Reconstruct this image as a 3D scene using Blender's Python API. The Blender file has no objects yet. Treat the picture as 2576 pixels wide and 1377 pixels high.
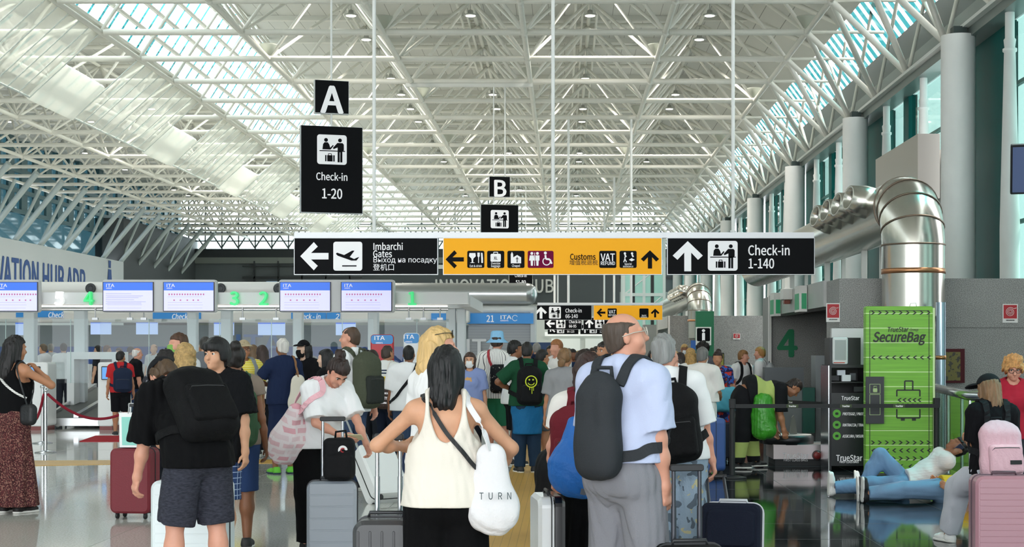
import bpy, math, random
import numpy as np
from mathutils import Vector, Matrix
S = bpy.context.scene
COL = S.collection
PI = math.pi
# ---------------------------------------------------------------- camera, world, sun, exposure
FPX, VX, VY, CH = 3900.0, 1420.0, 885.0, 1.6     # focal length in pixels, vanishing point of the hall, eye height
cd = bpy.data.cameras.new('camera'); cam = bpy.data.objects.new('camera', cd); COL.objects.link(cam)
cam.location = (0, 0, CH); cam.rotation_euler = (PI/2, 0, 0)
cd.sensor_width = 36; cd.lens = 36*FPX/2576
cd.shift_x = (1288-VX)/2576; cd.shift_y = (VY-688.5)/2576
cd.clip_end = 600
S.camera = cam
S.view_settings.view_transform = 'Standard'; S.view_settings.look = 'None'
S.view_settings.exposure = 0.28; S.view_settings.gamma = 1; S.view_settings.use_curve_mapping = False
S.cycles.use_denoising = True
S.cycles.max_bounces = 7; S.cycles.diffuse_bounces = 4; S.cycles.glossy_bounces = 3
S.cycles.transmission_bounces = 4; S.cycles.transparent_max_bounces = 12
S.cycles.use_adaptive_sampling = True; S.cycles.adaptive_threshold = 0.02
S.cycles.caustics_reflective = False; S.cycles.caustics_refractive = False
S.cycles.sample_clamp_indirect = 6
wd = bpy.data.worlds.new('daylight'); S.world = wd; wd.use_nodes = True
wn = wd.node_tree; wb = wn.nodes['Background']
wsky = wn.nodes.new('ShaderNodeTexSky'); wsky.sky_type = 'HOSEK_WILKIE'
wsky.sun_direction = Vector((0.75, 0.25, 0.6)).normalized(); wsky.turbidity = 4
wmx = wn.nodes.new('ShaderNodeMixRGB'); wmx.inputs[0].default_value = .12
wmx.inputs[1].default_value = (.93, .97, 1, 1)
wn.links.new(wsky.outputs[0], wmx.inputs[2]); wn.links.new(wmx.outputs[0], wb.inputs[0])
wb.inputs[1].default_value = 5.5
def lamp(name, kind, loc, energy, rot=(0, 0, 0), color=(1, 1, 1), **kw):
    l = bpy.data.lights.new(name, kind); l.energy = energy; l.color = color
    for k, v in kw.items(): setattr(l, k, v)
    o = bpy.data.objects.new(name, l); COL.objects.link(o); o.location = loc; o.rotation_euler = rot
    return o
sun = lamp('sun', 'SUN', (30, 20, 40), 14.0, color=(1, .95, .87), angle=.01)
sun.rotation_euler = Vector((-.46, -.10, -.88)).to_track_quat('-Z', 'Y').to_euler()
# ---------------------------------------------------------------- helpers: coordinates
def gx(x, d): return (x-VX)*d/FPX
def gz(y, d): return CH+(VY-y)*d/FPX
def gd(y): return CH*FPX/(y-VY)
rnd = random.Random(7)
# ---------------------------------------------------------------- materials
def lin(c):
    if isinstance(c, str): c = [int(c[i:i+2], 16)/255 for i in (0, 2, 4)]
    return tuple(v/12.92 if v <= .04045 else ((v+.055)/1.055)**2.4 for v in c[:3])+(1,)
MATS = {}
def M(col, rough=.6, metal=0, bump=0, bs=60, var=0, vs=8, pat=None, emit=0, spec=None, sheen=0, coat=0, stretch=None):
    """a procedural principled material; var mottles the colour, pat is a pattern of the thing's own"""
    key = repr((col, rough, metal, bump, bs, var, vs, pat, emit, spec, sheen, coat, stretch))
    if key in MATS: return MATS[key]
    m = bpy.data.materials.new('surface'); m.use_nodes = True; MATS[key] = m
    nt = m.node_tree; N = nt.nodes.new; L = nt.links.new; b = nt.nodes['Principled BSDF']
    c = lin(col); b.inputs['Base Color'].default_value = c
    b.inputs['Roughness'].default_value = rough; b.inputs['Metallic'].default_value = metal
    if spec is None and rough >= .7 and not metal: spec = .2
    if spec is not None: b.inputs['Specular IOR Level'].default_value = spec
    if sheen: b.inputs['Sheen Weight'].default_value = sheen
    if coat: b.inputs['Coat Weight'].default_value = coat; b.inputs['Coat Roughness'].default_value = .08
    tc = N('ShaderNodeTexCoord').outputs['Object']
    if stretch:
        mp = N('ShaderNodeMapping'); mp.inputs['Scale'].default_value = stretch; L(tc, mp.inputs[0]); tcs = mp.outputs[0]
    else: tcs = tc
    out = None
    def rgb(cc):
        n = N('ShaderNodeRGB'); n.outputs[0].default_value = lin(cc); return n.outputs[0]
    def mix(f, a, bb, mode='MIX'):
        n = N('ShaderNodeMixRGB'); n.blend_type = mode
        for s, v in zip(n.inputs, (f, a, bb)):
            if hasattr(v, 'is_linked'): L(v, s)
            elif isinstance(v, (int, float)): s.default_value = v
            else: s.default_value = v
        return n.outputs[0]
    def math_(op, a, bb=0):
        n = N('ShaderNodeMath'); n.operation = op
        for s, v in zip(n.inputs, (a, bb)):
            if hasattr(v, 'is_linked'): L(v, s)
            else: s.default_value = v
        return n.outputs[0]
    def sep(v):
        n = N('ShaderNodeSeparateXYZ'); L(v, n.inputs[0]); return n.outputs
    if pat:
        kind = pat[0]
        if kind == 'stripes':      # axis, period, share, second colour, phase
            _, ax, per, sh, c2 = pat[:5]; ph = pat[5] if len(pat) > 5 else 0
            f = math_('LESS_THAN', math_('FRACT', math_('ADD', math_('DIVIDE', sep(tc)[ax], per), ph+100)), sh)
            out = mix(f, c, lin(c2))
        elif kind == 'angstripes':   # stripes around the vertical axis of a body
            _, cnt, sh, c2 = pat; s = sep(tc)
            f = math_('LESS_THAN', math_('FRACT', math_('ADD', math_('MULTIPLY', math_('ARCTAN2', s[0], s[1]), cnt/6.283), 50)), sh)
            out = mix(f, c, lin(c2))
        elif kind == 'bands':      # horizontal bands [(z0, z1, colour)]
            out = None; prev = c
            for z0, z1, c2 in pat[1]:
                z = sep(tc)[pat[2] if len(pat) > 2 else 2]
                f = math_('MULTIPLY', math_('GREATER_THAN', z, z0), math_('LESS_THAN', z, z1)); prev = mix(f, prev, lin(c2))
            out = prev
        elif kind == 'check':      # two crossing sets of stripes
            _, per, sh, c2 = pat; s = sep(tc)
            f1 = math_('LESS_THAN', math_('FRACT', math_('ADD', math_('DIVIDE', s[0], per), 100)), sh)
            f2 = math_('LESS_THAN', math_('FRACT', math_('ADD', math_('DIVIDE', s[2], per), 100)), sh)
            f3 = math_('LESS_THAN', math_('FRACT', math_('ADD', math_('DIVIDE', s[1], per), 100)), sh)
            out = mix(math_('MAXIMUM', math_('MAXIMUM', f1, f2), f3), c, lin(c2))
        elif kind == 'spots':      # noise scale, threshold, second colour [, third]
            _, sc, th, c2 = pat[:4]
            n = N('ShaderNodeTexNoise'); n.inputs['Scale'].default_value = sc; n.inputs['Detail'].default_value = 2; L(tcs, n.inputs[0])
            out = mix(math_('GREATER_THAN', n.outputs[0], th), c, lin(c2))
            if len(pat) > 4:
                n2 = N('ShaderNodeTexNoise'); n2.inputs['Scale'].default_value = sc*1.3; n2.inputs['W' if False else 'Detail'].default_value = 1
                mp = N('ShaderNodeMapping'); mp.inputs['Location'].default_value = (5, 3, 9); L(tcs, mp.inputs[0]); L(mp.outputs[0], n2.inputs[0])
                out = mix(math_('GREATER_THAN', n2.outputs[0], th), out, lin(pat[4]))
        elif kind == 'bricks':     # scale, second colour, mortar, width, height, gap
            _, sc, c2, mo, bw, bh, gap = pat
            n = N('ShaderNodeTexBrick'); q3 = N('ShaderNodeCombineXYZ'); s3 = sep(tcs); L(s3[0], q3.inputs[0]); L(s3[2], q3.inputs[1]); L(s3[1], q3.inputs[2]); n.inputs['Scale'].default_value = sc; n.inputs['Color1'].default_value = c
            n.inputs['Color2'].default_value = lin(c2); n.inputs['Mortar'].default_value = lin(mo)
            n.inputs['Brick Width'].default_value = bw; n.inputs['Row Height'].default_value = bh; n.inputs['Mortar Size'].default_value = gap
            L(q3.outputs[0], n.inputs[0]); out = n.outputs[0]
        elif kind == 'speckle':    # grain of a stone
            _, sc, c2, c3 = pat
            n = N('ShaderNodeTexNoise'); n.inputs['Scale'].default_value = sc; n.inputs['Detail'].default_value = 3; L(tcs, n.inputs[0])
            r = N('ShaderNodeValToRGB'); L(n.outputs[0], r.inputs[0])
            e = r.color_ramp.elements; e[0].position = .38; e[0].color = lin(c2); e[1].position = .62; e[1].color = lin(c3)
            k = e.new(.5); k.color = c; out = r.outputs[0]
    if var:
        n = N('ShaderNodeTexNoise'); n.inputs['Scale'].default_value = vs; n.inputs['Detail'].default_value = 3; L(tcs, n.inputs[0])
        mr = N('ShaderNodeMapRange'); mr.inputs[1].default_value = .3; mr.inputs[2].default_value = .7
        mr.inputs[3].default_value = 1-var; mr.inputs[4].default_value = 1+var; L(n.outputs[0], mr.inputs[0])
        cc = N('ShaderNodeCombineColor'); [L(mr.outputs[0], cc.inputs[i]) for i in range(3)]
        out = mix(1.0, out if out else c, cc.outputs[0], 'MULTIPLY')
    if out: L(out, b.inputs['Base Color'])
    if bump:
        n = N('ShaderNodeTexNoise'); n.inputs['Scale'].default_value = bs; n.inputs['Detail'].default_value = 3; L(tcs, n.inputs[0])
        bp = N('ShaderNodeBump'); bp.inputs['Strength'].default_value = bump; bp.inputs['Distance'].default_value = .02
        L(n.outputs[0], bp.inputs['Height']); L(bp.outputs[0], b.inputs['Normal'])
    if emit:
        b.inputs['Emission Color'].default_value = c; b.inputs['Emission Strength'].default_value = emit
        if out: L(out, b.inputs['Emission Color'])
    return m
def glass(col='eef6f4', through=.8, rough=.03, milky=0):
    """thin architectural glass: lets light straight through, mirrors at grazing angles, may be milky"""
    key = ('glass', col, through, rough, milky)
    if key in MATS: return MATS[key]
    m = bpy.data.materials.new('glass'); m.use_nodes = True; MATS[key] = m; nt = m.node_tree
    for n in list(nt.nodes): nt.nodes.remove(n)
    N = nt.nodes.new; L = nt.links.new
    o = N('ShaderNodeOutputMaterial'); t = N('ShaderNodeBsdfTransparent'); g = N('ShaderNodeBsdfGlossy'); lw = N('ShaderNodeLayerWeight'); lw.inputs[0].default_value = .5
    pw = N('ShaderNodeMath'); pw.operation = 'POWER'; pw.inputs[1].default_value = 4; L(lw.outputs['Facing'], pw.inputs[0])
    f = N('ShaderNodeMapRange'); f.inputs[3].default_value = .03; f.inputs[4].default_value = .8; L(pw.outputs[0], f.inputs[0])
    t.inputs[0].default_value = tuple(v*through for v in lin(col)[:3])+(1,); g.inputs['Roughness'].default_value = rough
    mx = N('ShaderNodeMixShader'); L(f.outputs[0], mx.inputs[0]); L(t.outputs[0], mx.inputs[1]); L(g.outputs[0], mx.inputs[2])
    last = mx
    if milky:
        d = N('ShaderNodeBsdfDiffuse'); d.inputs[0].default_value = lin(col); tr = N('ShaderNodeBsdfTranslucent'); tr.inputs[0].default_value = lin(col)
        ad = N('ShaderNodeMixShader'); ad.inputs[0].default_value = .6; L(d.outputs[0], ad.inputs[1]); L(tr.outputs[0], ad.inputs[2])
        m2 = N('ShaderNodeMixShader'); m2.inputs[0].default_value = milky; L(mx.outputs[0], m2.inputs[1]); L(ad.outputs[0], m2.inputs[2]); last = m2
    L(last.outputs[0], o.inputs[0])
    return m
# ---------------------------------------------------------------- objects
def tag(o, label=None, cat=None, group=None, kind=None):
    if label: o['label'] = label
    if cat: o['category'] = cat
    if group: o['group'] = group
    if kind: o['kind'] = kind
    return o
def thing(name, label, cat, loc=(0, 0, 0), rz=0, group=None, rot=None):
    o = bpy.data.objects.new(name, None); COL.objects.link(o); o.empty_display_size = .1
    o.location = loc; o.rotation_euler = rot if rot else (0, 0, rz)
    return tag(o, label, cat, group)
def put(name, verts, faces, mat, parent=None, smooth=False, loc=None):
    me = bpy.data.meshes.new(name)
    if isinstance(verts, np.ndarray):
        nv, nf = len(verts), len(faces)
        me.vertices.add(nv); me.vertices.foreach_set('co', verts.astype(np.float32).ravel())
        me.loops.add(nf*4); me.loops.foreach_set('vertex_index', faces.astype(np.int32).ravel())
        me.polygons.add(nf); me.polygons.foreach_set('loop_start', np.arange(0, nf*4, 4, dtype=np.int32))
        me.polygons.foreach_set('loop_total', np.full(nf, 4, np.int32))
        me.update(calc_edges=True)
    else:
        me.from_pydata([tuple(v) for v in verts], [], faces)
    if smooth: me.polygons.foreach_set('use_smooth', [True]*len(me.polygons))
    me.materials.append(mat)
    o = bpy.data.objects.new(name, me); COL.objects.link(o)
    if parent: o.parent = parent
    if loc: o.location = loc
    return o
class MB:
    """collects shapes; build() links them as one mesh object"""
    def __init__(s): s.v = []; s.f = []; s.sm = []
    def add(s, vs, fs, smooth=False):
        k = len(s.v); s.v += [tuple(p) for p in vs]; s.f += [tuple(i+k for i in f) for f in fs]; s.sm += [smooth]*len(fs); return s
    def box(s, x0, x1, y0, y1, z0, z1, bev=0):
        if bev: return s.rbox(x0, x1, y0, y1, z0, z1, bev)
        vs = [(x, y, z) for z in (z0, z1) for y in (y0, y1) for x in (x0, x1)]
        return s.add(vs, [(0, 2, 3, 1), (4, 5, 7, 6), (0, 1, 5, 4), (2, 6, 7, 3), (0, 4, 6, 2), (1, 3, 7, 5)])
    def rbox(s, x0, x1, y0, y1, z0, z1, r, n=3, axis='y'):
        """box whose outline seen along `axis` has round corners of radius r"""
        def rect(a0, a1, b0, b1, rr):
            o = []
            for (cx, cy, st) in ((a1-rr, b1-rr, 0), (a0+rr, b1-rr, 1), (a0+rr, b0+rr, 2), (a1-rr, b0+rr, 3)):
                for i in range(n+1):
                    t = (st+i/n)*PI/2; o.append((cx+rr*math.cos(t), cy+rr*math.sin(t)))
            return o
        e = min(r*.35, .4*abs((y1-y0) if axis == 'y' else (z1-z0) if axis == 'z' else (x1-x0)))
        if axis == 'y': R = [(x0, x1, z0, z1)]; lo, hi = y0, y1
        elif axis == 'z': R = [(x0, x1, y0, y1)]; lo, hi = z0, z1
        else: R = [(y0, y1, z0, z1)]; lo, hi = x0, x1
        a0, a1, b0, b1 = R[0]; rings = []
        for dep, ins in ((lo, e), (lo+e, 0), (hi-e, 0), (hi, e)):
            rings.append([(p, dep) for p in rect(a0+ins, a1-ins, b0+ins, b1-ins, max(r-ins, 1e-3))])
        def to(p, dpt): return (p[0], dpt, p[1]) if axis == 'y' else (p[0], p[1], dpt) if axis == 'z' else (dpt, p[0], p[1])
        m = len(rings[0]); vs = [to(*q) for rg in rings for q in rg]; fs = []
        for k in range(3):
            for i in range(m): fs.append((k*m+i, k*m+(i+1) % m, (k+1)*m+(i+1) % m, (k+1)*m+i))
        fs += [tuple(range(m))[::-1], tuple(range(3*m, 4*m))]
        return s.add(vs, fs, False)
    def tube(s, a, b, r, n=8, r2=None, cap=True):
        a, b = Vector(a), Vector(b); d = b-a
        if d.length < 1e-6: return s
        q = d.to_track_quat('Z', 'Y'); r2 = r if r2 is None else r2
        vs = []
        for p, rr in ((a, r), (b, r2)):
            for i in range(n):
                t = 2*PI*i/n; vs.append(p+q @ Vector((rr*math.cos(t), rr*math.sin(t), 0)))
        fs = [(i, (i+1) % n, n+(i+1) % n, n+i) for i in range(n)]
        s.add(vs, fs, True)
        if cap: s.add(vs, [tuple(range(n))[::-1], tuple(range(n, 2*n))])
        return s
    def path(s, pts, r, n=8, closed=False, flat=None, up=(0, 0, 1), cap=True):
        """swept tube through pts; flat=(w,t) sweeps a ribbon"""
        P = [Vector(p) for p in pts]; rings = []
        N = len(P); upv = Vector(up); prevx = None
        for i, p in enumerate(P):
            a = P[(i-1) % N] if (closed or i > 0) else p; b = P[(i+1) % N] if (closed or i < N-1) else p
            t = (b-a).normalized()
            x = upv.cross(t) if prevx is None else prevx-t*prevx.dot(t)
            if x.length < 1e-4: x = Vector((1, 0, 0)).cross(t)
            x.normalize(); prevx = x; y = t.cross(x)
            rr = r[i] if isinstance(r, (list, tuple)) else r
            if flat: sec = [(-flat[0]/2, -flat[1]/2), (flat[0]/2, -flat[1]/2), (flat[0]/2, flat[1]/2), (-flat[0]/2, flat[1]/2)]
            else: sec = [(rr*math.cos(2*PI*k/n), rr*math.sin(2*PI*k/n)) for k in range(n)]
            rings.append([p+x*u+y*v for u, v in sec])
        m = len(rings[0]); vs = [v for rg in rings for v in rg]; fs = []
        for k in range(N if closed else N-1):
            k2 = (k+1) % N
            for i in range(m): fs.append((k*m+i, k*m+(i+1) % m, k2*m+(i+1) % m, k2*m+i))
        if not closed and cap: fs += [tuple(range(m))[::-1], tuple(range((N-1)*m, N*m))]
        return s.add(vs, fs, not flat)
    def lathe(s, prof, c=(0, 0, 0), n=24, axis=(0, 0, 1), cap=True, sx=1, sy=1):
        q = Vector(axis).to_track_quat('Z', 'Y'); c = Vector(c); vs = []
        for r, z in prof:
            for i in range(n):
                t = 2*PI*i/n; vs.append(c+q @ Vector((r*sx*math.cos(t), r*sy*math.sin(t), z)))
        fs = [(k*n+i, k*n+(i+1) % n, (k+1)*n+(i+1) % n, (k+1)*n+i) for k in range(len(prof)-1) for i in range(n)]
        s.add(vs, fs, True)
        if cap: s.add([vs[i] for i in range(n)], [tuple(range(n))[::-1]]); s.add([vs[-n+i] for i in range(n)], [tuple(range(n))])
        return s
    def poly(s, pts, y0, y1, ax='y'):
        """2D outline (u,v) extruded along an axis: y -> (u,y,v), x -> (x,u,v), z -> (u,v,z)"""
        f = {'y': lambda p, d: (p[0], d, p[1]), 'x': lambda p, d: (d, p[0], p[1]), 'z': lambda p, d: (p[0], p[1], d)}[ax]
        n = len(pts); vs = [f(p, y0) for p in pts]+[f(p, y1) for p in pts]
        return s.add(vs, [tuple(range(n)), tuple(range(n, 2*n))[::-1]]+[(i, n+i, n+(i+1) % n, (i+1) % n) for i in range(n)])
    def build(s, name, mat, parent=None, loc=None):
        o = put(name, s.v, s.f, mat, parent, loc=loc)
        o.data.polygons.foreach_set('use_smooth', s.sm); return o
def struct(name, mb, mat, label=None):
    o = mb.build(name, mat); o['kind'] = 'structure'
    if label: o['label'] = label
    return o
try: FONT = bpy.data.fonts.load(bpy.utils.system_resource('DATAFILES', path='fonts')+'/Noto Sans CJK Regular.woff2')
except Exception: FONT = None
FCAP = 1.0
def text_mesh(txt, size, bold=0, align='CENTER', shear=0, sx=1, space=1):
    c = bpy.data.curves.new('lettering', 'FONT'); c.body = txt; c.size = size; c.align_x = align; c.align_y = 'CENTER'
    c.extrude = .003; c.shear = shear; c.space_character = space; c.resolution_u = 3
    if FONT and all(ord(k) < 1000 or ord(k) > 9000 for k in txt): c.font = FONT; c.size = size*FCAP
    o = bpy.data.objects.new('lettering', c); COL.objects.link(o)
    dg = bpy.context.evaluated_depsgraph_get(); dg.update()
    me = bpy.data.meshes.new_from_object(o.evaluated_get(dg)); bpy.data.objects.remove(o); bpy.data.curves.remove(c)
    if bold:                                   # heavier strokes: the outline repeated a hair to each side
        n0 = len(me.vertices); k = bold*size; vs = [v.co.copy() for v in me.vertices]; fs = [tuple(p.vertices) for p in me.polygons]; V_, F_ = [], []
        for i, (dx, dy) in enumerate(((-k, 0), (k, 0), (-k*.3, k*.7), (-k*.3, -k*.7), (k*.3, k*.7), (k*.3, -k*.7))):
            V_ += [(v.x+dx, v.y+dy, v.z+i*.0005) for v in vs]; F_ += [tuple(q+i*n0 for q in f) for f in fs]
        bpy.data.meshes.remove(me); me = bpy.data.meshes.new('lettering'); me.from_pydata(V_, [], F_)
    if sx != 1:
        for v in me.vertices: v.co.x *= sx
    if FONT and len(txt) > 1 and all(ord(k) < 1000 for k in txt):
        for v in me.vertices: v.co.x *= .80
    me.materials.clear(); return me
if FONT:                                       # one size of capitals whatever the font's own metrics
    _m = text_mesh('H', 1.0, 0); _h = [v.co.y for v in _m.vertices]; FCAP = .72/max(max(_h)-min(_h), .05); bpy.data.meshes.remove(_m)
def text(txt, size, pos, mat, parent=None, bold=.012, align='CENTER', shear=0, sx=1, rot=(PI/2, 0, 0), name='lettering', space=1, deep=0):
    """flat lettering; stands in the x-z plane facing -y unless rot says otherwise; pos is its middle"""
    me = text_mesh(txt, size, bold, align, shear, sx, space); me.materials.append(mat)
    if deep:
        for v in me.vertices: v.co.z *= deep/.003
    o = bpy.data.objects.new(name, me); COL.objects.link(o); o.parent = parent; o.location = pos; o.rotation_euler = rot
    return o
# ---------------------------------------------------------------- implicit bodies: rounded shapes melted together, meshed by surface nets
def V3(*a): return np.array(a if len(a) > 1 else a[0], dtype=np.float64)
def nrm(v): return v/max(np.linalg.norm(v), 1e-9)
class Rc:      # rounded cone a->b; u,k stretch it along a direction
    def __init__(s, a, b, ra, rb, u=None, k=1.0, cut=None, cut0=None):
        s.a, s.b, s.ra, s.rb = V3(a), V3(b), ra, rb; s.u = None if u is None else nrm(V3(u)); s.k = k
        s.cut, s.cut0 = cut, cut0                     # flat ends at these shares of the length
        R = max(ra, rb)*max(1, k)*1.05; s.lo = np.minimum(s.a, s.b)-R; s.hi = np.maximum(s.a, s.b)+R
    def __call__(s, P):
        ba = s.b-s.a; L2 = max(ba@ba, 1e-12); pa = P-s.a; tt = pa@ba/L2; t = np.clip(tt, 0, 1)
        q = pa-t[:, None]*ba
        if s.u is not None:
            c = q@s.u; q = q+np.outer(c*(1/s.k-1), s.u)
        d = np.sqrt((q*q).sum(1))-(s.ra+t*(s.rb-s.ra))
        if s.u is not None and s.k > 1: d = d*(1+(s.k-1)*.35)
        L = math.sqrt(L2)
        if s.cut is not None: d = np.maximum(d, (tt-s.cut)*L)
        if s.cut0 is not None: d = np.maximum(d, (s.cut0-tt)*L)
        return d
class El:      # ellipsoid with axes rows of R
    def __init__(s, c, r, R=None):
        s.c, s.r, s.R = V3(c), V3(r), (np.eye(3) if R is None else R); m = max(r)*1.05; s.lo, s.hi = s.c-m, s.c+m
    def __call__(s, P):
        q = (P-s.c)@s.R.T; k0 = np.sqrt(((q/s.r)**2).sum(1))+1e-9; k1 = np.sqrt(((q/(s.r*s.r))**2).sum(1))+1e-9
        return k0*(k0-1)/k1
class Bx:      # rounded box
    def __init__(s, c, h, r=.02, R=None):
        s.c, s.h, s.rr, s.R = V3(c), V3(h), r, (np.eye(3) if R is None else R); m = np.linalg.norm(h)*1.02; s.lo, s.hi = s.c-m, s.c+m
    def __call__(s, P):
        q = np.abs((P-s.c)@s.R.T)-s.h+s.rr
        return np.sqrt((np.maximum(q, 0)**2).sum(1))+np.minimum(q.max(1), 0)-s.rr
class Pl:      # half space: inside where (p-o).n < 0
    def __init__(s, o, n): s.o, s.n = V3(o), nrm(V3(n)); s.lo = s.hi = None
    def __call__(s, P): return (P-s.o)@s.n
def smin(a, b, k):
    h = np.clip(.5+.5*(b-a)/k, 0, 1); return b*(1-h)+a*h-k*h*(1-h)
class Field:
    """ops: ('+',prim,k) melt, ('-',prim,k) carve, ('&',prim,k) keep inside"""
    def __init__(s, grow=0, noise=None): s.ops = []; s.grow = grow; s.noise = noise
    def add(s, p, k=.03): s.ops.append(('+', p, k)); return s
    def sub(s, p, k=.005): s.ops.append(('-', p, k)); return s
    def keep(s, p, k=.004): s.ops.append(('&', p, k)); return s
    def ext(s, fs, k=None):
        for o in fs.ops: s.ops.append(o if k is None else (o[0], o[1], k))
        return s
    def bounds(s):
        lo = np.min([p.lo for o, p, k in s.ops if o == '+'], 0)-s.grow-.02; hi = np.max([p.hi for o, p, k in s.ops if o == '+'], 0)+s.grow+.02
        for o, p, k in s.ops:
            if o == '&' and isinstance(p, Pl):       # shrink the box where an axis plane cuts it
                for ax in range(3):
                    if p.n[ax] > .97: hi[ax] = min(hi[ax], p.o[ax]+.12)
                    if p.n[ax] < -.97: lo[ax] = max(lo[ax], p.o[ax]-.12)
        return lo, hi
    def __call__(s, P):
        d = np.full(len(P), 9.0); first_cut = True; g = s.grow
        for op, p, k in s.ops:
            if op == '+':
                m = ((P > p.lo-g-k-.08) & (P < p.hi+g+k+.08)).all(1)
                if m.any(): d[m] = smin(d[m], p(P[m])-g, k)
        if s.noise: d = d+s.noise(P)
        for op, p, k in s.ops:
            if op == '-': d = -smin(-d, p(P), k)
            elif op == '&': d = -smin(-d, -p(P), k)
        return d
def nets(F, h, pad=2):
    """surface nets of F on a grid of pitch h, evaluated only near the surface -> verts, quads"""
    lo, hi = F.bounds(); lo = lo-pad*h; n = np.maximum(((hi+pad*h-lo)/h).astype(int)+2, 4)
    B = 6; nb = (n+B-1)//B+1; n = nb*B
    g = np.stack(np.meshgrid(*[np.arange(k) for k in nb], indexing='ij'), -1).reshape(-1, 3)
    cd_ = F(lo+(g*B+B/2)*h)
    act = np.abs(cd_) < h*B*1.25+.012
    D = np.repeat(np.repeat(np.repeat(np.where(cd_ > 0, 1., -1.).reshape(nb), B, 0), B, 1), B, 2).astype(np.float32)
    mask = np.repeat(np.repeat(np.repeat(act.reshape(nb), B, 0), B, 1), B, 2)
    idx = np.argwhere(mask); val = np.empty(len(idx), np.float32)
    for i in range(0, len(idx), 400000): val[i:i+400000] = F(lo+idx[i:i+400000]*h)
    D[mask] = val
    s = D < 0
    c = [D[i:n[0]-1+i, j:n[1]-1+j, k:n[2]-1+k] for i in (0, 1) for j in (0, 1) for k in (0, 1)]
    cnt = sum((q < 0).astype(np.int8) for q in c)
    cell = np.argwhere((cnt > 0) & (cnt < 8)); ci = tuple(cell.T)
    if not len(cell): return np.zeros((0, 3)), np.zeros((0, 4), int)
    cv = np.stack([q[ci] for q in c], 1); off = np.array([(i, j, k) for i in (0, 1) for j in (0, 1) for k in (0, 1)], float)
    acc = np.zeros((len(cell), 3)); w = np.zeros(len(cell))
    for a in range(8):
        for b in range(a+1, 8):
            if np.abs(off[a]-off[b]).sum() == 1:
                x, y = cv[:, a], cv[:, b]; m = (x < 0) != (y < 0)
                t = np.where(m, x/np.where(m, x-y, 1), 0)
                acc += np.where(m[:, None], off[a]+t[:, None]*(off[b]-off[a]), 0); w += m
    verts = lo+(cell+acc/w[:, None])*h
    ids = np.full(tuple(n-1), -1, np.int64); ids[ci] = np.arange(len(cell))
    quads = []
    for ax in range(3):
        o1, o2 = [(1, 2), (2, 0), (0, 1)][ax]
        sl = [slice(1, n[i]-1) for i in range(3)]; s2 = list(sl); sl[ax] = slice(0, n[ax]-1); s2[ax] = slice(1, n[ax])
        sl = tuple(sl); A_ = s[sl]; B_ = s[tuple(s2)]
        e = np.argwhere(A_ != B_)
        if not len(e): continue
        flip = A_[tuple(e.T)]; e = e+np.array([0 if i == ax else 1 for i in range(3)])
        d1 = np.zeros(3, int); d1[o1] = 1; d2 = np.zeros(3, int); d2[o2] = 1
        q = np.stack([ids[tuple((e-d1-d2).T)], ids[tuple((e-d2).T)], ids[tuple(e.T)], ids[tuple((e-d1).T)]], 1)
        q[~flip] = q[~flip][:, ::-1]; quads.append(q[(q >= 0).all(1)])
    return verts, np.concatenate(quads)
def blob(name, F, h, mat, parent=None, loc=None):
    v, f = nets(F, h)
    if not len(v): return None
    return put(name, v, f, mat, parent, True, loc)
def folds(amp, fr=18, seed=0):
    """cloth folds: a few slanting ridges, never cutting below the surface by much"""
    r = np.random.RandomState(seed); K = r.randn(5, 3)*fr*np.array([1, 1, .5]); ph = r.rand(5)*6; K2 = r.randn(3, 3)*fr*2.3*np.array([1, 1, .4])
    def f(P):
        a = sum(np.sin(P@K[i]+ph[i]+1.8*np.sin(P@K[(i+1) % 5]*.45)) for i in range(4))/2
        b_ = sum(1-np.abs(np.sin(P@K2[i]+1.5*np.sin(P@K[i]*.6)))*2 for i in range(3))/3
        return amp*(a*.7+b_*.8-1.2)
    return f
def strands(amp, fr=90, seed=0):
    r = np.random.RandomState(seed); K = r.randn(3, 3)*fr*np.array([1, 1, .12]); ph = r.rand(3)*6
    return lambda P: amp*sum(np.sin(P@K[i]+ph[i]+np.sin(P[:, 2]*23+i)) for i in range(3))
def curls(amp, fr=60, seed=0):
    r = np.random.RandomState(seed); K = r.randn(5, 3)*fr; ph = r.rand(5)*6
    return lambda P: amp*sum(np.sin(P@K[i]+ph[i]) for i in range(5))/1.6
def rot(ax, a):
    c, s = math.cos(a), math.sin(a)
    return np.array({'x': [[1, 0, 0], [0, c, -s], [0, s, c]], 'y': [[c, 0, s], [0, 1, 0], [-s, 0, c]], 'z': [[c, -s, 0], [s, c, 0], [0, 0, 1]]}[ax])
# ---------------------------------------------------------------- people
SKIN = {'fair': 'd9a98c', 'light': 'cf9a7a', 'pink': 'd69a82', 'tan': 'b47d5c', 'brown': '8a5a3e', 'dark': '5b3a28', 'pale': 'e0b9a2'}
def ik(a, t, l1, l2, pole):
    d = t-a; L = np.linalg.norm(d); L2 = min(L, (l1+l2)*.998); u = d/max(L, 1e-6); t = a+u*L2
    x = (l1*l1-l2*l2+L2*L2)/(2*L2); hh = math.sqrt(max(l1*l1-x*x, 0)); p = pole-u*(pole@u)
    return a+u*x+nrm(p)*hh, t
ARM = {'down': ((.27, .03, .83), None), 'pocket': ((.216, .05, .87), (.6, -1, .1)), 'hip': ((.20, .06, 1.0), (1, -.6, .0)),
       'fold': ((-.04, .25, 1.17), (1, -.1, -.4)), 'phone': ((.07, .28, 1.22), (.6, -.3, -1)), 'strap': ((.14, .15, 1.28), (.6, -.3, -1)),
       'face': ((.05, .16, 1.50), (.7, .2, -1)), 'front': ((.20, .30, .98), (.6, -1, -.2)), 'back': ((.25, -.18, .82), (.4, -1, 0)),
       'pull': ((.34, -.14, .84), (.5, -1, .2)), 'handle': ((.3, .16, .98), (1, -.6, -.2))}
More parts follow.
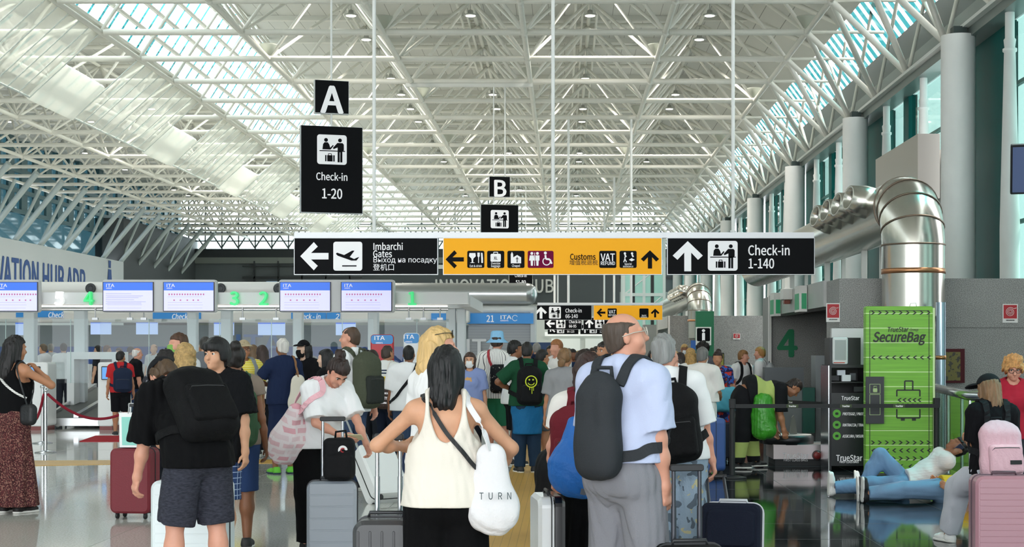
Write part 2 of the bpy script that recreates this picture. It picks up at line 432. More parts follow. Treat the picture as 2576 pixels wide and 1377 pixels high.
PEOPLE = []
def person(label, x, d, yaw, h=1.72, sex='m', fat=1.0, skin='fair', lean=0, side=0, twist=0, head=(0, 0, 0), R='down', L='down',
           feet=((.10, .0), (-.10, .0)), kz=0, pel=(0, 0, 0), top=None, bottom=None, shoes='2a2a2a', hair=None, cap=None, mask=None, glasses=None,
           vox=.012, group='travellers', rotx=0, z=0, face=0, shoe_sole='e8e6e0', curl=.5, tilt=None, knee=((.2, 1, 0), (-.2, 1, 0)), armr=1.0, handdir=None, foot_z=(.08, .08), sock=None, toe=None, mat4=None):
    s = h/1.75; vx = vox/s; fem = sex == 'f'; b = fat
    root = thing('person', label, 'person', (x, d, z), 0, group)
    Mw = Matrix.Translation((x, d, z)) @ Matrix.Rotation(math.radians(yaw), 4, 'Z')
    if tilt: Mw = Mw @ Matrix.Rotation(math.radians(tilt[0]), 4, 'X') @ Matrix.Rotation(math.radians(tilt[1]), 4, 'Y')
    if mat4: Mw = mat4
    Mw = Mw @ Matrix.Scale(s, 4); root.matrix_world = Mw
    pv = V3(0, 0, .95)+V3(pel); T3 = rot('z', math.radians(twist))@rot('y', math.radians(side))@rot('x', -math.radians(lean))
    base = V3(0, 0, .95)
    def T(*p): return pv+T3@(V3(*p)-base)
    ux = T3@V3(1, 0, 0); wx = V3(1, 0, 0)
    half = (T3@rot('x', math.radians(lean)*.5)) if lean else T3
    def Hh(*p): return pv+half@(V3(*p)-base)              # the belly follows half of the bend
    # --- torso
    w = (.93 if fem else 1.0)
    pelvis = [Rc(pv+V3(0, 0, -.045), pv+V3(0, 0, .05), .112*b, .108*b, wx, 1.42 if fem else 1.34),
              El(pv+V3(.075, -.06, -.03), V3(.09, .085, .10)*(1.05 if fem else .97)*b), El(pv+V3(-.075, -.06, -.03), V3(.09, .085, .10)*(1.05 if fem else .97)*b)]
    belly = [Rc(Hh(0, .005, 1.0), T(0, .0, 1.18), .106*b*w, .104*b*w, ux, 1.26 if fem else 1.34)]
    if fat > 1.05: belly.append(El(Hh(0, .06*b, 1.07), V3(.12, .09, .11)*b))
    chest = [Rc(T(0, -.005, 1.18), T(0, -.012, 1.345), .104*b*w, .112*b*w, ux, 1.30 if fem else 1.42),
             Rc(T(-.12, -.02, 1.405), T(.12, -.02, 1.405), .062, .062), Rc(T(.02, -.022, 1.475), T(.15*w, -.02, 1.425), .042, .045), Rc(T(-.02, -.022, 1.475), T(-.15*w, -.02, 1.425), .042, .045)]
    if fem: chest += [El(T(.075, .085, 1.275), V3(.068, .062, .068)*b), El(T(-.075, .085, 1.275), V3(.068, .062, .068)*b)]
    # --- head
    hy, hp, hr = [math.radians(v) for v in head]
    Hr = T3@rot('x', math.radians(lean)*.35)@rot('z', hy)@rot('x', hp)@rot('y', hr)
    nb = T(0, -.015, 1.455); hc = T(0, .012, 1.545)+Hr@V3(0, .012, .085)
    def Hd(*p): return hc+Hr@V3(*p)
    neck = [Rc(nb, Hd(0, -.018, -.07), .056 if not fem else .048, .054 if not fem else .047)]
    Re = Hr.T
    skull = [El(Hd(0, -.008, .028), (.075, .095, .092), Re), El(Hd(0, .022, -.035), (.060, .072, .086), Re), El(Hd(0, .062, -.092), (.027, .028, .024), Re),
             Rc(Hd(0, .088, .006), Hd(0, .108, -.030), .009, .0145), El(Hd(.04, .055, -.035), (.027, .028, .032), Re), El(Hd(-.04, .055, -.035), (.027, .028, .032), Re)]
    ears = [El(Hd(.075, -.008, -.008), (.011, .019, .031), Re), El(Hd(-.075, -.008, -.008), (.011, .019, .031), Re)]
    lips = [Rc(Hd(-.018, .083, -.061), Hd(.018, .083, -.061), .0075, .0075), Rc(Hd(-.014, .083, -.070), Hd(.014, .083, -.070), .008, .008)]
    # --- arms
    arms = {}; hands = {}
    ar = (.86 if fem else 1.0)*armr*(.6+.4*b)
    for sg, spec in ((1, R), (-1, L)):
        sp = spec; pole = None; hd = None
        if isinstance(sp, str): sp, pole = ARM[sp]; sp = (sp[0], sp[1], sp[2]); loc = False
        else:
            if len(sp) > 3: pole = sp[3]
            if len(sp) > 4: hd = sp[4]
            sp = sp[:3]; loc = True
        tg = V3(sp[0]*(sg if not loc else 1), sp[1], sp[2])
        if not loc and (lean or twist or side or pel != (0, 0, 0)): tg = T(*tg)
        pl = V3(pole) if pole is not None else V3(.35, -1, -.1)
        if pole is None or not loc: pl = pl*V3(sg, 1, 1)
        sh = T(sg*.178*w*(.75+.25*b), -.018, 1.405); el, wr = ik(sh, tg, .285, .25, pl)
        f = nrm(wr-el) if hd is None else nrm(V3(hd))
        arms[sg] = (sh, el, wr, f)
    def arm_skin(sg):
        sh, el, wr, f = arms[sg]
        A = [Rc(sh, el, .050*ar, .039*ar), Rc(el, el+(wr-el)*.4, .039*ar, .040*ar), Rc(el+(wr-el)*.4, wr, .040*ar, .026*ar), El(sh, V3(.056, .056, .06)*ar)]
        inward = nrm(V3(-sg, 0, 0)-f*(V3(-sg, 0, 0)@f)) if abs(f[0]) < .9 else nrm(V3(0, -.3, -1)-f*(V3(0, -.3, -1)@f))
        u = nrm(np.cross(f, inward)); u = u*np.sign(u[1] or 1) if abs(u[1]) > .15 else u*np.sign(u[2] or 1); n = inward
        A.append(Rc(wr, wr+f*.03, .024*ar, .02*ar, u, 1.25))
        A.append(Rc(wr+f*.025, wr+f*.082, .0165, .0155, u, 2.35))
        fr = .0095 if vox < .009 else .011
        for i, (o, ln) in enumerate(((.029, .92), (.0095, 1.0), (-.0095, .95), (-.029, .76))):
            p = wr+f*(.086-.004*abs(i-1))+u*o; a1 = curl*.8+.1*i; c1 = nrm(f*math.cos(a1)+n*math.sin(a1)+u*o*1.5); p2 = p+c1*.040*ln
            a2 = curl*1.9+.1*i; c2 = f*math.cos(a2)+n*math.sin(a2); p3 = p2+c2*.026*ln; a3 = curl*2.8; c3 = f*math.cos(a3)+n*math.sin(a3)
            A += [Rc(p-c1*.012, p2, fr, fr*.93), Rc(p2, p3, fr*.93, fr*.88), Rc(p3, p3+c3*.019*ln, fr*.88, fr*.8)]
        th = nrm(f*.75+u*.65+n*.35); t0 = wr+f*.022+u*.022
        A += [Rc(t0, t0+th*.045, .0135, .011), Rc(t0+th*.045, t0+th*.045+nrm(f*.9+u*.1+n*.4)*.034, .0105, .0085)]
        return A
    # --- legs
    legs = {}
    lr = (1.06 if fem else 1.0)*(.55+.45*b)
    for sg, (fx, fy), kp, fz, i in ((1, feet[0], knee[0], foot_z[0], 0), (-1, feet[1], knee[1], foot_z[1], 1)):
        hp_ = pv+V3(sg*.092, 0, -.03); kn, an = ik(hp_, V3(fx, fy, fz), .425, .415, V3(kp))
        dr = V3(toe[i]) if toe else nrm(V3(sg*.22, 1, 0))
        legs[sg] = (hp_, kn, an, nrm(dr))
    def leg_skin(sg):
        h_, kn, an, fd = legs[sg]; sh = an-kn
        A = [Rc(h_, kn, .088*lr, .055*lr), Rc(kn, kn+sh*.35, .053*lr, .056*lr), Rc(kn+sh*.35, an, .055*lr, .036), El(kn+sh*.3-fd*.014, V3(.05, .055, .10)*lr)]
        dn = nrm(sh-fd*(sh@fd)); q = an+dn*.045
        A += [Rc(q-fd*.045, q+fd*.10, .032, .026), Rc(q+fd*.09, q+fd*.165, .026, .019, np.cross(fd, dn), 1.6)]
        return A
    # --- the body, one continuous surface
    B = Field()
    for p in pelvis+belly+chest: B.add(p, .05)
    for p in neck: B.add(p, .035)
    H_ = skull+(ears if True else [])
    for p in skull: B.add(p, .018)
    for p in ears: B.add(p, .008)
    if vox < .014:
        for p in lips: B.add(p, .006)
        B.sub(El(Hd(.032, .099, .006), (.017, .016, .012), Re), .014); B.sub(El(Hd(-.032, .099, .006), (.017, .016, .012), Re), .014)
        for q in (-1, 1): B.add(Rc(Hd(q*.018, .0865, .0150), Hd(q*.046, .0775, .0135), .0048, .0042), .006); B.add(Rc(Hd(q*.020, .0850, -.0045), Hd(q*.044, .0775, -.0035), .0042, .004), .006)
        for q in (-1, 1): B.add(Rc(Hd(q*.014, .088, .022), Hd(q*.045, .078, .024), .008, .008), .012)
    for sg in (1, -1):
        for j, p in enumerate(arm_skin(sg)): B.add(p, .03 if j < 5 else .006)
        for j, p in enumerate(leg_skin(sg)): B.add(p, .03)
    smat = M(SKIN.get(skin, skin), .5, var=.06, vs=14, bump=.04, bs=120)
    blob('body', B, vx, smat, root)
    # --- face details of people seen close
    if face:
        e = MB(); ir = MB()
        for q in (-1, 1):
            e.lathe([(.0122*math.sin(t*PI/8), -.0122*math.cos(t*PI/8)) for t in range(9)], Hd(q*.031, .0762, .0055), 12)
            ir.lathe([(.0001, .0012), (.0068, -.0006), (.0068, -.003)], Hd(q*.031+.001, .0888, .0055), 10, Hr@V3(0, 1, 0))
        e.build('eyes', M('ddd5cf', .3), root); ir.build('irises', M('20140e', .15), root)
        br = MB()
        for q in (-1, 1): br.path([Hd(q*.014, .095, .022), Hd(q*.032, .094, .028), Hd(q*.05, .080, .024)], [.003, .0042, .002], 6)
        br.build('eyebrows', M(face if isinstance(face, str) else '241811', .8), root)
        lp = MB(); lp.path([Hd(-.024, .083, -.0655), Hd(0, .0905, -.0645), Hd(.024, .083, -.0655)], [.002, .0045, .002], 6); lp.build('lips', M('a5584f', .45), root)
    # --- clothes
    def tors(f, g, fl=0):
        for p in pelvis+belly+chest: f.add(p, .05)
    if top:
        t = dict(col='ffffff', sl=.6, hem=.90, g=.016, neck='crew', fold=.006, loose=.012, mat=None, vneck=0); t.update(top)
        F = Field(t['g'], folds(t['fold'], 16, len(PEOPLE)))
        for p in belly+chest+(pelvis if t['hem'] < .96 else []): F.add(p, .06)
        lo = pv+V3(0, 0, t['hem']-.95)
        F.add(Rc(lo-V3(0, 0, .05) if lean < 50 else pv, Hh(0, .0, 1.12), (.118+t['loose']*1.2)*b*(1.0 if not fem else 1.02), (.107+t['loose'])*b*w, wx, 1.36), .06)
        if t['sl'] > 0:
            for sg in (1, -1):
                sh, el, wr, f = arms[sg]
                c = min(t['sl'], 1.0)
                F.add(Rc(sh, el, .050*ar+t['loose']*.8, .041*ar+t['loose']*1.5, cut=c if t['sl'] < 1 else None), .03); F.add(El(sh, V3(.056, .056, .06)*ar), .03)
                if t['sl'] > 1: F.add(Rc(el, wr, .043*ar+t['loose']*1.2, .030*ar+t['loose'], cut=t['sl']-1), .03)
        F.keep(Pl(lo, (0, 0, -1)) if lean < 50 else Pl(T(0, 0, t['hem']), T3@V3(0, 0, -1)))
        if t['neck'] == 'crew': F.sub(Rc(T(0, .0, 1.462), T(0, .03, 1.6), .066, .09)); 
        elif t['neck'] == 'wide': F.sub(Rc(T(0, .01, 1.462), T(0, .03, 1.6), .09, .12))
        elif t['neck'] == 'collar': F.sub(Rc(T(0, .0, 1.48), T(0, .02, 1.6), .060, .08))
        elif t['neck'] == 'tank':
            F.sub(El(T(0, -.10, 1.47), (.088, .16, .23 if t['vneck'] else .10), T3.T), .02); F.sub(El(T(0, .11, 1.45), (.10, .14, .10), T3.T), .02)
            for q in (-1, 1): F.sub(El(T(q*.245*w, -.02, 1.43), (.125, .30, .20), T3.T), .015)
        mt = t['mat'] or M(t['col'], .9, bump=.15, bs=220, spec=.15)
        Fshirt = F; blob(t.get('name', 'shirt'), F, vx, mt, root)
        if t['neck'] == 'collar':
            c = MB(); n_ = 20; rg = []
            for k in range(n_+1):
                a = PI/2+2*PI*k/n_; rg.append(T(.066*math.cos(a), -.004+.066*math.sin(a), 1.475+(.012 if k not in (0, n_) else -.01)-.018*math.sin(a)))
            c.path(rg, 0, flat=(.012, .038), up=(0, 0, 1)); c.build('collar', mt, root)
    if bottom:
        t = dict(kind='pants', col='26324a', hem=.06, wid=1.0, fold=.006, waist=1.04, mat=None, g=.010); t.update(bottom)
        if top and top.get('hem', .90) < .96 and 'waist' not in bottom: t['waist'] = top.get('hem', .90)+.05
        mt = t['mat'] or M(t['col'], .9, bump=.18, bs=160, spec=.15)
        F = Field(t['g'], folds(t['fold'], 14, 40+len(PEOPLE)))
        for p in pelvis+belly: F.add(p, .05)
        if t['kind'] == 'skirt':
            fr = t.get('flare', .2); zz = t['hem']; F.add(Rc(pv+V3(0, -.01, zz-.95), pv+V3(0, -.01, .0), .10+fr*.55, .112*b, wx, 1.35), .05)
            nf = t.get('pleat', .012); F.noise = lambda P: nf*np.sin(np.arctan2(P[:, 0], P[:, 1]+.01)*11+P[:, 2]*3)*np.clip((1.0-P[:, 2])*1.6, 0, 1)
            F.keep(Pl(V3(0, 0, zz), (0, 0, -1)))
        else:
            wd_ = t['wid']
            for sg in (1, -1):
                h_, kn, an, fd = legs[sg]; L1 = .425; hem = t['hem']; kr = .058*lr*wd_+.004
                if kn[2] > hem+.03 or t['kind'] == 'pants':
                    zt = max((kn[2]-hem)/max(kn[2]-an[2], .05), .02) if t['kind'] == 'pants' else 0
                if t['kind'] == 'pants':
                    F.add(Rc(h_, kn, .092*lr*(.8+.2*wd_), kr), .03); F.add(Rc(kn, an, kr, max(.045*wd_, .042), cut=t.get('cut', .97)), .025)
                    if wd_ < 1.5: F.add(El(kn+(an-kn)*.3-fd*.012, V3(.052, .058, .10)*lr), .03)
                else:
                    c = t.get('cut', .95)
                    F.add(Rc(h_, kn+(kn-h_)*.3, .094*lr*(.8+.2*wd_), kr*1.12, cut=c/1.3), .03)
            F.keep(Pl(pv+V3(0, 0, t['waist']-.95) if lean < 50 else Hh(0, 0, t['waist']), (0, 0, 1) if lean < 50 else half@V3(0, 0, 1)))
        nm = {'pants': 'trousers', 'shorts': 'shorts', 'skirt': 'skirt'}[t['kind']]
        Fbot = F; blob(nm, F, vx, mt, root)
        if t.get('belt'):
            bl = MB(); zc = t['waist']-.02; pts = []
            for k in range(28):
                a = 2*PI*k/28; pts.append(pv+V3((.112*b+.024)*1.36*math.cos(a), -.004+(.108*b+.03)*math.sin(a), zc-.95))
            bl.path(pts, 0, closed=True, flat=(.012, .034)); bl.build('belt', M(t['belt'], .5), root)
    if shoes:
        for sg in (1, -1):
            h_, kn, an, fd = legs[sg]; sh = an-kn; dn = nrm(sh-fd*(sh@fd)); lt = np.cross(fd, dn); q = an+dn*.048
            F = Field()
            if shoes == 'sandal':
                sm = MB(); o = q+dn*.026; R3 = np.stack([lt, fd, -dn], 1)
                for zz in (0,):
                    pts = [o+R3@V3(px_*1.0, py_, 0) for px_, py_ in ((-.036, -.07), (.036, -.07), (.043, .07), (.04, .15), (.0, .185), (-.035, .16), (-.043, .07))]
                    vs = pts+[p+dn*.018 for p in pts]; n7 = 7; sm.add(vs, [tuple(range(n7)), tuple(range(n7, 14))[::-1]]+[(i, n7+i, n7+(i+1) % n7, (i+1) % n7) for i in range(n7)])
                for yy, ww in ((.10, .043), (.03, .045)): sm.path([o+R3@V3(ww*math.cos(a), yy, .058*math.sin(a)) for a in np.linspace(0, PI, 9)], 0, flat=(.008, .03), up=fd)
                sm.build('sandal', M('2c2018', .7), root); continue
            F.add(Rc(q-fd*.05, q+fd*.10, .042, .036), .03); F.add(Rc(q+fd*.08, q+fd*.165, .038, .026, lt, 1.35), .03); F.add(Rc(q-fd*.03-dn*.04, q-fd*.035, .043, .043), .03)
            F.keep(Pl(q+dn*.022, dn)); F.keep(Pl(an-dn*.012, -dn))
            so = blob('shoe', F, max(vx, .008), M(shoes, .6, bump=.1, bs=90), root)
            F = Field().add(Rc(q-fd*.05+dn*.02, q+fd*.09+dn*.02, .046, .045), .02).add(Rc(q+fd*.08+dn*.02, q+fd*.165+dn*.02, .044, .034, lt, 1.25), .02).keep(Pl(q+dn*.035, dn)).keep(Pl(q+dn*.012, -dn))
            blob('sole', F, max(vx, .007), M(shoe_sole, .7), so)
            if sock: blob('sock', Field(.006).add(Rc(an, an+(kn-an)*.25, .036, .04, cut=.9)), max(vx, .008), M(sock, .9), root)
    # --- hair and headwear
    if hair:
        st, hcol = hair[0], hair[1]; sd = len(PEOPLE)
        am = .0034 if vox < .014 else 0
        hm = M(hcol, .55, bump=.5, bs=55, var=.25, vs=30, stretch=(1, 1, .12)) if st not in ('curly', 'afro', 'wavy') else M(hcol, .6, bump=.5, bs=90, var=.3, vs=40)
        F = Field(0, strands(am if st != 'bald' else .001, 110, sd) if am else None)
        gr = {'buzz': .004, 'short': .012, 'bald': .006, 'mop': .020, 'curly': .026}.get(st, .012)
        F.add(El(Hd(0, -.012, .032), V3(.0755, .096, .093)+gr, Re), .02)
        if st in ('short', 'buzz', 'bald', 'crop'):
            F.add(El(Hd(0, -.045, -.035), V3(.062, .06, .065)+gr*.6, Re), .03)
            F.sub(Bx(Hd(0, .105, -.06), (.2, .092, .105), .01, Re), .012)
            F.sub(Bx(Hd(0, .06, -.12), (.2, .09, .08), .01, Re), .012)
            F.keep(Pl(Hd(0, -.10, -.072), Hr@V3(0, .3, -1)), .01)
            if st == 'bald': F.sub(El(Hd(0, .03, .145), (.090, .14, .098), Re), .02)
        elif st == 'mop':
            F.add(El(Hd(0, -.035, -.03), (.088, .085, .085), Re), .03); F.add(El(Hd(0, .055, .068), (.066, .055, .042), Re), .03)
            F.sub(Bx(Hd(0, .11, -.075), (.066, .085, .102), .02, Re), .02); F.sub(Bx(Hd(0, .09, -.14), (.2, .12, .09), .02, Re), .02)
            F.keep(Pl(Hd(0, 0, -.115), Hr@V3(0, 0, -1)), .02)
        else:
            ln = hair[2] if len(hair) > 2 else .3; wd2 = hair[3] if len(hair) > 3 else 1.0
            if st in ('long', 'wavy', 'bob'):
                dn = Hr@V3(0, 0, -1)*.45+V3(0, 0, -1)*.55 if lean < 40 else V3(0, 0, -1)
                bk = Hd(0, -.05, -.0); tip = bk+nrm(dn)*ln+T3@V3(0, -.05-.03*(ln > .2), 0)
                F.add(Rc(bk, tip, .078, .058*wd2, ux, 1.18*wd2), .03)
                F.add(Rc(Hd(.066, -.01, .0), Hd(.066, -.01, 0)+nrm(dn)*min(ln, .25)+T3@V3(.012, -.02, 0), .03, .026), .03)
                F.add(Rc(Hd(-.066, -.01, .0), Hd(-.066, -.01, 0)+nrm(dn)*min(ln, .25)+T3@V3(-.012, -.02, 0), .03, .026), .03)
                if st == 'wavy': F.noise = curls(.007, 38, sd)
                F.sub(Bx(Hd(0, .10, -.10), (.056, .082, .148), .02, Re), .02)
                F.sub(Bx(Hd(0, .14, -.2), (.3, .11, .25), .02, Re), .02)
            elif st in ('pony', 'bun'):
                F.sub(Bx(Hd(0, .105, -.07), (.2, .088, .12), .02, Re), .02); F.keep(Pl(Hd(0, -.10, -.08), Hr@V3(0, .5, -1)), .01)
                if st == 'bun': F.add(El(Hd(0, -.085, .125), (.05, .05, .045), Re), .012); F.add(El(Hd(0, -.04, -.02), (.07, .062, .06), Re), .02)
                else:
                    F.add(Rc(Hd(0, -.10, .0), Hd(0, -.14, -.04), .03, .035), .02); F.add(Rc(Hd(0, -.14, -.04), Hd(0, -.135, -.04)+V3(0, 0, -ln), .035, .018, ux, 1.3), .02)
            elif st in ('curly', 'afro'):
                F.add(El(Hd(0, -.03, .01), (.108, .108, .108), Re), .03); F.noise = curls(.010, 62, sd); F.sub(Bx(Hd(0, .12, -.085), (.062, .085, .118), .03, Re), .02)
        if cap: F.keep(Pl(Hd(0, 0, .055), Hr@V3(0, .1, 1)), .01)
        blob('hair', F, vx if st != 'curly' else vx, hm, root)
    if cap:
        cc, ck = cap[0], cap[1]; cy = math.radians(cap[2]) if len(cap) > 2 else 0
        Rz = Hr@rot('z', cy)
        def C(*p): return hc+Rz@V3(*p)
        if ck == 'cap':
            F = Field().add(El(C(0, -.012, .035), (.091, .110, .105), Rz.T)).sub(El(C(0, -.012, .03), (.083, .102, .097), Rz.T)).keep(Pl(C(0, 0, .045), Rz@V3(0, .10, -1)))
            co = blob('cap', F, max(vx*.8, .005), M(cc, .85, bump=.2, bs=150), root)
            F = Field().add(El(C(0, .12, .045), (.078, .085, .03), Rz.T)).sub(El(C(0, .12, .030), (.08, .09, .032), Rz.T), .002).sub(El(C(0, -.012, .03), (.084, .104, .15), Rz.T), .002)
            blob('cap_peak', F, max(vx*.7, .004), M(cc, .85, bump=.2, bs=150), co)
        elif ck == 'bucket':
            m_ = MB(); m_.lathe([(.001, .155), (.06, .152), (.085, .135), (.094, .05), (.102, .035), (.15, -.005), (.153, -.012), (.148, -.010), (.10, .028)], hc+Hr@V3(0, -.01, 0), 28, Hr@V3(0, 0, 1), cap=False)
            m_.build('bucket_hat', M(cc, .85, bump=.3, bs=90), root)
    if mask:
        F = Field(.007).add(El(Hd(0, .022, -.035), (.060, .072, .086), Re), .02).add(El(Hd(0, .085, -.045), (.028, .03, .035), Re), .03).add(El(Hd(0, .062, -.092), (.027, .028, .024), Re), .03)
        F.keep(Bx(Hd(0, .09, -.062), (.064, .075, .056), .02, Re), .008)
        mo = blob('face_mask', F, max(vx*.8, .005), M(mask, .8), root)
        m_ = MB()
        for q in (-1, 1): m_.path([Hd(q*.055, .05, -.04), Hd(q*.078, .0, .005), Hd(q*.084, -.03, -.005), Hd(q*.075, -.01, -.05), Hd(q*.055, .045, -.085)], .0025, 5)
        m_.build('ear_loops', M(mask, .8), mo)
    if glasses:
        gl = MB(); oz = .006 if glasses[1] == 'on' else .085; oy = .110 if glasses[1] == 'on' else .088
        for q in (-1, 1):
            gl.path([Hd(q*.034+.026*math.cos(a), oy-.004*abs(math.cos(a)), oz+.021*math.sin(a)) for a in np.linspace(0, 2*PI, 14, endpoint=False)], .0028, 6, closed=True)
            gl.path([Hd(q*.06, oy-.008, oz+.005), Hd(q*.085, .03, oz+.008), Hd(q*.088, -.03, oz+.0)], .0025, 6)
        gl.path([Hd(-.008, oy, oz+.004), Hd(.008, oy, oz+.004)], .0025, 6)
        go = gl.build('glasses', M(glasses[0], .3), root)
        if glasses[1] != 'on' or len(glasses) > 2:
            le = MB()
            for q in (-1, 1): le.lathe([(.025, -.001), (.025, .001)], Hd(q*.034, oy-.002, oz), 14, Hr@V3(0, 1, 0))
            le.build('lenses', M('15171a', .1), go)
    PEOPLE.append(label); FS = [q for q in (locals().get('Fshirt'), locals().get('Fbot'), B) if q]
    Tm = Matrix.Translation(Vector(pv)) @ Matrix([list(r) for r in T3]).to_4x4() @ Matrix.Translation(-Vector(base))
    wp = lambda p: Mw @ Vector(p)
    return dict(root=root, M=Mw, T=Mw @ Tm, s=s, arms=arms, hand={k: wp(a[2]+a[3]*.09) for k, a in arms.items()}, wrist={k: wp(a[2]) for k, a in arms.items()}, shoulder={k: wp(a[0]) for k, a in arms.items()}, Hd=lambda *p: wp(Hd(*p)), legs=legs, b=b, FS=FS, Tl=Tm)
# ---------------------------------------------------------------- bags
def back_root(name, label, cat, P, group=None):
    o = thing(name, label, cat, group=group); o.matrix_world = P['T']; return o
def surf_strap(name, P, pts, width, mat, parent, thick=.008, off=.010, dense=7):
    """a webbing strap that lies on the wearer's clothes; pts in the torso frame"""
    Q = [Vector(p) for p in pts]; out = []
    for i in range(len(Q)-1):
        p0, p1, p2, p3 = Q[max(i-1, 0)], Q[i], Q[i+1], Q[min(i+2, len(Q)-1)]
        for k in range(dense if i < len(Q)-2 else dense+1):
            t = k/dense; out.append(.5*((2*p1)+(p2-p0)*t+(2*p0-5*p1+4*p2-p3)*t*t+(3*p1-p0-3*p2+p3)*t**3))
    A = np.array([list(P['Tl'] @ p) for p in out])
    def D_(X): return np.min([f(X) for f in P['FS']], 0)
    def G_(X):
        e = .006; g = np.stack([D_(X+np.eye(3)[k]*e)-D_(X-np.eye(3)[k]*e) for k in range(3)], 1); return g/np.maximum(np.linalg.norm(g, axis=1), 1e-6)[:, None]
    for it in range(14):
        d = D_(A); m = d < off
        if not m.any(): break
        A[m] += G_(A[m])*np.minimum(off-d[m]+.001, .02)[:, None]
    for it in range(2): A[1:-1] = A[1:-1]*.5+(A[:-2]+A[2:])*.25
    n = G_(A); Ti = P['Tl'].inverted(); m = MB(); rings = []
    for i in range(len(A)):
        t = nrm(A[min(i+1, len(A)-1)]-A[max(i-1, 0)]); u = nrm(np.cross(n[i], t)); v = nrm(np.cross(t, u))
        for a, b_ in ((-1, -1), (1, -1), (1, 1), (-1, 1)): rings.append(Ti @ Vector(A[i]+u*a*width/2+v*b_*thick/2))
    fs = [(k*4+i, k*4+(i+1) % 4, k*4+4+(i+1) % 4, k*4+4+i) for k in range(len(A)-1) for i in range(4)]+[(0, 1, 2, 3), tuple(range(len(A)*4-4, len(A)*4))[::-1]]
    m.add(rings, fs); return m.build(name, mat, parent)
def backpack(label, P, mat, w=.30, hgt=.46, dep=.17, top=1.43, pocket=None, strapmat=None, vox=.012, straps=True, dx=0, group='backpacks worn by travellers', handle=True, ph=.034, sag=0):
    r = back_root('backpack', label, 'backpack', P, group); sm = strapmat or mat; bk = -.115*P['b']-.012
    F = Field(0, folds(.004, 16, len(label))); zc = top-hgt/2; y = bk-dep/2
    F.add(Bx((dx, y, zc-.02), (w/2, dep/2, hgt/2-.02), min(.075, dep*.45))); F.add(El((dx, y+.01, top-.09), (w/2*.92, dep/2*.9, .11)), .04); F.add(El((dx, y-.01-sag*.06, zc-hgt*.22), (w/2*.96, dep/2*1.0, hgt*.26)), .05)
    blob('pack_body', F, vox/P['s'], mat, r)
    if ph < .02: fp = None
    F = Field(0, folds(.003, 20, 3)); F.add(Bx((dx, y-dep*.5-.012, zc-hgt*.17), (w*.40, ph, hgt*.25), min(.028, ph)))
    if ph >= .02: fp = blob('front_pocket', F, vox/P['s'], pocket or mat, r)
    z = MB(); z.path([(dx-w*.36, y-dep*.5-ph-.008, zc-hgt*.02), (dx-w*.30, y-dep*.5-ph-.016, zc+hgt*.025), (dx, y-dep*.5-ph-.018, zc+hgt*.03), (dx+w*.30, y-dep*.5-ph-.016, zc+hgt*.025), (dx+w*.36, y-dep*.5-ph-.008, zc-hgt*.02)], .004, 6)
    if fp: z.build('zip', M('3a3a3c', .4, .3), fp)
    if handle:
        m = MB(); m.path([(dx-.05, bk-.03, top-.01), (dx-.045, bk-.03, top+.045), (dx+.045, bk-.03, top+.045), (dx+.05, bk-.03, top-.01)], .011, 8); m.build('grab_handle', sm, r)
    if straps:
        for q in ((-1, 1) if straps is True else straps):
            surf_strap('shoulder_strap', P, [(dx*.5+q*.085, bk-.02, top-.04), (q*.093, -.10, 1.45), (q*.10, -.04, 1.49), (q*.105, .03, 1.48), (q*.118, .09, 1.40), (q*.135, .11, 1.28), (q*.158, .07, 1.16), (q*.17, 0.0, 1.08), (q*.16, -.08, 1.05), (dx+q*w*.40, bk-.03, top-hgt+.10)], .055, sm, r, .012)
    return r, y-dep*.5-ph-.018, zc
def strap_bag(name, label, P, mat, pos, size, shoulder=1, strapw=.025, strapmat=None, cross=False, group=None, cat='bag', soft=.05, loop=None, vox=.012, noise=.004, shape=None):
    """a bag hung from a shoulder; pos and size in the wearer's torso frame"""
    r = back_root(name, label, cat, P, group); w, dp, hh = size; x, y, z = pos
    F = Field(0, folds(noise, 12, len(label)))
    if shape == 'tote':
        F.add(Rc((x, y, z+hh*.36), (x+w*.03, y, z-hh*.1), w*.30, w*.46, (0, 1, 0), .42)); F.add(El((x+w*.05, y, z-hh*.22), (w*.54, dp*.6, hh*.27)), .05)
    elif shape == 'sack':
        F.add(El((x, y, z-hh*.15), (w/2, dp/2, hh*.36))); F.add(Rc((x, y, z), (x, y, z+hh*.5), w*.32, .03, (1, 0, 0), 1.3), .08)
    else: F.add(Bx((x, y, z), (w/2, dp/2, hh/2), soft))
    blob('bag_body', F, vox/P['s'], mat, r)
    m = MB(); q = shoulder; sx_ = q*.12
    if cross:
        q2 = q; ex = -q
        pts = [(x+q*0, y-.02, z+hh*.42), (ex*.04, -.135*P['b'], 1.22), (ex*-.02*0, -.13, 1.30), (ex*.075, -.10, 1.44), (ex*.10, -.04, 1.50), (ex*.09, .04, 1.485), (ex*.02, .13, 1.34), (-ex*.10, .15*P['b'], 1.14), (x, y+.06, z+hh*.42)] if x*ex <= 0 else \
              [(x, y, z+hh*.42), (0, -.13, 1.25), (-ex*.1, -.04, 1.5), (0, .13, 1.3), (x, y+.04, z+hh*.42)]
        surf_strap('bag_strap', P, pts, strapw, strapmat or mat, r)
    else:
        for k in (-1, 1):
            surf_strap('bag_strap', P, [(x, y+k*dp*.25, z+hh*.47), (x*.62+sx_*.4, y*.4+k*.09, (z+hh*.45+1.46)/2), (sx_*1.02, -.02+k*.075, 1.44), (sx_*.98, -.02+k*.03, 1.485), (sx_*.95, -.03-k*.03, 1.48)], strapw, strapmat or mat, r, .005)
    return r
WHEEL = None
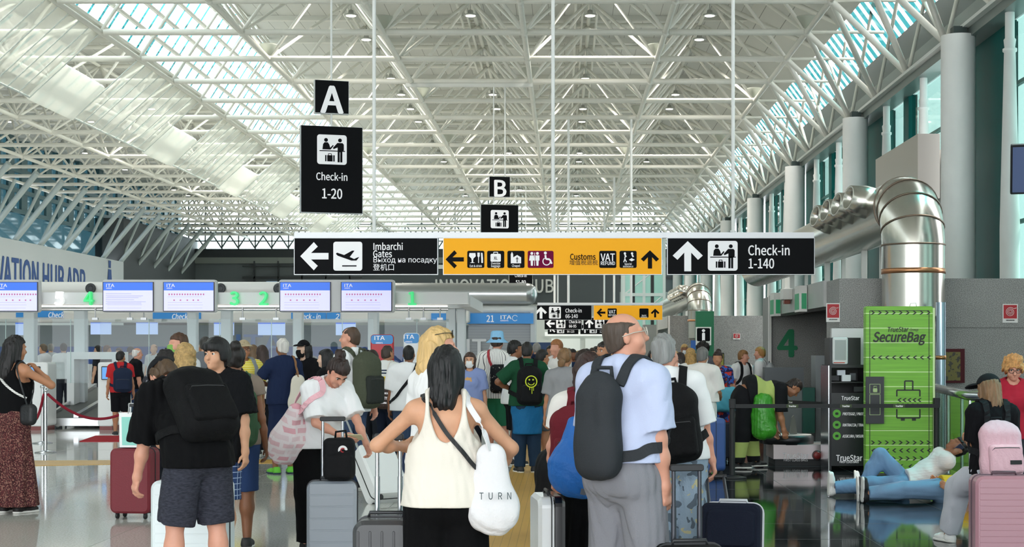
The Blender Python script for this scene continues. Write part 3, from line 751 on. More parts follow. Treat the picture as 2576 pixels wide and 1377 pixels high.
def suitcase(label, x, y, rz, w=.42, hgt=.62, dep=.25, col='8f949b', ribs='h', handle=.42, tilt=0, rough=.3, trim='2b2c2f', group='suitcases', soft=False, metal=0, mat=None, nrib=7, grip=True, lift=.055, tcol='b9bcc0'):
    r = thing('suitcase', label, 'suitcase', (x, y, 0), group=group)
    if tilt: r.rotation_euler = Matrix.Rotation(math.radians(rz), 4, 'Z').to_3x3().__matmul__(Matrix.Rotation(math.radians(tilt), 3, 'X')).to_euler(); r.location.z = max(0, .5*dep*abs(math.sin(math.radians(tilt))))*0+.01
    else: r.rotation_euler = (0, 0, math.radians(rz))
    mt = mat or M(col, rough, metal, coat=.3 if not soft else 0, bump=.25 if soft else .02, bs=150)
    b = MB(); b.rbox(-w/2, w/2, -dep/2, dep/2, lift, lift+hgt, .06 if not soft else .045, 5)
    if ribs == 'h':
        for i in range(nrib):
            z = lift+hgt*(.10+.8*i/(nrib-1))
            for s_ in (-1, 1): b.rbox(-w*.44, w*.44, s_*(dep/2-.004)-.006, s_*(dep/2-.004)+.006, z-.55*hgt*.36/nrib*2.2, z+.55*hgt*.36/nrib*2.2, .008, 2)
    elif ribs == 'v':
        for i in range(nrib):
            xx = -w*.40+w*.8*i/(nrib-1)
            for s_ in (-1, 1): b.rbox(xx-w*.025, xx+w*.025, s_*(dep/2-.004)-.006, s_*(dep/2-.004)+.006, lift+.05, lift+hgt-.05, .008, 2)
    elif ribs == 'pocket':
        b.rbox(-w*.40, w*.40, -dep/2-.03, -dep/2+.02, lift+.05, lift+hgt*.48, .05, 4); b.rbox(-w*.42, w*.42, -dep/2-.02, -dep/2+.02, lift+hgt*.52, lift+hgt*.93, .05, 4)
    b.build('shell', mt, r)
    tm = M(trim, .4, .2)
    z_ = MB(); n = 5; pts = []
    a0, a1, b0, b1, rr = -w/2-.002, w/2+.002, lift-.002, lift+hgt+.002, .06
    for (cx, cz, st) in ((a1-rr, b1-rr, 0), (a0+rr, b1-rr, 1), (a0+rr, b0+rr, 2), (a1-rr, b0+rr, 3)):
        for i in range(n+1): t = (st+i/n)*PI/2; pts.append((cx+rr*math.cos(t), 0, cz+rr*math.sin(t)))
    z_.path(pts, 0, closed=True, flat=(.012, .006) if not soft else (.02, .008), up=(0, 1, 0)); z_.build('zip_band', tm, r)
    for sx_ in (-1, 1):
        for sy_ in (-1, 1):
            k = MB(); k.lathe([(.012, -.012), (.026, -.012), (.028, -.006), (.028, .006), (.026, .012), (.012, .012)], (sx_*(w/2-.06), sy_*(dep/2-.05), .028), 14, (1, 0, 0)); k.box(sx_*(w/2-.06)-.016, sx_*(w/2-.06)+.016, sy_*(dep/2-.05)-.012, sy_*(dep/2-.05)+.012, .036, lift+.008)
            k.build('wheel', M('1c1c1e', .6), r)
    if handle:
        yb = dep/2*.55
        for s_ in (-1, 1):
            k = MB(); hs = s_*min(.085, w*.2); k.tube((hs, yb, lift+hgt-.01), (hs, yb, lift+hgt+handle), .011, 8); k.tube((hs, yb, lift+hgt-.01), (hs, yb, lift+hgt+handle*.5), .014, 8); k.build('handle_tube', M(tcol, .25, 1 if tcol[0] > '6' else .3), r)
        k = MB(); k.rbox(-min(.11, w*.26), min(.11, w*.26), yb-.016, yb+.016, lift+hgt+handle-.01, lift+hgt+handle+.025, .012); k.build('handle_grip', M('222326', .5), r)
    if grip:
        k = MB(); k.path([(-.09, 0, lift+hgt-.004), (-.085, 0, lift+hgt+.022), (.085, 0, lift+hgt+.022), (.09, 0, lift+hgt-.004)], .010, 8); k.build('carry_handle', tm, r)
    return r
# ---------------------------------------------------------------- the hall: floor, roof, walls
W_STEEL = M('e4e2d8', .4, .0, var=.03, vs=2); WHITE = M('eceae6', .5); DARKFR = M('2a2d2e', .5)
BLK = M('08090d', .6, spec=.12); YEL = M('f6ad2a', .6, emit=.2, spec=.1); SIGNW = M('f2f1f4', .5, emit=.15); CHROME = M('c9ccd0', .22, 1)
GRANITE = M('8f8f8c', .45, var=.05, vs=3, pat=('speckle', 85, '6f6e6b', 'aaa9a5'))
FL = M('d3d1ca', .07, pat=('speckle', 60, 'c0beb8', 'e0deda'), var=.06, vs=.5, spec=.85)
FD = M('23282b', .06, pat=('speckle', 40, '191d20', '2e3437'), spec=.6)
PATH = M('d2a552', .35, pat=('stripes', 0, .0665, .1, 'b48a3f'), var=.06, vs=1.5, spec=.3)
b = MB(); b.box(-34, -.73, -24, 131, -.3, 0); b.box(-.20, .75, -24, 131, -.3, 0); struct('floor', b, FL, 'pale polished terrazzo floor')
b = MB(); b.box(.75, 14, -24, 131, -.3, 0); struct('floor', b, FD, 'dark polished granite floor')
b = MB(); b.box(-.73, -.20, -24, 120, -.3, .004); struct('path', b, PATH, 'yellow ribbed guide path down the hall')
b = MB(); b.poly([(-.73, 21.9), (-.73, 23.0), (-5.0, 22.9), (-9, 22.6), (-9, 21.2), (-5.5, 22.2)], .0005, .005, 'z'); struct('path', b, PATH, 'yellow guide path branching left')
b = MB()
for i in range(-11, 60):
    y = i*2.1
    b.box(-33, -.74, y, y+.006, -.1, .0006)
for i in range(16): b.box(-1.8-i*2.1, -1.794-i*2.1, -24, 131, -.1, .0006)
struct('floor', b, M('87857f', .3), 'joints of the pale floor slabs')
b = MB()
for i in range(-20, 110): b.box(.76, 13, i*1.2, i*1.2+.005, -.1, .0006)
for i in range(11): b.box(1.4+i*1.2, 1.405+i*1.2, -24, 131, -.1, .0006)
struct('floor', b, M('3a4144', .3), 'joints of the dark floor slabs')
b = MB(); b.box(-34, 12, -24.3, -24, 12.5, 15); struct('wall_behind', b, M('c9cac8', .6), 'unseen upper wall added over the open front of the hall')  # out of view; added to cut the daylight entering through the open front
LC, UC, DK, L_ = CH+9.5, CH+12.35, CH+12.7, 4.19
# deck: ribbed sheets between the purlins
DECK = M('cfcfc9', .6, pat=('stripes', 0, .6, .035, '8d8d88'))
b = MB(); b.box(-33, -16, -24, 131, DK, DK+.25); struct('ceiling', b, DECK, 'grey ribbed roof deck of the far aisle')
b = MB(); b.box(-12, 6.9, -24, 131, DK, DK+.25)
b.add([(6.9, -24, DK), (6.9, 131, DK), (8.9, 131, CH+10.5), (8.9, -24, CH+10.5), (6.9, -24, DK+.2), (6.9, 131, DK+.2), (8.95, 131, CH+10.7), (8.95, -24, CH+10.7)], [(0, 1, 2, 3), (4, 7, 6, 5), (0, 3, 7, 4), (1, 5, 6, 2), (2, 6, 7, 3), (0, 4, 5, 1)])
struct('ceiling', b, DECK, 'grey ribbed roof deck over the check-in aisle')
XK = [-1.2+4.2*k for k in range(-7, 3)]
NR = range(2, 31)
for i, xk in enumerate(XK):
    b = MB(); last = xk > 7; void = abs(xk+13.8) < .1
    b.tube((xk, -24, LC), (xk, 130, LC), .085, 10)
    xu = xk+2.1 if not last else None
    for n in NR:
        y = n*L_
        if not last:
            b.tube((xk+.1, y, LC), (xk+4.1, y, LC), .095, 10)
            if void: 
                if n % 1 == 0: b.tube((xk, y, LC), (xk+1.9, y, UC), .055, 8); b.tube((xk+4.2, y, LC), (xk+2.1, y+L_, UC), .055, 8); b.tube((xk+4.2, y, LC), (xk+2.1, y-L_, UC), .05, 8)
                continue
            for dn in (0, 1):
                b.tube((xk, y, LC), (xu, y+dn*L_, UC), .058, 8, cap=False); b.tube((xk+4.2, y, LC), (xu, y+dn*L_, UC), .058, 8, cap=False)
            if xk+4.2 < 7 or True: b.tube((xu, y, UC), (min(xu+4.2, 9.0), y, UC if xu+4.2 < 8 else CH+10.6), .085, 8, cap=False)
        for dx in (0,): b.lathe([(.02, -.13), (.12, -.07), (.13, .07), (.02, .13)], (xk, y, LC), 10)
    if xu and not void:
        b.tube((xu, -24, UC), (xu, 130, UC), .075, 8)
    if xk in XK[5:8] and not void:
        for q in (-.5, -.25, .28): b.tube((xu+q, -24, UC-.1), (xu+q, 130, UC-.1), .045, 8)
    struct('trim_%d' % (i+1), b, W_STEEL, 'white tubular roof truss')
b = MB()
for n in NR: b.box(-12, 6.9, n*L_-.12, n*L_+.12, DK-.18, DK); b.box(-33, -16, n*L_-.12, n*L_+.12, DK-.18, DK)
struct('trim_20', b, M('d9d8d0', .5), 'roof purlins')
# glazed valley on the left: sloping white slats with narrow teal slits, and the panels hung below it
TEALG = glass('3fa3b0', .6, .05); SLAT = glass('f6fbfb', .98, .1, .45); TEALR = glass('2a8084', .5, .05)
def slats(nm, num, p0, p1, y0, y1, wid, gap, step, label, slatm, gm=None):
    a = Vector((p0[0], 0, p0[1])); c = Vector((p1[0], 0, p1[1])); sl = MB(); gl = MB(); k = (c-a).normalized(); nz = Vector((k.z, 0, -k.x))
    y = y0
    while y < y1:
        vs = [a+Vector((0, y, 0)), c+Vector((0, y, 0)), c+Vector((0, y+wid, 0)), a+Vector((0, y+wid, 0))]; vs += [v+nz*.03 for v in vs]
        sl.add(vs, [(0, 1, 2, 3), (4, 7, 6, 5), (0, 4, 5, 1), (1, 5, 6, 2), (2, 6, 7, 3), (3, 7, 4, 0)][:1])
        v = [a+Vector((0, y+wid, 0)), c+Vector((0, y+wid, 0)), c+Vector((0, y+wid+gap, 0)), a+Vector((0, y+wid+gap, 0))]; gl.add(v, [(0, 1, 2, 3)]); y += wid+gap
    struct('window_%d' % num, gl, gm or TEALG, label); struct(nm, sl, slatm, 'slats of the '+label)
    if step:
        m = MB(); n = int((c-a).length/step)
        for i in range(n+1): q = a+(c-a)*(i/n); m.box(q.x-.05, q.x+.05, y0, y1, q.z-.05, q.z+.05)
        struct('trim_%d' % (num+20), m, W_STEEL, 'rails of the '+label)
slats('trim_31', 1, (-12, DK), (-13.85, CH+9.75), -24, 131, .86, .17, .62, 'left skylight', SLAT)
slats('trim_32', 2, (-16, DK), (-13.95, CH+9.75), -24, 131, .86, .17, .62, 'left skylight', SLAT)
FIN = glass('fafaf2', .98, .12, .4); n = 3
for i in range(9):
    y0, y1 = (n+3*i)*L_, (n+3*i+2)*L_
    g = MB(); a, c = (-13.85, LC-.05), (-15.9, CH+7.57)
    g.add([(a[0], y0, a[1]), (a[0], y1, a[1]), (c[0], y1, c[1]), (c[0], y0, c[1])], [(0, 1, 2, 3)])
    o = thing('glass_sail', 'translucent glass panel hung aslant below the left skylight', 'glass panel', (0, 0, 0), 0, 'glass panels under the left skylight')
    g.build('pane', FIN, o); f = MB()
    for j in range(10):
        y = y0+(y1-y0)*j/9; f.tube((a[0], y, a[1]), (c[0], y, c[1]), .022, 6)
    f.tube((c[0], y0, c[1]), (c[0], y1, c[1]), .03, 6); f.build('bar', M('dfe6e2', .4), o)
    s = MB(); s.add([(-14.9, y1, CH+8.55), (-14.9, y1+L_, CH+8.55), (-15.95, y1+L_, CH+7.5), (-15.95, y1, CH+7.5), (-14.95, y1, CH+8.63), (-14.95, y1+L_, CH+8.63), (-16, y1+L_, CH+7.58), (-16, y1, CH+7.58)], [(0, 1, 2, 3), (4, 7, 6, 5), (0, 4, 5, 1), (1, 5, 6, 2), (2, 6, 7, 3), (3, 7, 4, 0)])
    tag(s.build('white_sail', glass('fbfbf6', .98, .2, .9)), 'plain white panel in a gap between the hung glass panels', 'panel', 'white panels between the glass panels')
# right: sloping glazing with white slats, gutter, eaves, columns, glazed wall
slats('trim_33', 3, (8.9, CH+10.5), (9.85, CH+9.2), -24, 131, .34, .42, 0, 'right skylight', glass('fdfdfc', .98, .15, .85), TEALR)
b = MB(); b.box(9.82, 10.3, -24, 131, CH+8.1, CH+9.25); struct('trim_40', b, M('44504e', .4, .2), 'dark gutter')
b = MB(); b.box(9.25, 9.75, -24, 131, CH+7.2, CH+7.5); b.box(9.6, 10.2, -24, 131, CH+7.5, CH+8.2); struct('trim_41', b, M('7d8683', .35, .3), 'eaves beam')
b = MB(); b.box(9.1, 9.4, -24, 131, CH+7.42, CH+7.5); struct('trim_42', b, M('e6e8e4', .4), 'white edge of the eaves')
b = MB()
for n in range(3, 31):
    y = n*L_; e = (9.28, y, CH+7.5)
    for dn in (-1, 0, 1):
        if dn == 0: b.tube((7.2, y, LC), (9.5, y, LC), .05, 8)
        else: b.tube((7.2, y+dn*L_*.5 if False else y+dn*L_, LC) if dn == -1 else (7.2, y, LC), e, .085, 10)
    b.tube((9.2, y+L_, UC-1.9), e, .055, 8); b.tube((9.2, y-L_, UC-1.9), e, .055, 8)
struct('trim_43', b, W_STEEL, 'inclined struts of the right eaves')
COLM = M('f1f0ee', .5, var=.03, vs=1.5); TEAL = M('055552', .5, var=.08, vs=1, spec=.15); PG = glass('c3dbd6', .7, .03)
WALLZ = CH+7.25
gl = MB(); tl = MB(); fr = MB()
for i in range(-4, 9):
    yc = 35.6+12.6*i
    c = MB(); c.lathe([(.39, 0), (.39, CH+7.25)], (9.04, yc, 0), 28); o = struct('column', c, COLM, 'round white column of the right wall')
    c = MB(); c.box(8.9, 9.2, yc-.16, yc+.16, CH+7.25, CH+7.45); c.build('column_head', M('2f3d3b', .5), o)
    y = yc+12.6+1.6                      # the bay on the near side of the next column
    tl.box(9.72, 9.95, y-3.2, y, 0, WALLZ); gl.box(9.80, 9.82, y-10, y-3.2, 0, WALLZ); tl.box(9.70, 9.95, y-6.1, y-5.6, 0, WALLZ)
    for q in (-3.3, -5.3, -7.4, -9.9): fr.box(9.74, 9.88, y+q-.05, y+q+.05, 0, WALLZ)
    for zz in (2.9, 4.4, 5.9, 7.4): fr.box(9.76, 9.86, y-10, y-3.2, zz-.04, zz+.04)
    for q in (-4.3, -9.0):
        s = MB(); s.lathe([(.20, 0), (.21, 4.2), (.12, CH+6.35), (.15, CH+6.37), (.15, CH+6.43), (.11, CH+6.45), (.13, CH+6.62), (.10, CH+6.66), (.10, WALLZ)], (9.45, y+q, 0), 18)
        struct('column', s, COLM, 'slender tapered white post at the glazing')
    w = MB(); w.box(9.4, 9.75, y-11.2, y-9.95, 0, WALLZ-2.2); struct('wall_right', w, COLM, 'white pier beside the glazing')
struct('window_4', gl, PG, 'glazed right wall'); struct('wall_right', tl, TEAL, 'dark teal panels of the right wall'); struct('trim_44', fr, M('15605a', .4), 'window bars of the right wall')
# granite blocks of the exits on the right
def block(name, x0, x1, y0, y1, z1, z0=0, mat=GRANITE, label=None):
    b = MB(); b.box(x0, x1, y0, y1, z0, z1); return struct(name, b, mat, label)
TOPB = 2.78; LINT = M('b9bab6', .3, var=.04, vs=3)
block('wall_front', 4.43, 9.6, 25, 26.2, TOPB, label='grey granite wall with the air duct')
block('wall_front', 4.40, 9.6, 33.2, 34.4, TOPB, label='grey granite wall with a green 4')
block('lintel', 4.38, 4.75, 26.2, 33.2, TOPB+.02, 2.36, LINT, 'pale lintel over the exit passage'); block('ceiling', 4.75, 9.6, 26.2, 33.2, TOPB, 2.45, M('6b6c6a', .6), 'ceiling of the exit passage')
block('wall_right', 9.4, 9.6, 26.2, 33.2, 2.5, label='end of the exit passage')
TOPC = 3.09
block('wall_front', 4.38, 9.6, 64.5, 65.7, TOPC, label='grey granite wall behind the information pillar')
block('wall_front', 4.38, 9.6, 72.7, 73.9, TOPC, label='grey granite wall with a green 3'); block('lintel', 4.36, 4.75, 65.7, 72.7, TOPC+.02, 2.6, LINT, 'lintel over the second exit passage')
block('wall_front', 4.38, 9.6, 86, 87, TOPC, label='third granite wall'); block('wall_front', 4.38, 9.6, 103.5, 104.5, TOPC, label='fourth granite wall')
block('trim_45', 4.36, 4.42, 33.1, 33.2, TOPB, mat=WHITE, label='white edge strip'); block('trim_46', 4.32, 4.38, 64.4, 64.5, TOPC, mat=WHITE, label='white edge strip')
b = MB(); b.box(4.4, 9.6, 24.98, 25.0, 1.985, 1.99); struct('trim_47', b, M('6c6c69', .6), 'joint of the granite slabs')
GREEN = M('0a7a4e', .5)
tag(text('4', .78, (gx(1981, 33.2), 33.19, gz(858, 33.2)), GREEN, bold=.035, name='exit_number'), 'large green number 4 on the granite wall', 'number')
tag(text('3', 1.0, (gx(1682, 72.7), 72.69, gz(880, 72.7)), GREEN, bold=.035, name='exit_number'), 'green number 3 on the far granite wall', 'number')
# left wall with the banner
block('wall_left', -31.6, -31, -24, 109, CH+6.3, mat=M('c9ced0', .6), label='pale banner wall')
BLUE = M('2a4f8f', .6)
tag(text('INNOVATION HUB ADR', 2.35, (-30.98, 90.0, CH+4.55), BLUE, bold=.03, rot=(PI/2, 0, PI/2), sx=1.06, name='wall_lettering'), 'blue lettering INNOVATION HUB ADR along the left wall', 'lettering')
tag(text('NEXT OPENING', .95, (-30.98, 92, CH+3.0), BLUE, bold=.03, rot=(PI/2, 0, PI/2), name='wall_lettering'), 'smaller blue lettering under INNOVATION HUB ADR', 'lettering')
m = MB()
def fan(pts): m.add([(-30.97, 105.6+u, CH+4.2+v) for u, v in pts], [tuple(range(len(pts)))])
fan([(-.5, .6), (.5, .6), (.35, 1.4), (-.35, 1.4)]); fan([(-.25, 1.5), (.25, 1.5), (.3, 2), (-.3, 2)]); fan([(-.15, .6), (.15, .6), (.15, -1.2), (-.15, -1.2)])
fan([(-.2, -.2), (-1.4, -.9), (-1.7, -.5), (-.4, .3)]); fan([(.2, -.2), (1.4, -.9), (1.7, -.5), (.4, .3)])
tag(m.build('wall_emblem', BLUE), 'blue plant emblem at the end of the banner wall', 'emblem')
block('wall_left', -33, -31, 109, 131, 11, mat=M('3d4142', .6), label='dark wall beyond the banner')
gl = MB(); gl.box(-32.6, -32.5, -24, 131, CH+6.3, DK); struct('window_5', gl, glass('8fb8c2', .35, .05), 'left clerestory glazing')
b = MB()
for j in range(60): b.box(-32.5, -32.35, j*2.2, j*2.2+1.0, CH+8.2, DK)
for zz in (8.2, 9.4, 10.6, 11.8): b.box(-32.5, -32.3, -24, 131, CH+zz, CH+zz+.25)
struct('trim_48', b, M('4b6a70', .5), 'bars of the left clerestory')
b = MB()
for n in range(8, 31):
    y = n*L_; b.tube((-31.2, y, CH+6.3), (-28, y-1.5, LC), .16, 8); b.tube((-31.2, y, CH+6.3), (-30.4, y+2, LC), .1, 8)
struct('trim_49', b, M('b9c4c2', .4), 'inclined struts of the left eaves')
# end wall
EY = 130
gl = MB(); gl.box(-33, 10, EY+.5, EY+.55, CH+8.6, DK+.2); struct('window_6', gl, glass('f0f8f8', .95, .05), 'glazing above the end wall')
b = MB()
for x in np.arange(-33, 10, 1.4): b.box(x-.05, x+.05, EY+.3, EY+.45, CH+8.6, DK)
for zz in (8.6, 9.3, 10, 10.7, 11.4): b.box(-33, 10, EY+.3, EY+.45, CH+zz-.05, CH+zz+.05)
for i in range(32): b.tube((-33+i*1.4, EY+.2, CH+8.7), (-33+i*1.4+1.4, EY+.2, CH+10.8), .07, 6); b.tube((-33+i*1.4+1.4, EY+.2, CH+8.7), (-33+i*1.4, EY+.2, CH+10.8), .07, 6)
struct('trim_50', b, M('55605e', .5), 'lattice of the end glazing')
block('wall_back', -33, 10, EY, EY+.3, CH+8.6, CH+7.9, M('23282a', .6), 'dark band of the end wall'); block('wall_back', -33, 10, EY, EY+.3, CH+7.9, CH+7.4, M('70756f', .6), 'ledge of the end wall')
block('wall_back', -33, 10, EY+.2, EY+.4, CH+7.4, CH+5.0, M('565d5e', .5), 'gallery of the end wall'); block('wall_back', -33, 10, EY, EY+.4, CH+5.0, 0, M('9aa09c', .6), 'lower end wall')
b = MB()
for i in range(18): x = -26+i*2.0; b.box(x-.06, x+.06, EY-.1, EY+.1, CH+5, CH+7.6)
b.box(-27, 10, EY-.1, EY+.1, CH+6.1, CH+6.3); b.box(-27, 10, EY-.1, EY+.1, CH+7.1, CH+7.2); struct('trim_51', b, M('262a2b', .5), 'frames of the gallery')
for x0, x1, z0, z1, c in ((-22, -20.2, 5.2, 6.0, '9bb3c4'), (-19, -17, 5.2, 5.9, 'aeb9cf'), (-16.6, -14.8, 5.3, 6.0, 'dfeef2'), (-14.4, -12.6, 5.3, 6.0, 'd3e6ea'), (-25, -22.4, 5.2, 5.9, '6f8698')):
    block('window_7', x0, x1, EY-.05, EY+.15, CH+z1, CH+z0, M(c, .2, emit=.7), 'lit gallery window')
block('wall_back', -15.4, 4.2, 118, 118.4, CH+6.3, CH+3.6, M('3b4345', .5), 'dark panel with lettering over the end of the hall')
block('trim_52', -15.6, 4.4, 117.9, 118.4, CH+6.6, CH+6.3, M('c9ccc8', .5), 'pale rim over the dark panel')
tag(text('INNOVATION HUB', 1.36, (gx(1243, 118), 117.93, gz(717, 118)), M('c8cac6', .5), bold=.02, sx=1.02, deep=.06, name='wall_lettering'), 'grey raised letters INNOVATION HUB on the dark end panel', 'lettering')
block('wall_back', -6, 8, 119, 119.3, CH+3.6, 0, M('d8ddd8', .5), 'pale shop fronts at the end of the hall')
for x0, x1 in ((-1, 1.2), (1.6, 3.6), (4.2, 7.5)): block('window_8', x0, x1, 118.9, 119, CH+1.0, .2, M('e9efe9', .3, emit=.18), 'bright shop window at the end of the hall')
b = MB(); b.box(-1.5, 8, 118.7, 118.9, CH+1.2, CH+1.5); struct('trim_53', b, M('f2f4f0', .3, emit=.4), 'strip light over the shop fronts')
# glass lift tower
t = thing('lift_tower', 'glass lift tower with white steel frame at the end of the hall', 'lift')
f = MB(); g = MB(); x0, x1, y0, y1 = 3.75, 6.3, 98, 100.6
for x in (x0, x1, (x0+x1)/2):
    for y in (y0, y1): f.box(x-.09, x+.09, y-.09, y+.09, 0, 9)
for z in (3, 5.2, 7.3, 9): f.box(x0, x1, y0-.08, y0+.08, z-.1, z+.1); f.box(x0, x1, y1-.08, y1+.08, z-.1, z+.1)
f.tube((x0, y0, 5.2), (x1, y0, 7.2), .06); f.tube((x0, y0, 3), (x1, y0, 5.2), .06); f.build('frame', M('dfe6e3', .4), t)
g.box(x0, x1, y0-.03, y0-.01, 0, 9); g.build('pane', M('a9dccf', .15), t)
d_ = MB(); d_.box(x0+.5, x0+.7, y0-.06, y0-.03, 3, 9); d_.box(x0+1.7, x0+1.9, y0-.06, y0-.03, 3, 9); d_.build('guide_rail', DARKFR, t)
# ---------------------------------------------------------------- lamps under the roof nodes
def make_lamp(x, y, on):
    o = thing('ceiling_lamp', 'round ceiling lamp, lit, hung under a node of the white roof trusses' if on else 'unlit grey round lamp hung under a roof node', 'lamp', (x, y, UC), 0, 'lit lamps under the roof trusses' if on else 'unlit lamps under the roof trusses')
    h = MB(); h.tube((0, 0, -.45), (0, 0, -.05), .012, 6); h.lathe([(.03, -.33), (.09, -.36), (.10, -.46), (.24, -.50), (.25, -.54), (.20, -.545)], n=18); h.build('housing', M('b8b9b4', .4, .3), o)
    c = MB(); c.lathe([(.17, -.548), (.17, -.556)], n=18); c.build('diffuser', M('fff6e6', .4, emit=9) if on else M('a9aaa6', .4), o)
    return o
def kids(o): return [q for q in bpy.data.objects if q.parent == o]
protos = {}
lr_ = random.Random(3)
for xu in (-28.5, -24.3, -20.1, -7.5, -3.3, .9, 5.1):
    for n in range(11, 30):
        if lr_.random() < (.35 if xu > -10 else .5): continue
        on = lr_.random() > .14; q = protos.get(on)
        if not q: protos[on] = o = make_lamp(xu, n*L_, on); protos[on] = (o, kids(o)); 
        else:
            o = q[0].copy(); COL.objects.link(o); o.location = (xu, n*L_, UC)
            for k in q[1]: c = k.copy(); c.parent = o; COL.objects.link(c)
        if on and n % 2 == 0 and xu > -22:
            a = lamp('lamp_light', 'SPOT', (xu, n*L_, UC-.6), 900, (0, 0, 0), (1, .95, .86), shadow_soft_size=.12, spot_size=2.6, spot_blend=.6)
q = None
for xk in (-9.6, -5.4, -1.2, 3.0, 7.2):
    for n in range(10, 24):
        if (n+int(xk)) % 3: continue
        if not q:
            m = MB(); m.lathe([(.05, .06), (.12, .12), (.30, .42), (.31, .46), (.28, .46), (.10, .14)], n=20); q = tag(m.build('uplight_bowl', glass('e4e6de', .9, .2, .7)), 'pale translucent bowl on a lower node of the roof truss', 'uplight', 'translucent bowls on the roof trusses')
        else: q = q.copy(); COL.objects.link(q)
        q.location = (xk, n*L_, LC)
# ---------------------------------------------------------------- signs
def disc(m, cx, cz, r, y0, y1, n=16): m.poly([(cx+r*math.cos(2*PI*i/n), cz+r*math.sin(2*PI*i/n)) for i in range(n)], y0, y1)
def strip(m, pts, w, y0, y1):
    for (a, c) in zip(pts[:-1], pts[1:]):
        dx, dz = c[0]-a[0], c[1]-a[1]; l = math.hypot(dx, dz); nx, nz = -dz/l*w/2, dx/l*w/2
        m.poly([(a[0]+nx, a[1]+nz), (c[0]+nx, c[1]+nz), (c[0]-nx, c[1]-nz), (a[0]-nx, a[1]-nz)], y0, y1)
def arrow(par, cx, cz, s, ang, mat, y=-.004):
    m = MB(); ca, sa = math.cos(ang), math.sin(ang)
    P = [(0, .5), (.5, 0), (.29, -.0), (.12, .17), (.12, -.5), (-.12, -.5), (-.12, .17), (-.29, 0), (-.5, 0)]
    P = [(0, .5), (.5, .02), (.34, -.12), (.115, .12), (.115, -.5), (-.115, -.5), (-.115, .12), (-.34, -.12), (-.5, .02)]
    m.poly([(cx+s*(u*ca-v*sa), cz+s*(u*sa+v*ca)) for u, v in P], y-.003, y); return m.build('arrow', mat, par)
def tile(par, cx, cz, w, h, mat, name='pictogram', y=-.004):
    m = MB(); m.rbox(cx-w/2, cx+w/2, y-.003, y+.001, cz-h/2, cz+h/2, min(w, h)*.09, 4); return m.build(name, mat, par)
def checkin(par, cx, cz, s, light=None, dark=None, y=-.004):
    tile(par, cx, cz, s, s, light or SIGNW, y=y); m = MB(); Y = (y-.007, y-.0032)
    q = lambda u, v: (cx+s*(u-.5), cz+s*(v-.5))
    for u, v in ((.30, .82), (.77, .82)): disc(m, *q(u, v), s*.065, *Y)
    m.poly([q(*p) for p in ((.18, .50), (.20, .68), (.25, .74), (.36, .74), (.41, .67), (.44, .56), (.53, .66), (.56, .63), (.45, .50))], *Y)
    m.poly([q(*p) for p in ((.68, .73), (.86, .73), (.90, .68), (.90, .48), (.85, .46), (.85, .08), (.78, .08), (.78, .42), (.76, .42), (.76, .08), (.69, .08), (.69, .58), (.56, .52), (.53, .56))], *Y)
    m.poly([q(*p) for p in ((.08, .47), (.94, .47), (.94, .44), (.08, .44))], *Y)
    m.poly([q(*p) for p in ((.34, .10), (.52, .10), (.52, .31), (.34, .31))], *Y); m.poly([q(*p) for p in ((.27, .10), (.315, .10), (.315, .31), (.27, .31))], *Y); m.poly([q(*p) for p in ((.545, .10), (.59, .10), (.59, .31), (.545, .31))], *Y)
    strip(m, [q(.38, .31), q(.38, .36), q(.48, .36), q(.48, .31)], s*.022, *Y)
    m.build('pictogram_figure', dark or BLK, par)
def panel(par, x0, x1, z0, z1, mat, th=.09, name='panel', loc=(0, 0, 0)):
    """one sign face as a part; its own children sit just in front of it (front at y=0)"""
    m = MB(); m.box(x0, x1, 0, th, z0, z1); p = m.build(name, mat, par)
    f = MB(); e = .012
    f.box(x0-e, x1+e, .004, th, z0-e, z0); f.box(x0-e, x1+e, .004, th, z1, z1+e*.5); f.box(x0-e, x0, .004, th, z0, z1); f.box(x1, x1+e, .004, th, z0, z1)
    f.build('panel_edge', M('c8cacc', .35, .3), p); return p
def u(x, d): return gx(x, d)
D = 26.0
t = thing('hanging_sign', 'long hanging sign with black and yellow panels: Gates, Customs, Check-in 1-140', 'sign', (0, D, 0))
m = MB(); m.box(u(740, D), u(2048, D), -.01, .14, gz(599, D), gz(585, D)); m.build('beam', M('d9dadd', .35, .2), t)
for x in (940, 1391, 1845): m = MB(); m.tube((u(x, D), .06, gz(586, D)), (u(x, D), .06, DK), .030, 10); m.lathe([(.03, 0), (.05, .01), (.05, .04), (.03, .05)], (u(x, D), .06, gz(586, D)), 10); m.build('hanger_rod', M('f0f0ee', .4), t)
a, c = gz(690, D), gz(600, D); cz = (a+c)/2; pm = FPX/D
p = panel(t, u(741, D), u(1100, D), a, c, BLK)
arrow(p, u(791, D), gz(645, D), 71/pm, PI/2, SIGNW); tile(p, u(875, D), gz(645, D), 73/pm, 73/pm, SIGNW)
m = MB(); q = lambda x, y: (u(x, D), gz(y, D)); Y = (-.011, -.0072)
m.poly([q(*v) for v in ((845, 639), (848, 636), (866, 642), (886, 631), (892, 631), (880, 647), (891, 652), (900, 648), (904, 647), (897, 656), (884, 656), (850, 644))], *Y); m.poly([q(*v) for v in ((861, 668), (897, 668), (897, 671), (861, 671))], *Y); m.build('pictogram_figure', BLK, p)
for s_, y, sz, bo in (('Imbarchi', 619, .155, .018), ('Gates', 637.5, .155, .018), ('Выход на посадку', 655, .122, .003), ('登机口', 671.5, .125, .001)): text(s_, sz, (u(938, D), -.006, gz(y, D)), SIGNW, p, bo, 'LEFT')
p = panel(t, u(1116, D), u(1664, D), a, c, YEL)
arrow(p, u(1144, D), gz(653, D), 46/pm, PI/2, BLK); arrow(p, u(1635, D), gz(653, D), 46/pm, 0, BLK)
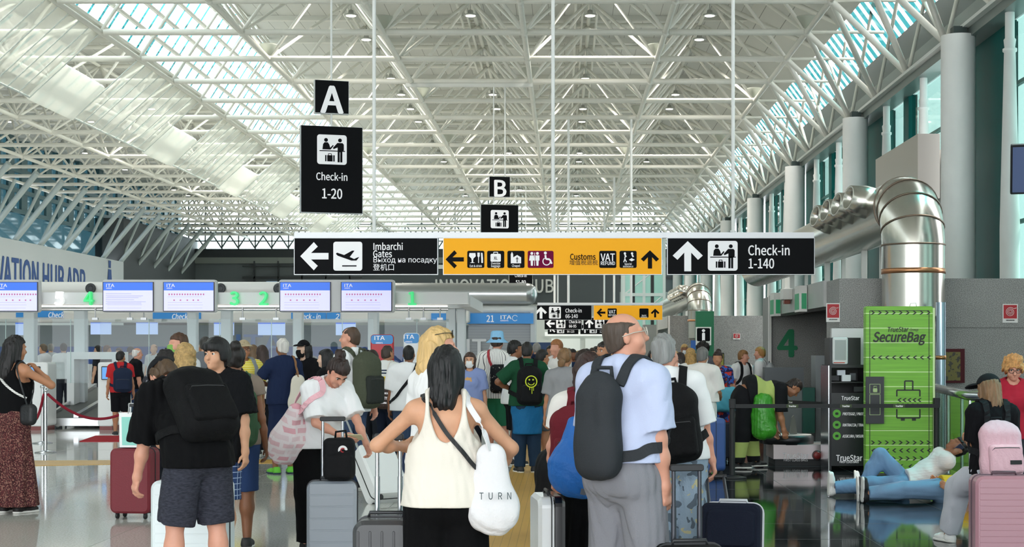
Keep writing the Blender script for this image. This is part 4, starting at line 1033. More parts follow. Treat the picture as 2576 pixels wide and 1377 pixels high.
for x in (1197, 1247, 1298, 1529, 1580): tile(p, u(x, D), gz(653, D), 43/pm, 43/pm, BLK)
tile(p, u(1360, D), gz(653, D), 65/pm, 43/pm, M('7c0f42', .6, spec=.1))
m = MB(); Y = (-.012, -.0075); q = lambda x, y: (u(x, D), gz(y, D))
m.poly([q(*v) for v in ((1181, 637), (1196, 637), (1197, 645), (1191, 651), (1190, 660), (1195, 662), (1182, 662), (1187, 660), (1186, 651), (1180, 645))], *Y)
m.poly([q(*v) for v in ((1201, 636), (1207, 636), (1207, 645), (1205, 648), (1205, 662), (1203, 662), (1203, 648), (1201, 645))], *Y); m.poly([q(*v) for v in ((1210, 636), (1214, 637), (1215, 650), (1215, 662), (1211, 662))], *Y)
m.rbox(u(1234, D), u(1260, D), *Y, gz(659, D), gz(639, D), .02); strip(m, [q(1242, 639), q(1242, 635), q(1252, 635), q(1252, 639)], .012, *Y)
m.poly([q(*v) for v in ((1285, 663), (1285, 640), (1288, 634), (1291, 640), (1291, 648), (1301, 642), (1311, 648), (1311, 663))], *Y)
for x, dr in ((1338, 1), (1352, 0)):
    disc(m, *q(x, 638), 4/pm*.9, *Y)
    m.poly([q(x-5, 643), q(x+5, 643), q(x+(7 if dr else 5), 656), q(x+3, 656), q(x+2.5, 669), q(x-2.5, 669), q(x-3, 656), q(x-(7 if dr else 5), 656)], *Y)
strip(m, [q(1345, 636), q(1345, 669)], .01, *Y); disc(m, *q(1372, 637), .025, *Y); strip(m, [q(1372, 642), q(1373, 652), q(1383, 653), q(1388, 664)], .03, *Y)
for i in range(16): a0 = 2.2+i*.28; a1 = a0+.3; strip(m, [(u(1375, D)+.062*math.cos(a0), gz(658, D)+.062*math.sin(a0)), (u(1375, D)+.062*math.cos(a1), gz(658, D)+.062*math.sin(a1))], .016, *Y)
for x, y in ((1572, 638), (1590, 638)): disc(m, *q(x, y), .02, *Y); strip(m, [q(x, y+3), q(x+3, y+9)], .025, *Y)
strip(m, [q(1572, 646), q(1572, 652), q(1569, 660)], .016, *Y); strip(m, [q(1572, 652), q(1576, 660)], .016, *Y); m.poly([q(*v) for v in ((1582, 654), (1589, 650), (1597, 654), (1589, 658))], *Y)
m.build('pictogram_figure', SIGNW, p)
for s_, x, y, sz, bo, mm in (('Eat & drink', 1197, 669, .052, .012, SIGNW), ('Oversize', 1247, 662.5, .05, .012, SIGNW), ('baggage', 1247, 669, .05, .012, SIGNW), ('Chapel', 1298, 668.5, .055, .012, SIGNW), ('XL', 1247, 649, .07, .02, BLK), ('†', 1301, 653, .10, .02, BLK),
    ('VAT', 1529, 646, .17, .02, SIGNW), ('REFUND', 1529, 662, .08, .02, SIGNW), ('Special', 1580, 664, .046, .01, SIGNW), ('assistance', 1580, 670, .046, .01, SIGNW), ('Customs', 1466, 645, .135, .018, BLK), ('增值税退税', 1468, 660, .098, .0, M('5a4210', .6))):
    text(s_, sz, (u(x, D), -.0125 if mm is BLK and s_ in ('XL', '†') else -.0085, gz(y, D)), mm, p, bo)
p = panel(t, u(1680, D), u(2048, D), a, c, BLK); arrow(p, u(1730, D), gz(645, D), 76/pm, 0, SIGNW); checkin(p, u(1818, D), gz(644, D), 75/pm)
text('Check-in', .222, (u(1881, D), -.006, gz(628, D)), SIGNW, p, .017, 'LEFT'); text('1-140', .222, (u(1881, D), -.006, gz(661, D)), SIGNW, p, .017, 'LEFT')
# the signs farther down the hall
D = 62.79; pm = FPX/D
t = thing('hanging_sign', 'smaller hanging sign with Check-in 66-140 beside a yellow VAT panel', 'sign', (0, D, 0))
m = MB(); m.box(u(1352, D), u(1668, D), -.01, .16, gz(768, D), gz(762, D)); m.build('beam', M('d9dadd', .35, .2), t)
for x in (1430, 1588): m = MB(); m.tube((u(x, D), .06, gz(763, D)), (u(x, D), .06, LC), .05, 8); m.build('hanger_rod', M('f0f0ee', .4), t)
p = panel(t, u(1351, D), u(1488, D), gz(805, D), gz(769, D), BLK); arrow(p, u(1361, D), gz(787, D), 30/pm, 0, SIGNW); checkin(p, u(1396, D), gz(787, D), 30/pm)
text('Check-in', .21, (u(1422, D), -.006, gz(781, D)), SIGNW, p, .017, 'LEFT'); text('66-140', .21, (u(1422, D), -.006, gz(795, D)), SIGNW, p, .017, 'LEFT')
p = panel(t, u(1494, D), u(1666, D), gz(805, D), gz(769, D), YEL); arrow(p, u(1512, D), gz(787, D), 22/pm, PI/2, BLK); arrow(p, u(1648, D), gz(788, D), 22/pm, 0, BLK)
for x in (1540, 1620): tile(p, u(x, D), gz(788, D), 23/pm, 23/pm, BLK)
for s_, x, y, sz in (('VAT', 1540, 784, .2), ('REFUND', 1540, 793, .1), ('Special', 1620, 793.5, .07), ('assistance', 1620, 797.5, .07)): text(s_, sz, (u(x, D), -.009, gz(y, D)), SIGNW, p, .015)
def far_sign(lab, D, y0, y1, parts):
    t = thing('hanging_sign', lab, 'sign', (0, D, 0)); pm = FPX/D
    m = MB(); m.box(u(parts[0][0], D), u(parts[-1][1], D), 0, .15, gz(y0, D), gz(y0-3, D)); m.build('beam', M('d9dadd', .35, .2), t)
    for x in (parts[0][0]+25, parts[-1][1]-25): m = MB(); m.tube((u(x, D), .06, gz(y0, D)), (u(x, D), .06, LC), .06, 8); m.build('hanger_rod', M('f0f0ee', .4), t)
    for x0, x1, ang, txt in parts:
        p = panel(t, u(x0, D), u(x1, D), gz(y1, D), gz(y0, D), BLK); h = y1-y0; cy = (y0+y1)/2
        arrow(p, u(x0+h*.5, D), gz(cy, D), .75*h/pm, ang, SIGNW); checkin(p, u(x0+h*1.4, D), gz(cy, D), .8*h/pm)
        text('Check-in', .33*h/pm, (u(x0+h*2.1, D), -.006, gz(cy-h*.17, D)), SIGNW, p, .017, 'LEFT'); text(txt, .33*h/pm, (u(x0+h*2.1, D), -.006, gz(cy+h*.2, D)), SIGNW, p, .017, 'LEFT')
far_sign('far black sign with Check-in 66-95 and 96-140', 83.74, 800, 829, [(1370, 1463, PI/2, '66-95'), (1468, 1570, 0, '96-140')])
far_sign('farthest black sign with Check-in 96-125 and 126-140', 104.69, 818, 841, [(1378, 1455, PI/4, '96-125'), (1460, 1545, 0, '126-140')])
def tower_sign(lab, x, d, letter, nums, ytop, rods, rz=.3):
    t = thing('hanging_sign', lab, 'sign', (gx(x, d), d, 0), rz); k = 33/d*d/33
    zt = gz(ytop, d)
    p = panel(t, -.36, .36, zt-.70, zt, BLK, .16); text(letter, .78, (0, -.006, zt-.355), SIGNW, p, .03)
    z1 = zt-.99; p = panel(t, -.66, .66, z1-1.86, z1, BLK, .16); checkin(p, .0, z1-.50, .64)
    text('Check-in', .215, (0, -.006, z1-1.07), SIGNW, p, .017); text(nums, .29, (0, -.006, z1-1.43), SIGNW, p, .02)
    for q in rods: m = MB(); m.tube((q, .08, z1), (q, .08, LC-.0), .022, 8); m.build('hanger_rod', M('f0f0ee', .4), t)
tower_sign('black hanging sign A, Check-in 1-20, left over the desks', 835, 33.44, 'A', '1-20', 203, (0,))
tower_sign('black hanging sign B behind the long sign', 1257, 54.39, 'B', '21-50', 445, (-.2, .2), .2)
tower_sign('black hanging sign Check-in 51-80, seen under the yellow panel', 1310, 87.9, 'C', '51-80', 602, (-.3, .3), .15)
m = MB(); m.box(gx(1020, 54.4), gx(1340, 54.4), 54.40, 54.54, LC-.2, LC-.08); tag(m.build('sign_rail', M('dcdcd6', .4)), 'white rail under the roof that carries sign B', 'rail')
# ---------------------------------------------------------------- check-in desks on the left
D = 31.0
t = thing('desk_gantry', 'white overhead gantry of the check-in desks with posts', 'gantry', (0, D, 0))
BEAM = M('e2e2e3', .45)
m = MB(); m.box(-20, u(1177, D), 0, .4, gz(766, D), gz(736, D)); m.build('beam', BEAM, t)
m = MB(); m.box(u(1150, D), u(1180, D), .4, 5.2, gz(770, D), gz(742, D)); m.build('side_beam', BEAM, t)
m = MB(); m.box(-20, gx(1172, D+3.4), 3.35, 3.7, 2.56, 2.78); m.build('rear_beam', BEAM, t)
m = MB(); m.box(-20, u(1125, D), .05, .12, gz(772, D), gz(768.5, D)); m.build('light_strip', M('fff6ea', .4, emit=1.5), t)
m = MB(); m.tube((-20, .25, gz(778, D)), (u(1125, D), .25, gz(778, D)), .03); m.build('rail', CHROME, t)
for x, w in ((72, 28), (199, 28), (482, 24), (568, 26), (748, 24), (768+170, 26), (1134, 24), (1160, 22)):
    dd = D+3.4; m = MB(); m.rbox(gx(x-w/2, dd), gx(x+w/2, dd), 3.4, 3.65, 0, 2.56, .02, 2, 'z'); m.build('post', M('dfe3e6', .35), t)
for x in (232, 320, 355, 605, 690, 1026, 1063, 1105):
    m = MB(); m.tube((u(x, D), .2, gz(800, D)), (u(x, D), .2, gz(768, D)), .015, 6); m.box(u(x-7, D), u(x+7, D), .17, .23, gz(805, D), gz(799, D)); m.build('bracket', M('a7a9ab', .35, .6), t)
GL = glass('e6f0f1', .88, .0)
for i, (x0, x1) in enumerate(((-120, 58), (90, 185), (214, 468), (496, 553), (583, 735), (762, 924), (953, 1120))):
    m = MB(); m.add([(u(x0, D), 1.0, .95), (u(x1, D), 1.0, .95), (u(x1, D), 1.0, gz(800, D)), (u(x0, D), 1.0, gz(800, D))], [(0, 1, 2, 3)]); o = m.build('glass_screen', GL, None); o.location = (0, D, 0)
    tag(o, 'tall glass screen of the check-in desks, bay %s from the gantry end' % ['seventh', 'sixth', 'fifth', 'fourth', 'third', 'second', 'first'][i], 'glass screen')
    f = MB(); xm = (u(x0, D)+u(x1, D))/2; f.box(xm-.006, xm+.006, .995, 1.017, .95, gz(800, D)); f.build('edge_joint', M('b9d0cf', .3), o)
MON = M('c9c9cb', .4); SCR = M('d0cff0', .3, emit=.45, spec=.2); BND = M('3f6fd8', .3, emit=.5, spec=.2)
for i, (fx0, fx1, scr, lab) in enumerate(((-140, 106, ((-130, -10), (0, 102)), 'grey double screen panel cut by the left edge of the picture'), (264, 549, ((268, 391), (419, 543)), 'grey double screen panel in the middle, one display with plain text lines'), (706, 995, ((710, 834), (863, 987)), 'grey double screen panel at the right end of the gantry'))):
    o = thing('screen_panel', lab, 'screens', (0, D-.18, 0)); m = MB(); m.rbox(u(fx0, D), u(fx1, D), 0, .17, gz(787, D), gz(705, D), .05, 3); m.build('casing', MON, o)
    for x0, x1 in scr:
        k = MB(); k.box(u(x0-2, D), u(x1+2, D), -.03, 0, gz(785, D), gz(711, D)); bz = k.build('bezel', M('23243a', .4), o)
        k = MB(); k.box(u(x0, D), u(x1, D), -.034, -.030, gz(783, D), gz(712, D)); k.build('display', SCR, bz)
        k = MB(); k.box(u(x0, D), u(x1, D), -.036, -.034, gz(732, D), gz(712, D)); k.build('header_band', BND, bz)
        text('ITA', .085, (u(x0+6, D), -.039, gz(719, D)), SIGNW, bz, .015, 'LEFT', .0, 1.7); text('AIRWAYS', .035, (u(x0+7, D), -.039, gz(726.5, D)), SIGNW, bz, .01, 'LEFT')
        k = MB()
        if x0 != 268:
            for j in range(14): k.box(u(x0+12+j*6.6, D), u(x0+15+j*6.6, D), -.037, -.034, gz(744, D), gz(740, D))
            for j in (24, 40, 57, 72, 84): k.box(u(x0+j, D), u(x0+j+3.5, D), -.037, -.034, gz(758, D), gz(755, D))
        else:
            for j in range(6): k.box(u(x0+6, D), u(x0+70+(j*29) % 40, D), -.037, -.034, gz(741+j*5, D), gz(740+j*5, D))
        k.build('display_icons', M('b05a86' if x0 != 268 else '9d9cc0', .4, emit=.4), bz)
        k = MB()
        for y in (748, 762, 768, 776): k.box(u(x0+10, D), u(x1-16-(y % 7)*2, D), -.037, -.034, gz(y+.7, D), gz(y, D))
        k.build('display_lines', M('a9a4cf', .4, emit=.5), bz)
for n_, x, on in (('5', 152, 0), ('4', 226, 1), ('3', 592, 1), ('2', 665, 1), ('1', 1037, 1)):
    o = text(n_, .36, (u(x, D), D-.04, gz(748.5, D)), M('4fdc8c', .5, emit=.35) if on else M('f5f5f5', .4, emit=.4), bold=.03, deep=.05, name='desk_number')
    tag(o, ('lit green' if on else 'white')+' desk number %s on the gantry beam' % {'5': 'five', '4': 'four', '3': 'three', '2': 'two', '1': 'one'}[n_], 'number')
# ducts behind the desks
d0 = 45.0; m = MB(); zc, r_ = gz(741, d0), .33
xe = gx(1325, d0)
m.tube((-20, d0, zc), (xe, d0, zc), r_, 28); m.lathe([(r_, 0), (r_*.93, .13), (r_*.7, .24), (.05, .3)], (xe, d0, zc), 28, (1, 0, 0))
for i in range(24): m.lathe([(r_+.008, -.01), (r_+.008, .01)], (xe-.2-i*.85, d0, zc), 28, (1, 0, 0), cap=False)
tag(m.build('air_duct', M('c6c8c8', .28, .85)), 'long horizontal metal air duct behind the check-in desks', 'duct')
m = MB(); m.tube((-20, 38, gz(727, 38)), (gx(735, 38), 38, gz(727, 38)), .17, 20); tag(m.build('air_duct', M('eceae6', .35)), 'white air duct seen over the screens on the left', 'duct')
for x in (235, 560, 705):
    m = MB(); m.lathe([(.10, 0), (.13, .03), (.10, .06), (.05, .03)], (gx(x, 38), 37.8, gz(727, 38)), 16, (0, -1, 0)); tag(m.build('duct_nozzle', M('3c3f42', .5)), 'dark round nozzle on the white duct', 'nozzle', 'nozzles on the white duct')
# row of desks behind: blue fascia, screens, blue back wall
d0 = 44.0
m = MB(); m.rbox(-20, gx(1180, d0), d0-.1, d0+.6, gz(812, d0), gz(783, d0), .08, 3, 'x'); struct('trim_60', m, M('ece8e2', .4), 'cream fascia over the rear desks')
def blue_board(x0, x1, y0, y1, txt, lab, d=d0, tx=None, sz=.2, ita=False):
    o = thing('fascia_sign', lab, 'sign', (0, d-.16, 0)); m = MB(); m.box(gx(x0, d), gx(x1, d), 0, .05, gz(y1, d), gz(y0, d)); m.build('board', M('2a86cf', .4, emit=.15), o)
    if ita:
        text(txt, .26, (gx(1234, d), -.005, gz(801, d)), SIGNW, o, .02); text('ITA', .15, (gx(1258, d), -.005, gz(798, d)), SIGNW, o, .015, 'LEFT', 0, 1.9); text('AIRWAYS', .06, (gx(1259, d), -.005, gz(807, d)), SIGNW, o, .01, 'LEFT', 0, 1.2)
        k = MB(); k.path([(gx(1296, d)+.08*math.cos(a_), -.006, gz(801, d)+.08*math.sin(a_)) for a_ in np.linspace(.5, 5.6, 12)], .008, 5); k.build('emblem', SIGNW, o)
    elif txt: text(txt, sz, (gx(tx, d), -.005, gz((y0+y1)/2+1, d)), SIGNW, o, .02, shear=.2)
blue_board(45, 162, 783, 799, 'Check', 'blue fascia board over the rear desks, leftmost', tx=145); blue_board(388, 508, 787, 803, 'Check', 'blue fascia board under the screens with Check', tx=455)
blue_board(735, 822, 787, 803, 'Check - in', 'blue fascia board reading Check-in', tx=777); blue_board(824, 857, 787, 803, '2', 'blue fascia board with a 2', tx=850); blue_board(1086, 1125, 789, 806, '', 'plain blue fascia board near the gantry end')
o = thing('desk_booth', 'rear desk booth with grey shutter under the blue 21 board', 'booth', (0, 45, 0)); d = 45
m = MB(); m.box(gx(1178, d), gx(1340, d), 0, .1, .9, gz(814, d)); m.build('shutter', M('9ea1a4', .45, .3, pat=('stripes', 2, .08, .1, '85888b')), o)
m = MB(); m.box(gx(1335, d), gx(1346, d), -.2, 2.5, 0, gz(775, d)); m.box(gx(1178, d), gx(1346, d), .1, 2.5, gz(776, d), gz(770, d)); m.build('frame', M('cdd2d4', .4), o)
m = MB(); m.tube((gx(1150, d), -.1, gz(780, d)), (gx(1346, d), -.1, gz(780, d)), .12, 14); m.build('top_roll', M('e4e4e2', .4), o)
blue_board(1176, 1342, 789, 815, '21', 'blue fascia board 21 over the grey shutter', 44.9, ita=True)
m = MB(); m.box(-20, gx(1178, 47), 47, 47.2, 0, 1.75); struct('wall_back', m, M('32569a', .5, var=.1, vs=1), 'blue back wall of the check-in desks')
m = MB(); m.box(-20, gx(1178, 47), 47, 47.2, 1.75, 2.4); struct('wall_back', m, M('8b9498', .5), 'grey upper back wall of the check-in desks')
tag(text('ITA', .8, (gx(650, 46.9), 46.9, gz(862, 46.9)), M('5d7fb8', .5), bold=.02, sx=1.6, name='wall_lettering'), 'big pale letters ITA on the blue back wall', 'lettering')
tag(text('ITA', .7, (gx(1215, 44.8), 44.8, gz(872, 44.8)), M('e8e8ea', .5), bold=.02, sx=1.3, name='wall_lettering'), 'white letters ITA below the booth shutter', 'lettering')
for x, w, y in ((60, 46, 826), (252, 51, 824), (368, 54, 824), (562, 50, 826), (682, 68, 826), (869, 50, 826)):
    o = thing('counter_screen', 'pale blue screen over a rear check-in desk, seen through the glass', 'screen', (gx(x, 44), 44.05, gz(y, 44)), 0, 'screens over the rear desks'); k = w*44/FPX/2; m = MB(); m.box(-.03, .03, .01, .05, .2, .5); m.build('hanger', DARKFR, o)
    m = MB(); m.box(-k, k, 0, .06, -.2, .2); m.build('display', M('a9bde6', .3, emit=.55), o); m = MB(); m.box(-k, k, -.004, 0, .12, .2); m.build('header_band', BND, o)
m = MB(); m.box(-18, gx(1170, 43.2), 43.1, 43.8, 0, 1.05); m.box(-18, gx(1170, 43.2), 43.0, 43.3, 1.05, 1.25); tag(m.build('counter', M('e4e6e8', .4)), 'long white rear check-in counter behind the glass', 'counter')
# front desks, conveyor, kiosks
def desk(lab, x0, x1, y0, y1, z1, scr=True):
    o = thing('check_in_desk', lab, 'desk', (0, 0, 0)); m = MB(); m.rbox(x0, x1, y0, y1, .08, z1, .05, 3); m.build('body', M('eceded', .35), o)
    m = MB(); m.box(x0+.03, x1-.03, y0+.03, y1-.03, 0, .08); m.build('plinth', M('8a4a4a', .5), o)
    if scr:
        m = MB(); m.rbox(x0+.08, x0+.34, y0-.03, y0+.01, z1-.36, z1-.08, .02); b_ = m.build('monitor', M('16181c', .4), o); m = MB(); m.box(x0+.10, x0+.32, y0-.035, y0-.03, z1-.34, z1-.10); m.build('display', M('4f8fd0', .3, emit=.5), b_)
desk('white check-in desk with a small screen at the left edge', gx(62, 31.5), gx(122, 31.5), 31.45, 32.0, gz(912, 31.5))
desk('white check-in desk right of the baggage conveyor', gx(264, 32), gx(302, 32), 31.5, 33, gz(912, 31.5))
desk('white check-in desk behind the two boys and the blond woman', gx(430, 29.8), gx(640, 29.8), 29.8, 31, 1.15, False)
desk('white check-in desk behind the queue, under the number 1', gx(860, 30), gx(1010, 30), 30, 31, 1.1, False)
o = thing('baggage_conveyor', 'baggage drop conveyor with white portal between the desks', 'conveyor', (0, 0, 0)); d = 30.0
X0, X1 = gx(120, 32.1), gx(255, 32.1)
m = MB(); m.box(X0, X1, 32.1, 32.4, .06, .22); m.box(X0+.1, X1-.05, 32.4, 37, .05, .2); m.build('base', M('c8cacb', .3, .6), o)
def slope(m, x0, x1, x2, x3, z0, z1, th): m.add([(x0, 32.15, z0), (x1, 32.15, z0), (x3, 37, z1), (x2, 37, z1), (x0, 32.15, z0-th), (x1, 32.15, z0-th), (x3, 37, z1-th), (x2, 37, z1-th)], [(0, 1, 2, 3), (4, 7, 6, 5), (0, 4, 5, 1), (1, 5, 6, 2), (2, 6, 7, 3), (3, 7, 4, 0)])
m = MB(); slope(m, X0, X1, X0-.5, X1-.1, .23, .75, .04); m.build('belt', M('4b4e4d', .6), o)
m = MB(); slope(m, X0+.52, X0+.62, X0+.25, X0+.35, .30, .84, .1); slope(m, X0-.02, X0+.04, X0-.52, X0-.46, .30, .84, .1); m.build('side_rail', CHROME, o)
m = MB(); x0, x1 = gx(168, 34), gx(300, 34); z1 = gz(886, 34); m.box(x0, x0+.16, 34, 34.7, .05, z1-.16); m.box(x1-.16, x1, 34, 34.7, .05, z1-.16); m.box(x0, x1, 34, 34.7, z1-.16, z1); m.build('portal', M('f0f0f1', .35), o)
for x in (107, 115):
    dd = 24.5 if x == 115 else 27
    o = thing('rope_post', 'steel queue post with round base holding the red rope, left by the desks' if x == 115 else 'second steel queue post behind the one by the desks', 'post', (gx(x, dd), dd, 0))
    m = MB(); m.lathe([(.02, 0), (.17, 0), (.17, .012), (.06, .03), (.03, .04)], n=20); m.build('base', CHROME, o); m = MB(); m.tube((0, 0, .03), (0, 0, .98), .026, 12); m.lathe([(.03, .96), (.04, .97), (.04, 1.0), (.02, 1.02)], n=14); m.build('pole', CHROME, o)
RED = M('8c2333', .8, bump=.2, bs=120)
def rope(lab, a, c, sag):
    m = MB(); pts = []
    for i in range(17): s_ = i/16; p = Vector(a).lerp(Vector(c), s_); p.z -= sag*4*s_*(1-s_); pts.append(p)
    m.path(pts, .022, 8); tag(m.build('red_rope', RED), lab, 'rope')
rope('red rope hanging from the steel post to the right', (gx(115, 24.5)+.03, 24.5, .93), (gx(302, 25), 25.2, .32+.28), .22); rope('red rope hanging left of the steel post', (gx(115, 24.5)-.03, 24.5, .93), (gx(60, 25), 25, .9), .42)
m = MB(); m.poly([(gx(200, 27.5), 27.5), (gx(300, 27.5), 27.5), (gx(300, 29.3), 29.3), (gx(240, 29.3), 29.3)], .0005, .012, 'z'); tag(m.build('carpet', M('a8222e', .9)), 'red carpet in front of the check-in desks', 'carpet')
# upright airline stands
def stand(lab, x0, x1, y0, y1, d, low):
    o = thing('info_stand', lab, 'stand', (0, d, 0)); zt, zm = gz(y0, d), gz(y1, d)
    m = MB(); m.rbox(gx(x0, d), gx(x1, d), 0, .12, .1, zt, .06, 4); m.build('body', M(low, .4), o); m = MB(); m.rbox(gx(x0, d)+.01, gx(x1, d)-.01, -.004, 0, zm, zt-.01, .05, 4); p = m.build('header', M('2e8fd6', .4), o)
    xm = gx((x0+x1)/2, d); text('ITA', .10, (xm-.05, -.008, (zt+zm)/2+.03), SIGNW, p, .015, sx=1.7); text('AIRWAYS', .04, (xm-.05, -.008, (zt+zm)/2-.065), SIGNW, p, .01); m = MB(); m.box(gx(x0, d), gx(x1, d), -.1, .22, 0, .1); m.build('foot', M('5b5e61', .4), o)
stand('red airline stand with blue header, left of the white one', 932, 990, 842, 866, 28.5, 'c4303a'); stand('white airline stand with blue header and small print', 1015, 1055, 838, 864, 28, 'e9ecef')
blk = M('1b3f6e', .5); m = MB(); m.box(gx(1330, 36), gx(1388, 36), 36, 36.4, 0, gz(862, 36)); tag(m.build('display_board', blk), 'dark blue board standing in the crowd', 'board')
# ---------------------------------------------------------------- right side: ducts, totems, machine
STEEL = M('c9c6bd', .24, .92, var=.04, vs=1.2)
def duct(lab, d, yend, nozzles, zbot):
    X = 5.49; R = .485; Rb = .66; zc = CH+2.335
    o = thing('air_duct', lab, 'duct', (X, d, 0)); m = MB(); m.tube((0, 0, 2.15), (0, 0, zc-Rb), R, 32, cap=False); m.lathe([(.30, 1.75), (R, 2.15)], n=32, cap=False); m.build('riser', STEEL, o)
    m = MB(); pts = [(0, Rb-Rb*math.cos(a_), zc-Rb+Rb*math.sin(a_)) for a_ in np.linspace(0, PI/2, 5)]
    # segmented elbow: straight gores with seams
    P = [Vector(p) for p in [(0, 0, zc-Rb-.02)]+pts[0:]+[(0, Rb+.05, zc)]]; m.path(P, R+.004, 32, cap=False); e = m.build('elbow', STEEL, o)
    s = MB()
    for a_ in np.linspace(0, PI/2, 5):
        c = Vector((0, Rb-Rb*math.cos(a_), zc-Rb+Rb*math.sin(a_))); ax = Vector((0, math.sin(a_), math.cos(a_))); s.lathe([(R+.006, -.012), (R+.016, -.012), (R+.016, .012), (R+.006, .012)], c, 32, ax, cap=False)
    s.build('seam', M('7a6a5c', .4, .6), e)
    m = MB(); m.tube((0, Rb, zc), (0, yend-d, zc), R, 32)
    m.build('run', STEEL, o); k = MB(); k.lathe([(R+.004, -.04), (R+.012, -.04), (R+.012, .04), (R+.004, .04)], (0, 0, 2.86), 32, cap=False); k.build('copper_band', M('c08a63', .3, .8), o)
    for i in range(nozzles):
        q = MB(); y = 1.5+i*1.15; ax = Vector((-1, -.25, .22)).normalized(); c = Vector((-.30, y, zc+.12)); q.lathe([(.27, 0), (.27, .22), (.21, .50), (.175, .50), (.16, .30)], c, 22, ax, cap=False); n_ = q.build('nozzle', STEEL, o)
        q = MB(); q.lathe([(.15, .36), (.001, .37)], c, 22, ax, cap=False); q.build('nozzle_mouth', M('3c3a37', .6), n_)
    for y in (4, 8, 13):
        if y < yend-d: q = MB(); q.box(-.05, .05, y-.05, y+.05, TOPB, zc-R+.03); q.box(.3, .38, y-.04, y+.04, TOPB, zc-R+.1); q.build('support', M('d7d5cf', .4, .3), o)
    if zbot: q = MB(); q.lathe([(.30, .0), (.30, 1.75)], n=24); q.build('lower_pipe', STEEL, o)
    return o
duct('big bright metal air duct with elbow and nozzles beside the green totem', 24.4, 44, 4, True)
duct('metal air duct with elbow behind the green information pillar', 63, 84, 6, True)
duct('farthest metal air duct along the right wall', 101.8, 116, 3, True)
m = MB(); m.tube((gx(2367, 23.6), 23.6, 0), (gx(2367, 23.6), 23.6, 2.35), .075, 16); o = tag(m.build('steel_post', M('9fb0bd', .25, .7)), 'slim steel post right of the green totem', 'post'); k = MB(); k.lathe([(.078, -.03), (.082, -.03), (.082, .03), (.078, .03)], (gx(2367, 23.6), 23.6, gz(900, 23.6)), 16); k.build('copper_band', M('b98c5e', .3, .8), o)
# totem
d = 20.1; GRN = M('76b535', .38, pat=('stripes', 2, .19, .05, 'd4ecae'), var=.14, vs=7, stretch=(.25, 1, 6)); INK = M('22271f', .5)
t = thing('totem', 'tall bright green luggage wrapping totem with black chevrons', 'totem', (0, d, 0)); x0, x1 = gx(2178, d), gx(2347, d); zt = gz(771, d)
m = MB(); m.rbox(x0, x1, 0, .16, .02, zt, .02, 2); m.build('panel', GRN, t)
m = MB(); m.box(x1, x1+.03, .02, .15, .02, zt-.02); m.build('side_edge', M('d9efb2', .3), t)
q = lambda x, y: (gx(x, d), gz(y, d))
def chev(y, n, dr, x0=2190, x1=2338, s=4.2):
    m = MB()
    for i in range(n):
        x = x0+4+(x1-x0-8)*i/(n-1); e = -dr
        m.poly([q(x+e*s, y-s*1.2), q(x+e*s+4.6, y-s*1.2), q(x-e*s*.6+4.6, y), q(x+e*s+4.6, y+s*1.2), q(x+e*s, y+s*1.2), q(x-e*s*.6, y)], -.004, -.0005)
    m.build('chevron_row', INK, t)
for y, n, dr in ((787, 9, 1), (900, 9, -1), (1114, 9, 1), (1134, 9, -1), (1154, 9, 1), (1174, 7, -1)): chev(y, n, dr)
chev(1007, 5, -1, 2256, 2314); chev(1021, 5, 1, 2256, 2314)
m = MB()
strip(m, [q(2188, 1188), q(2188, 782), q(2337, 782), q(2337, 1188)], .008, -.003, -.0005); m.build('outline', INK, t)
m = MB(); strip(m, [q(2256, 998), q(2256, 982), q(2314, 982), q(2314, 998)], .018, -.004, -.0005); strip(m, [q(2276, 982), q(2276, 959), q(2296, 959), q(2296, 982)], .018, -.004, -.0005); strip(m, [q(2256, 1030), q(2256, 1052), q(2314, 1052), q(2314, 1030)], .018, -.004, -.0005)
for x in (2271, 2299): m.box(gx(x-5, d), gx(x+5, d), -.004, -.0005, gz(1059, d), gz(1053, d))
m.build('suitcase_symbol', INK, t)
text('SecureBag', .172, (gx(2260, d), -.005, gz(846, d)), INK, t, .032, shear=.25); text('TrueStar', .085, (gx(2258, d), -.005, gz(828, d)), INK, t, .016, shear=.15); text('Group', .05, (gx(2299, d), -.005, gz(829, d)), M('6b7d52', .5), t, .005, shear=.15)
m = MB(); m.box(gx(2177, d), gx(2222, d), -.05, -.012, gz(1066, d), gz(948, d)); bp = m.build('dark_plate', M('23262a', .4), t); m = MB()
for y0, y1 in ((967, 990), (993, 1018), (1024, 1044)): strip(m, [q(2186, y0), q(2212, y0), q(2212, y1), q(2186, y1), q(2186, y0)], .006, -.054, -.0505)
m.rbox(gx(2194, d), gx(2205, d), -.054, -.0505, gz(987, d), gz(977, d), .01); m.path([(gx(2196, d), -.052, gz(977, d)), (gx(2196, d), -.052, gz(972, d)), (gx(2203, d), -.052, gz(972, d)), (gx(2203, d), -.052, gz(977, d))], .005, 5); m.build('plate_symbols', M('a9bf86', .5), bp)
m = MB(); m.path([(gx(2292, d), .08, zt), (gx(2294, d), .08, zt+.04), (gx(2308, d), .08, zt+.045), (gx(2309, d), .08, zt)], .008, 6); m.build('carry_loop', WHITE, t)
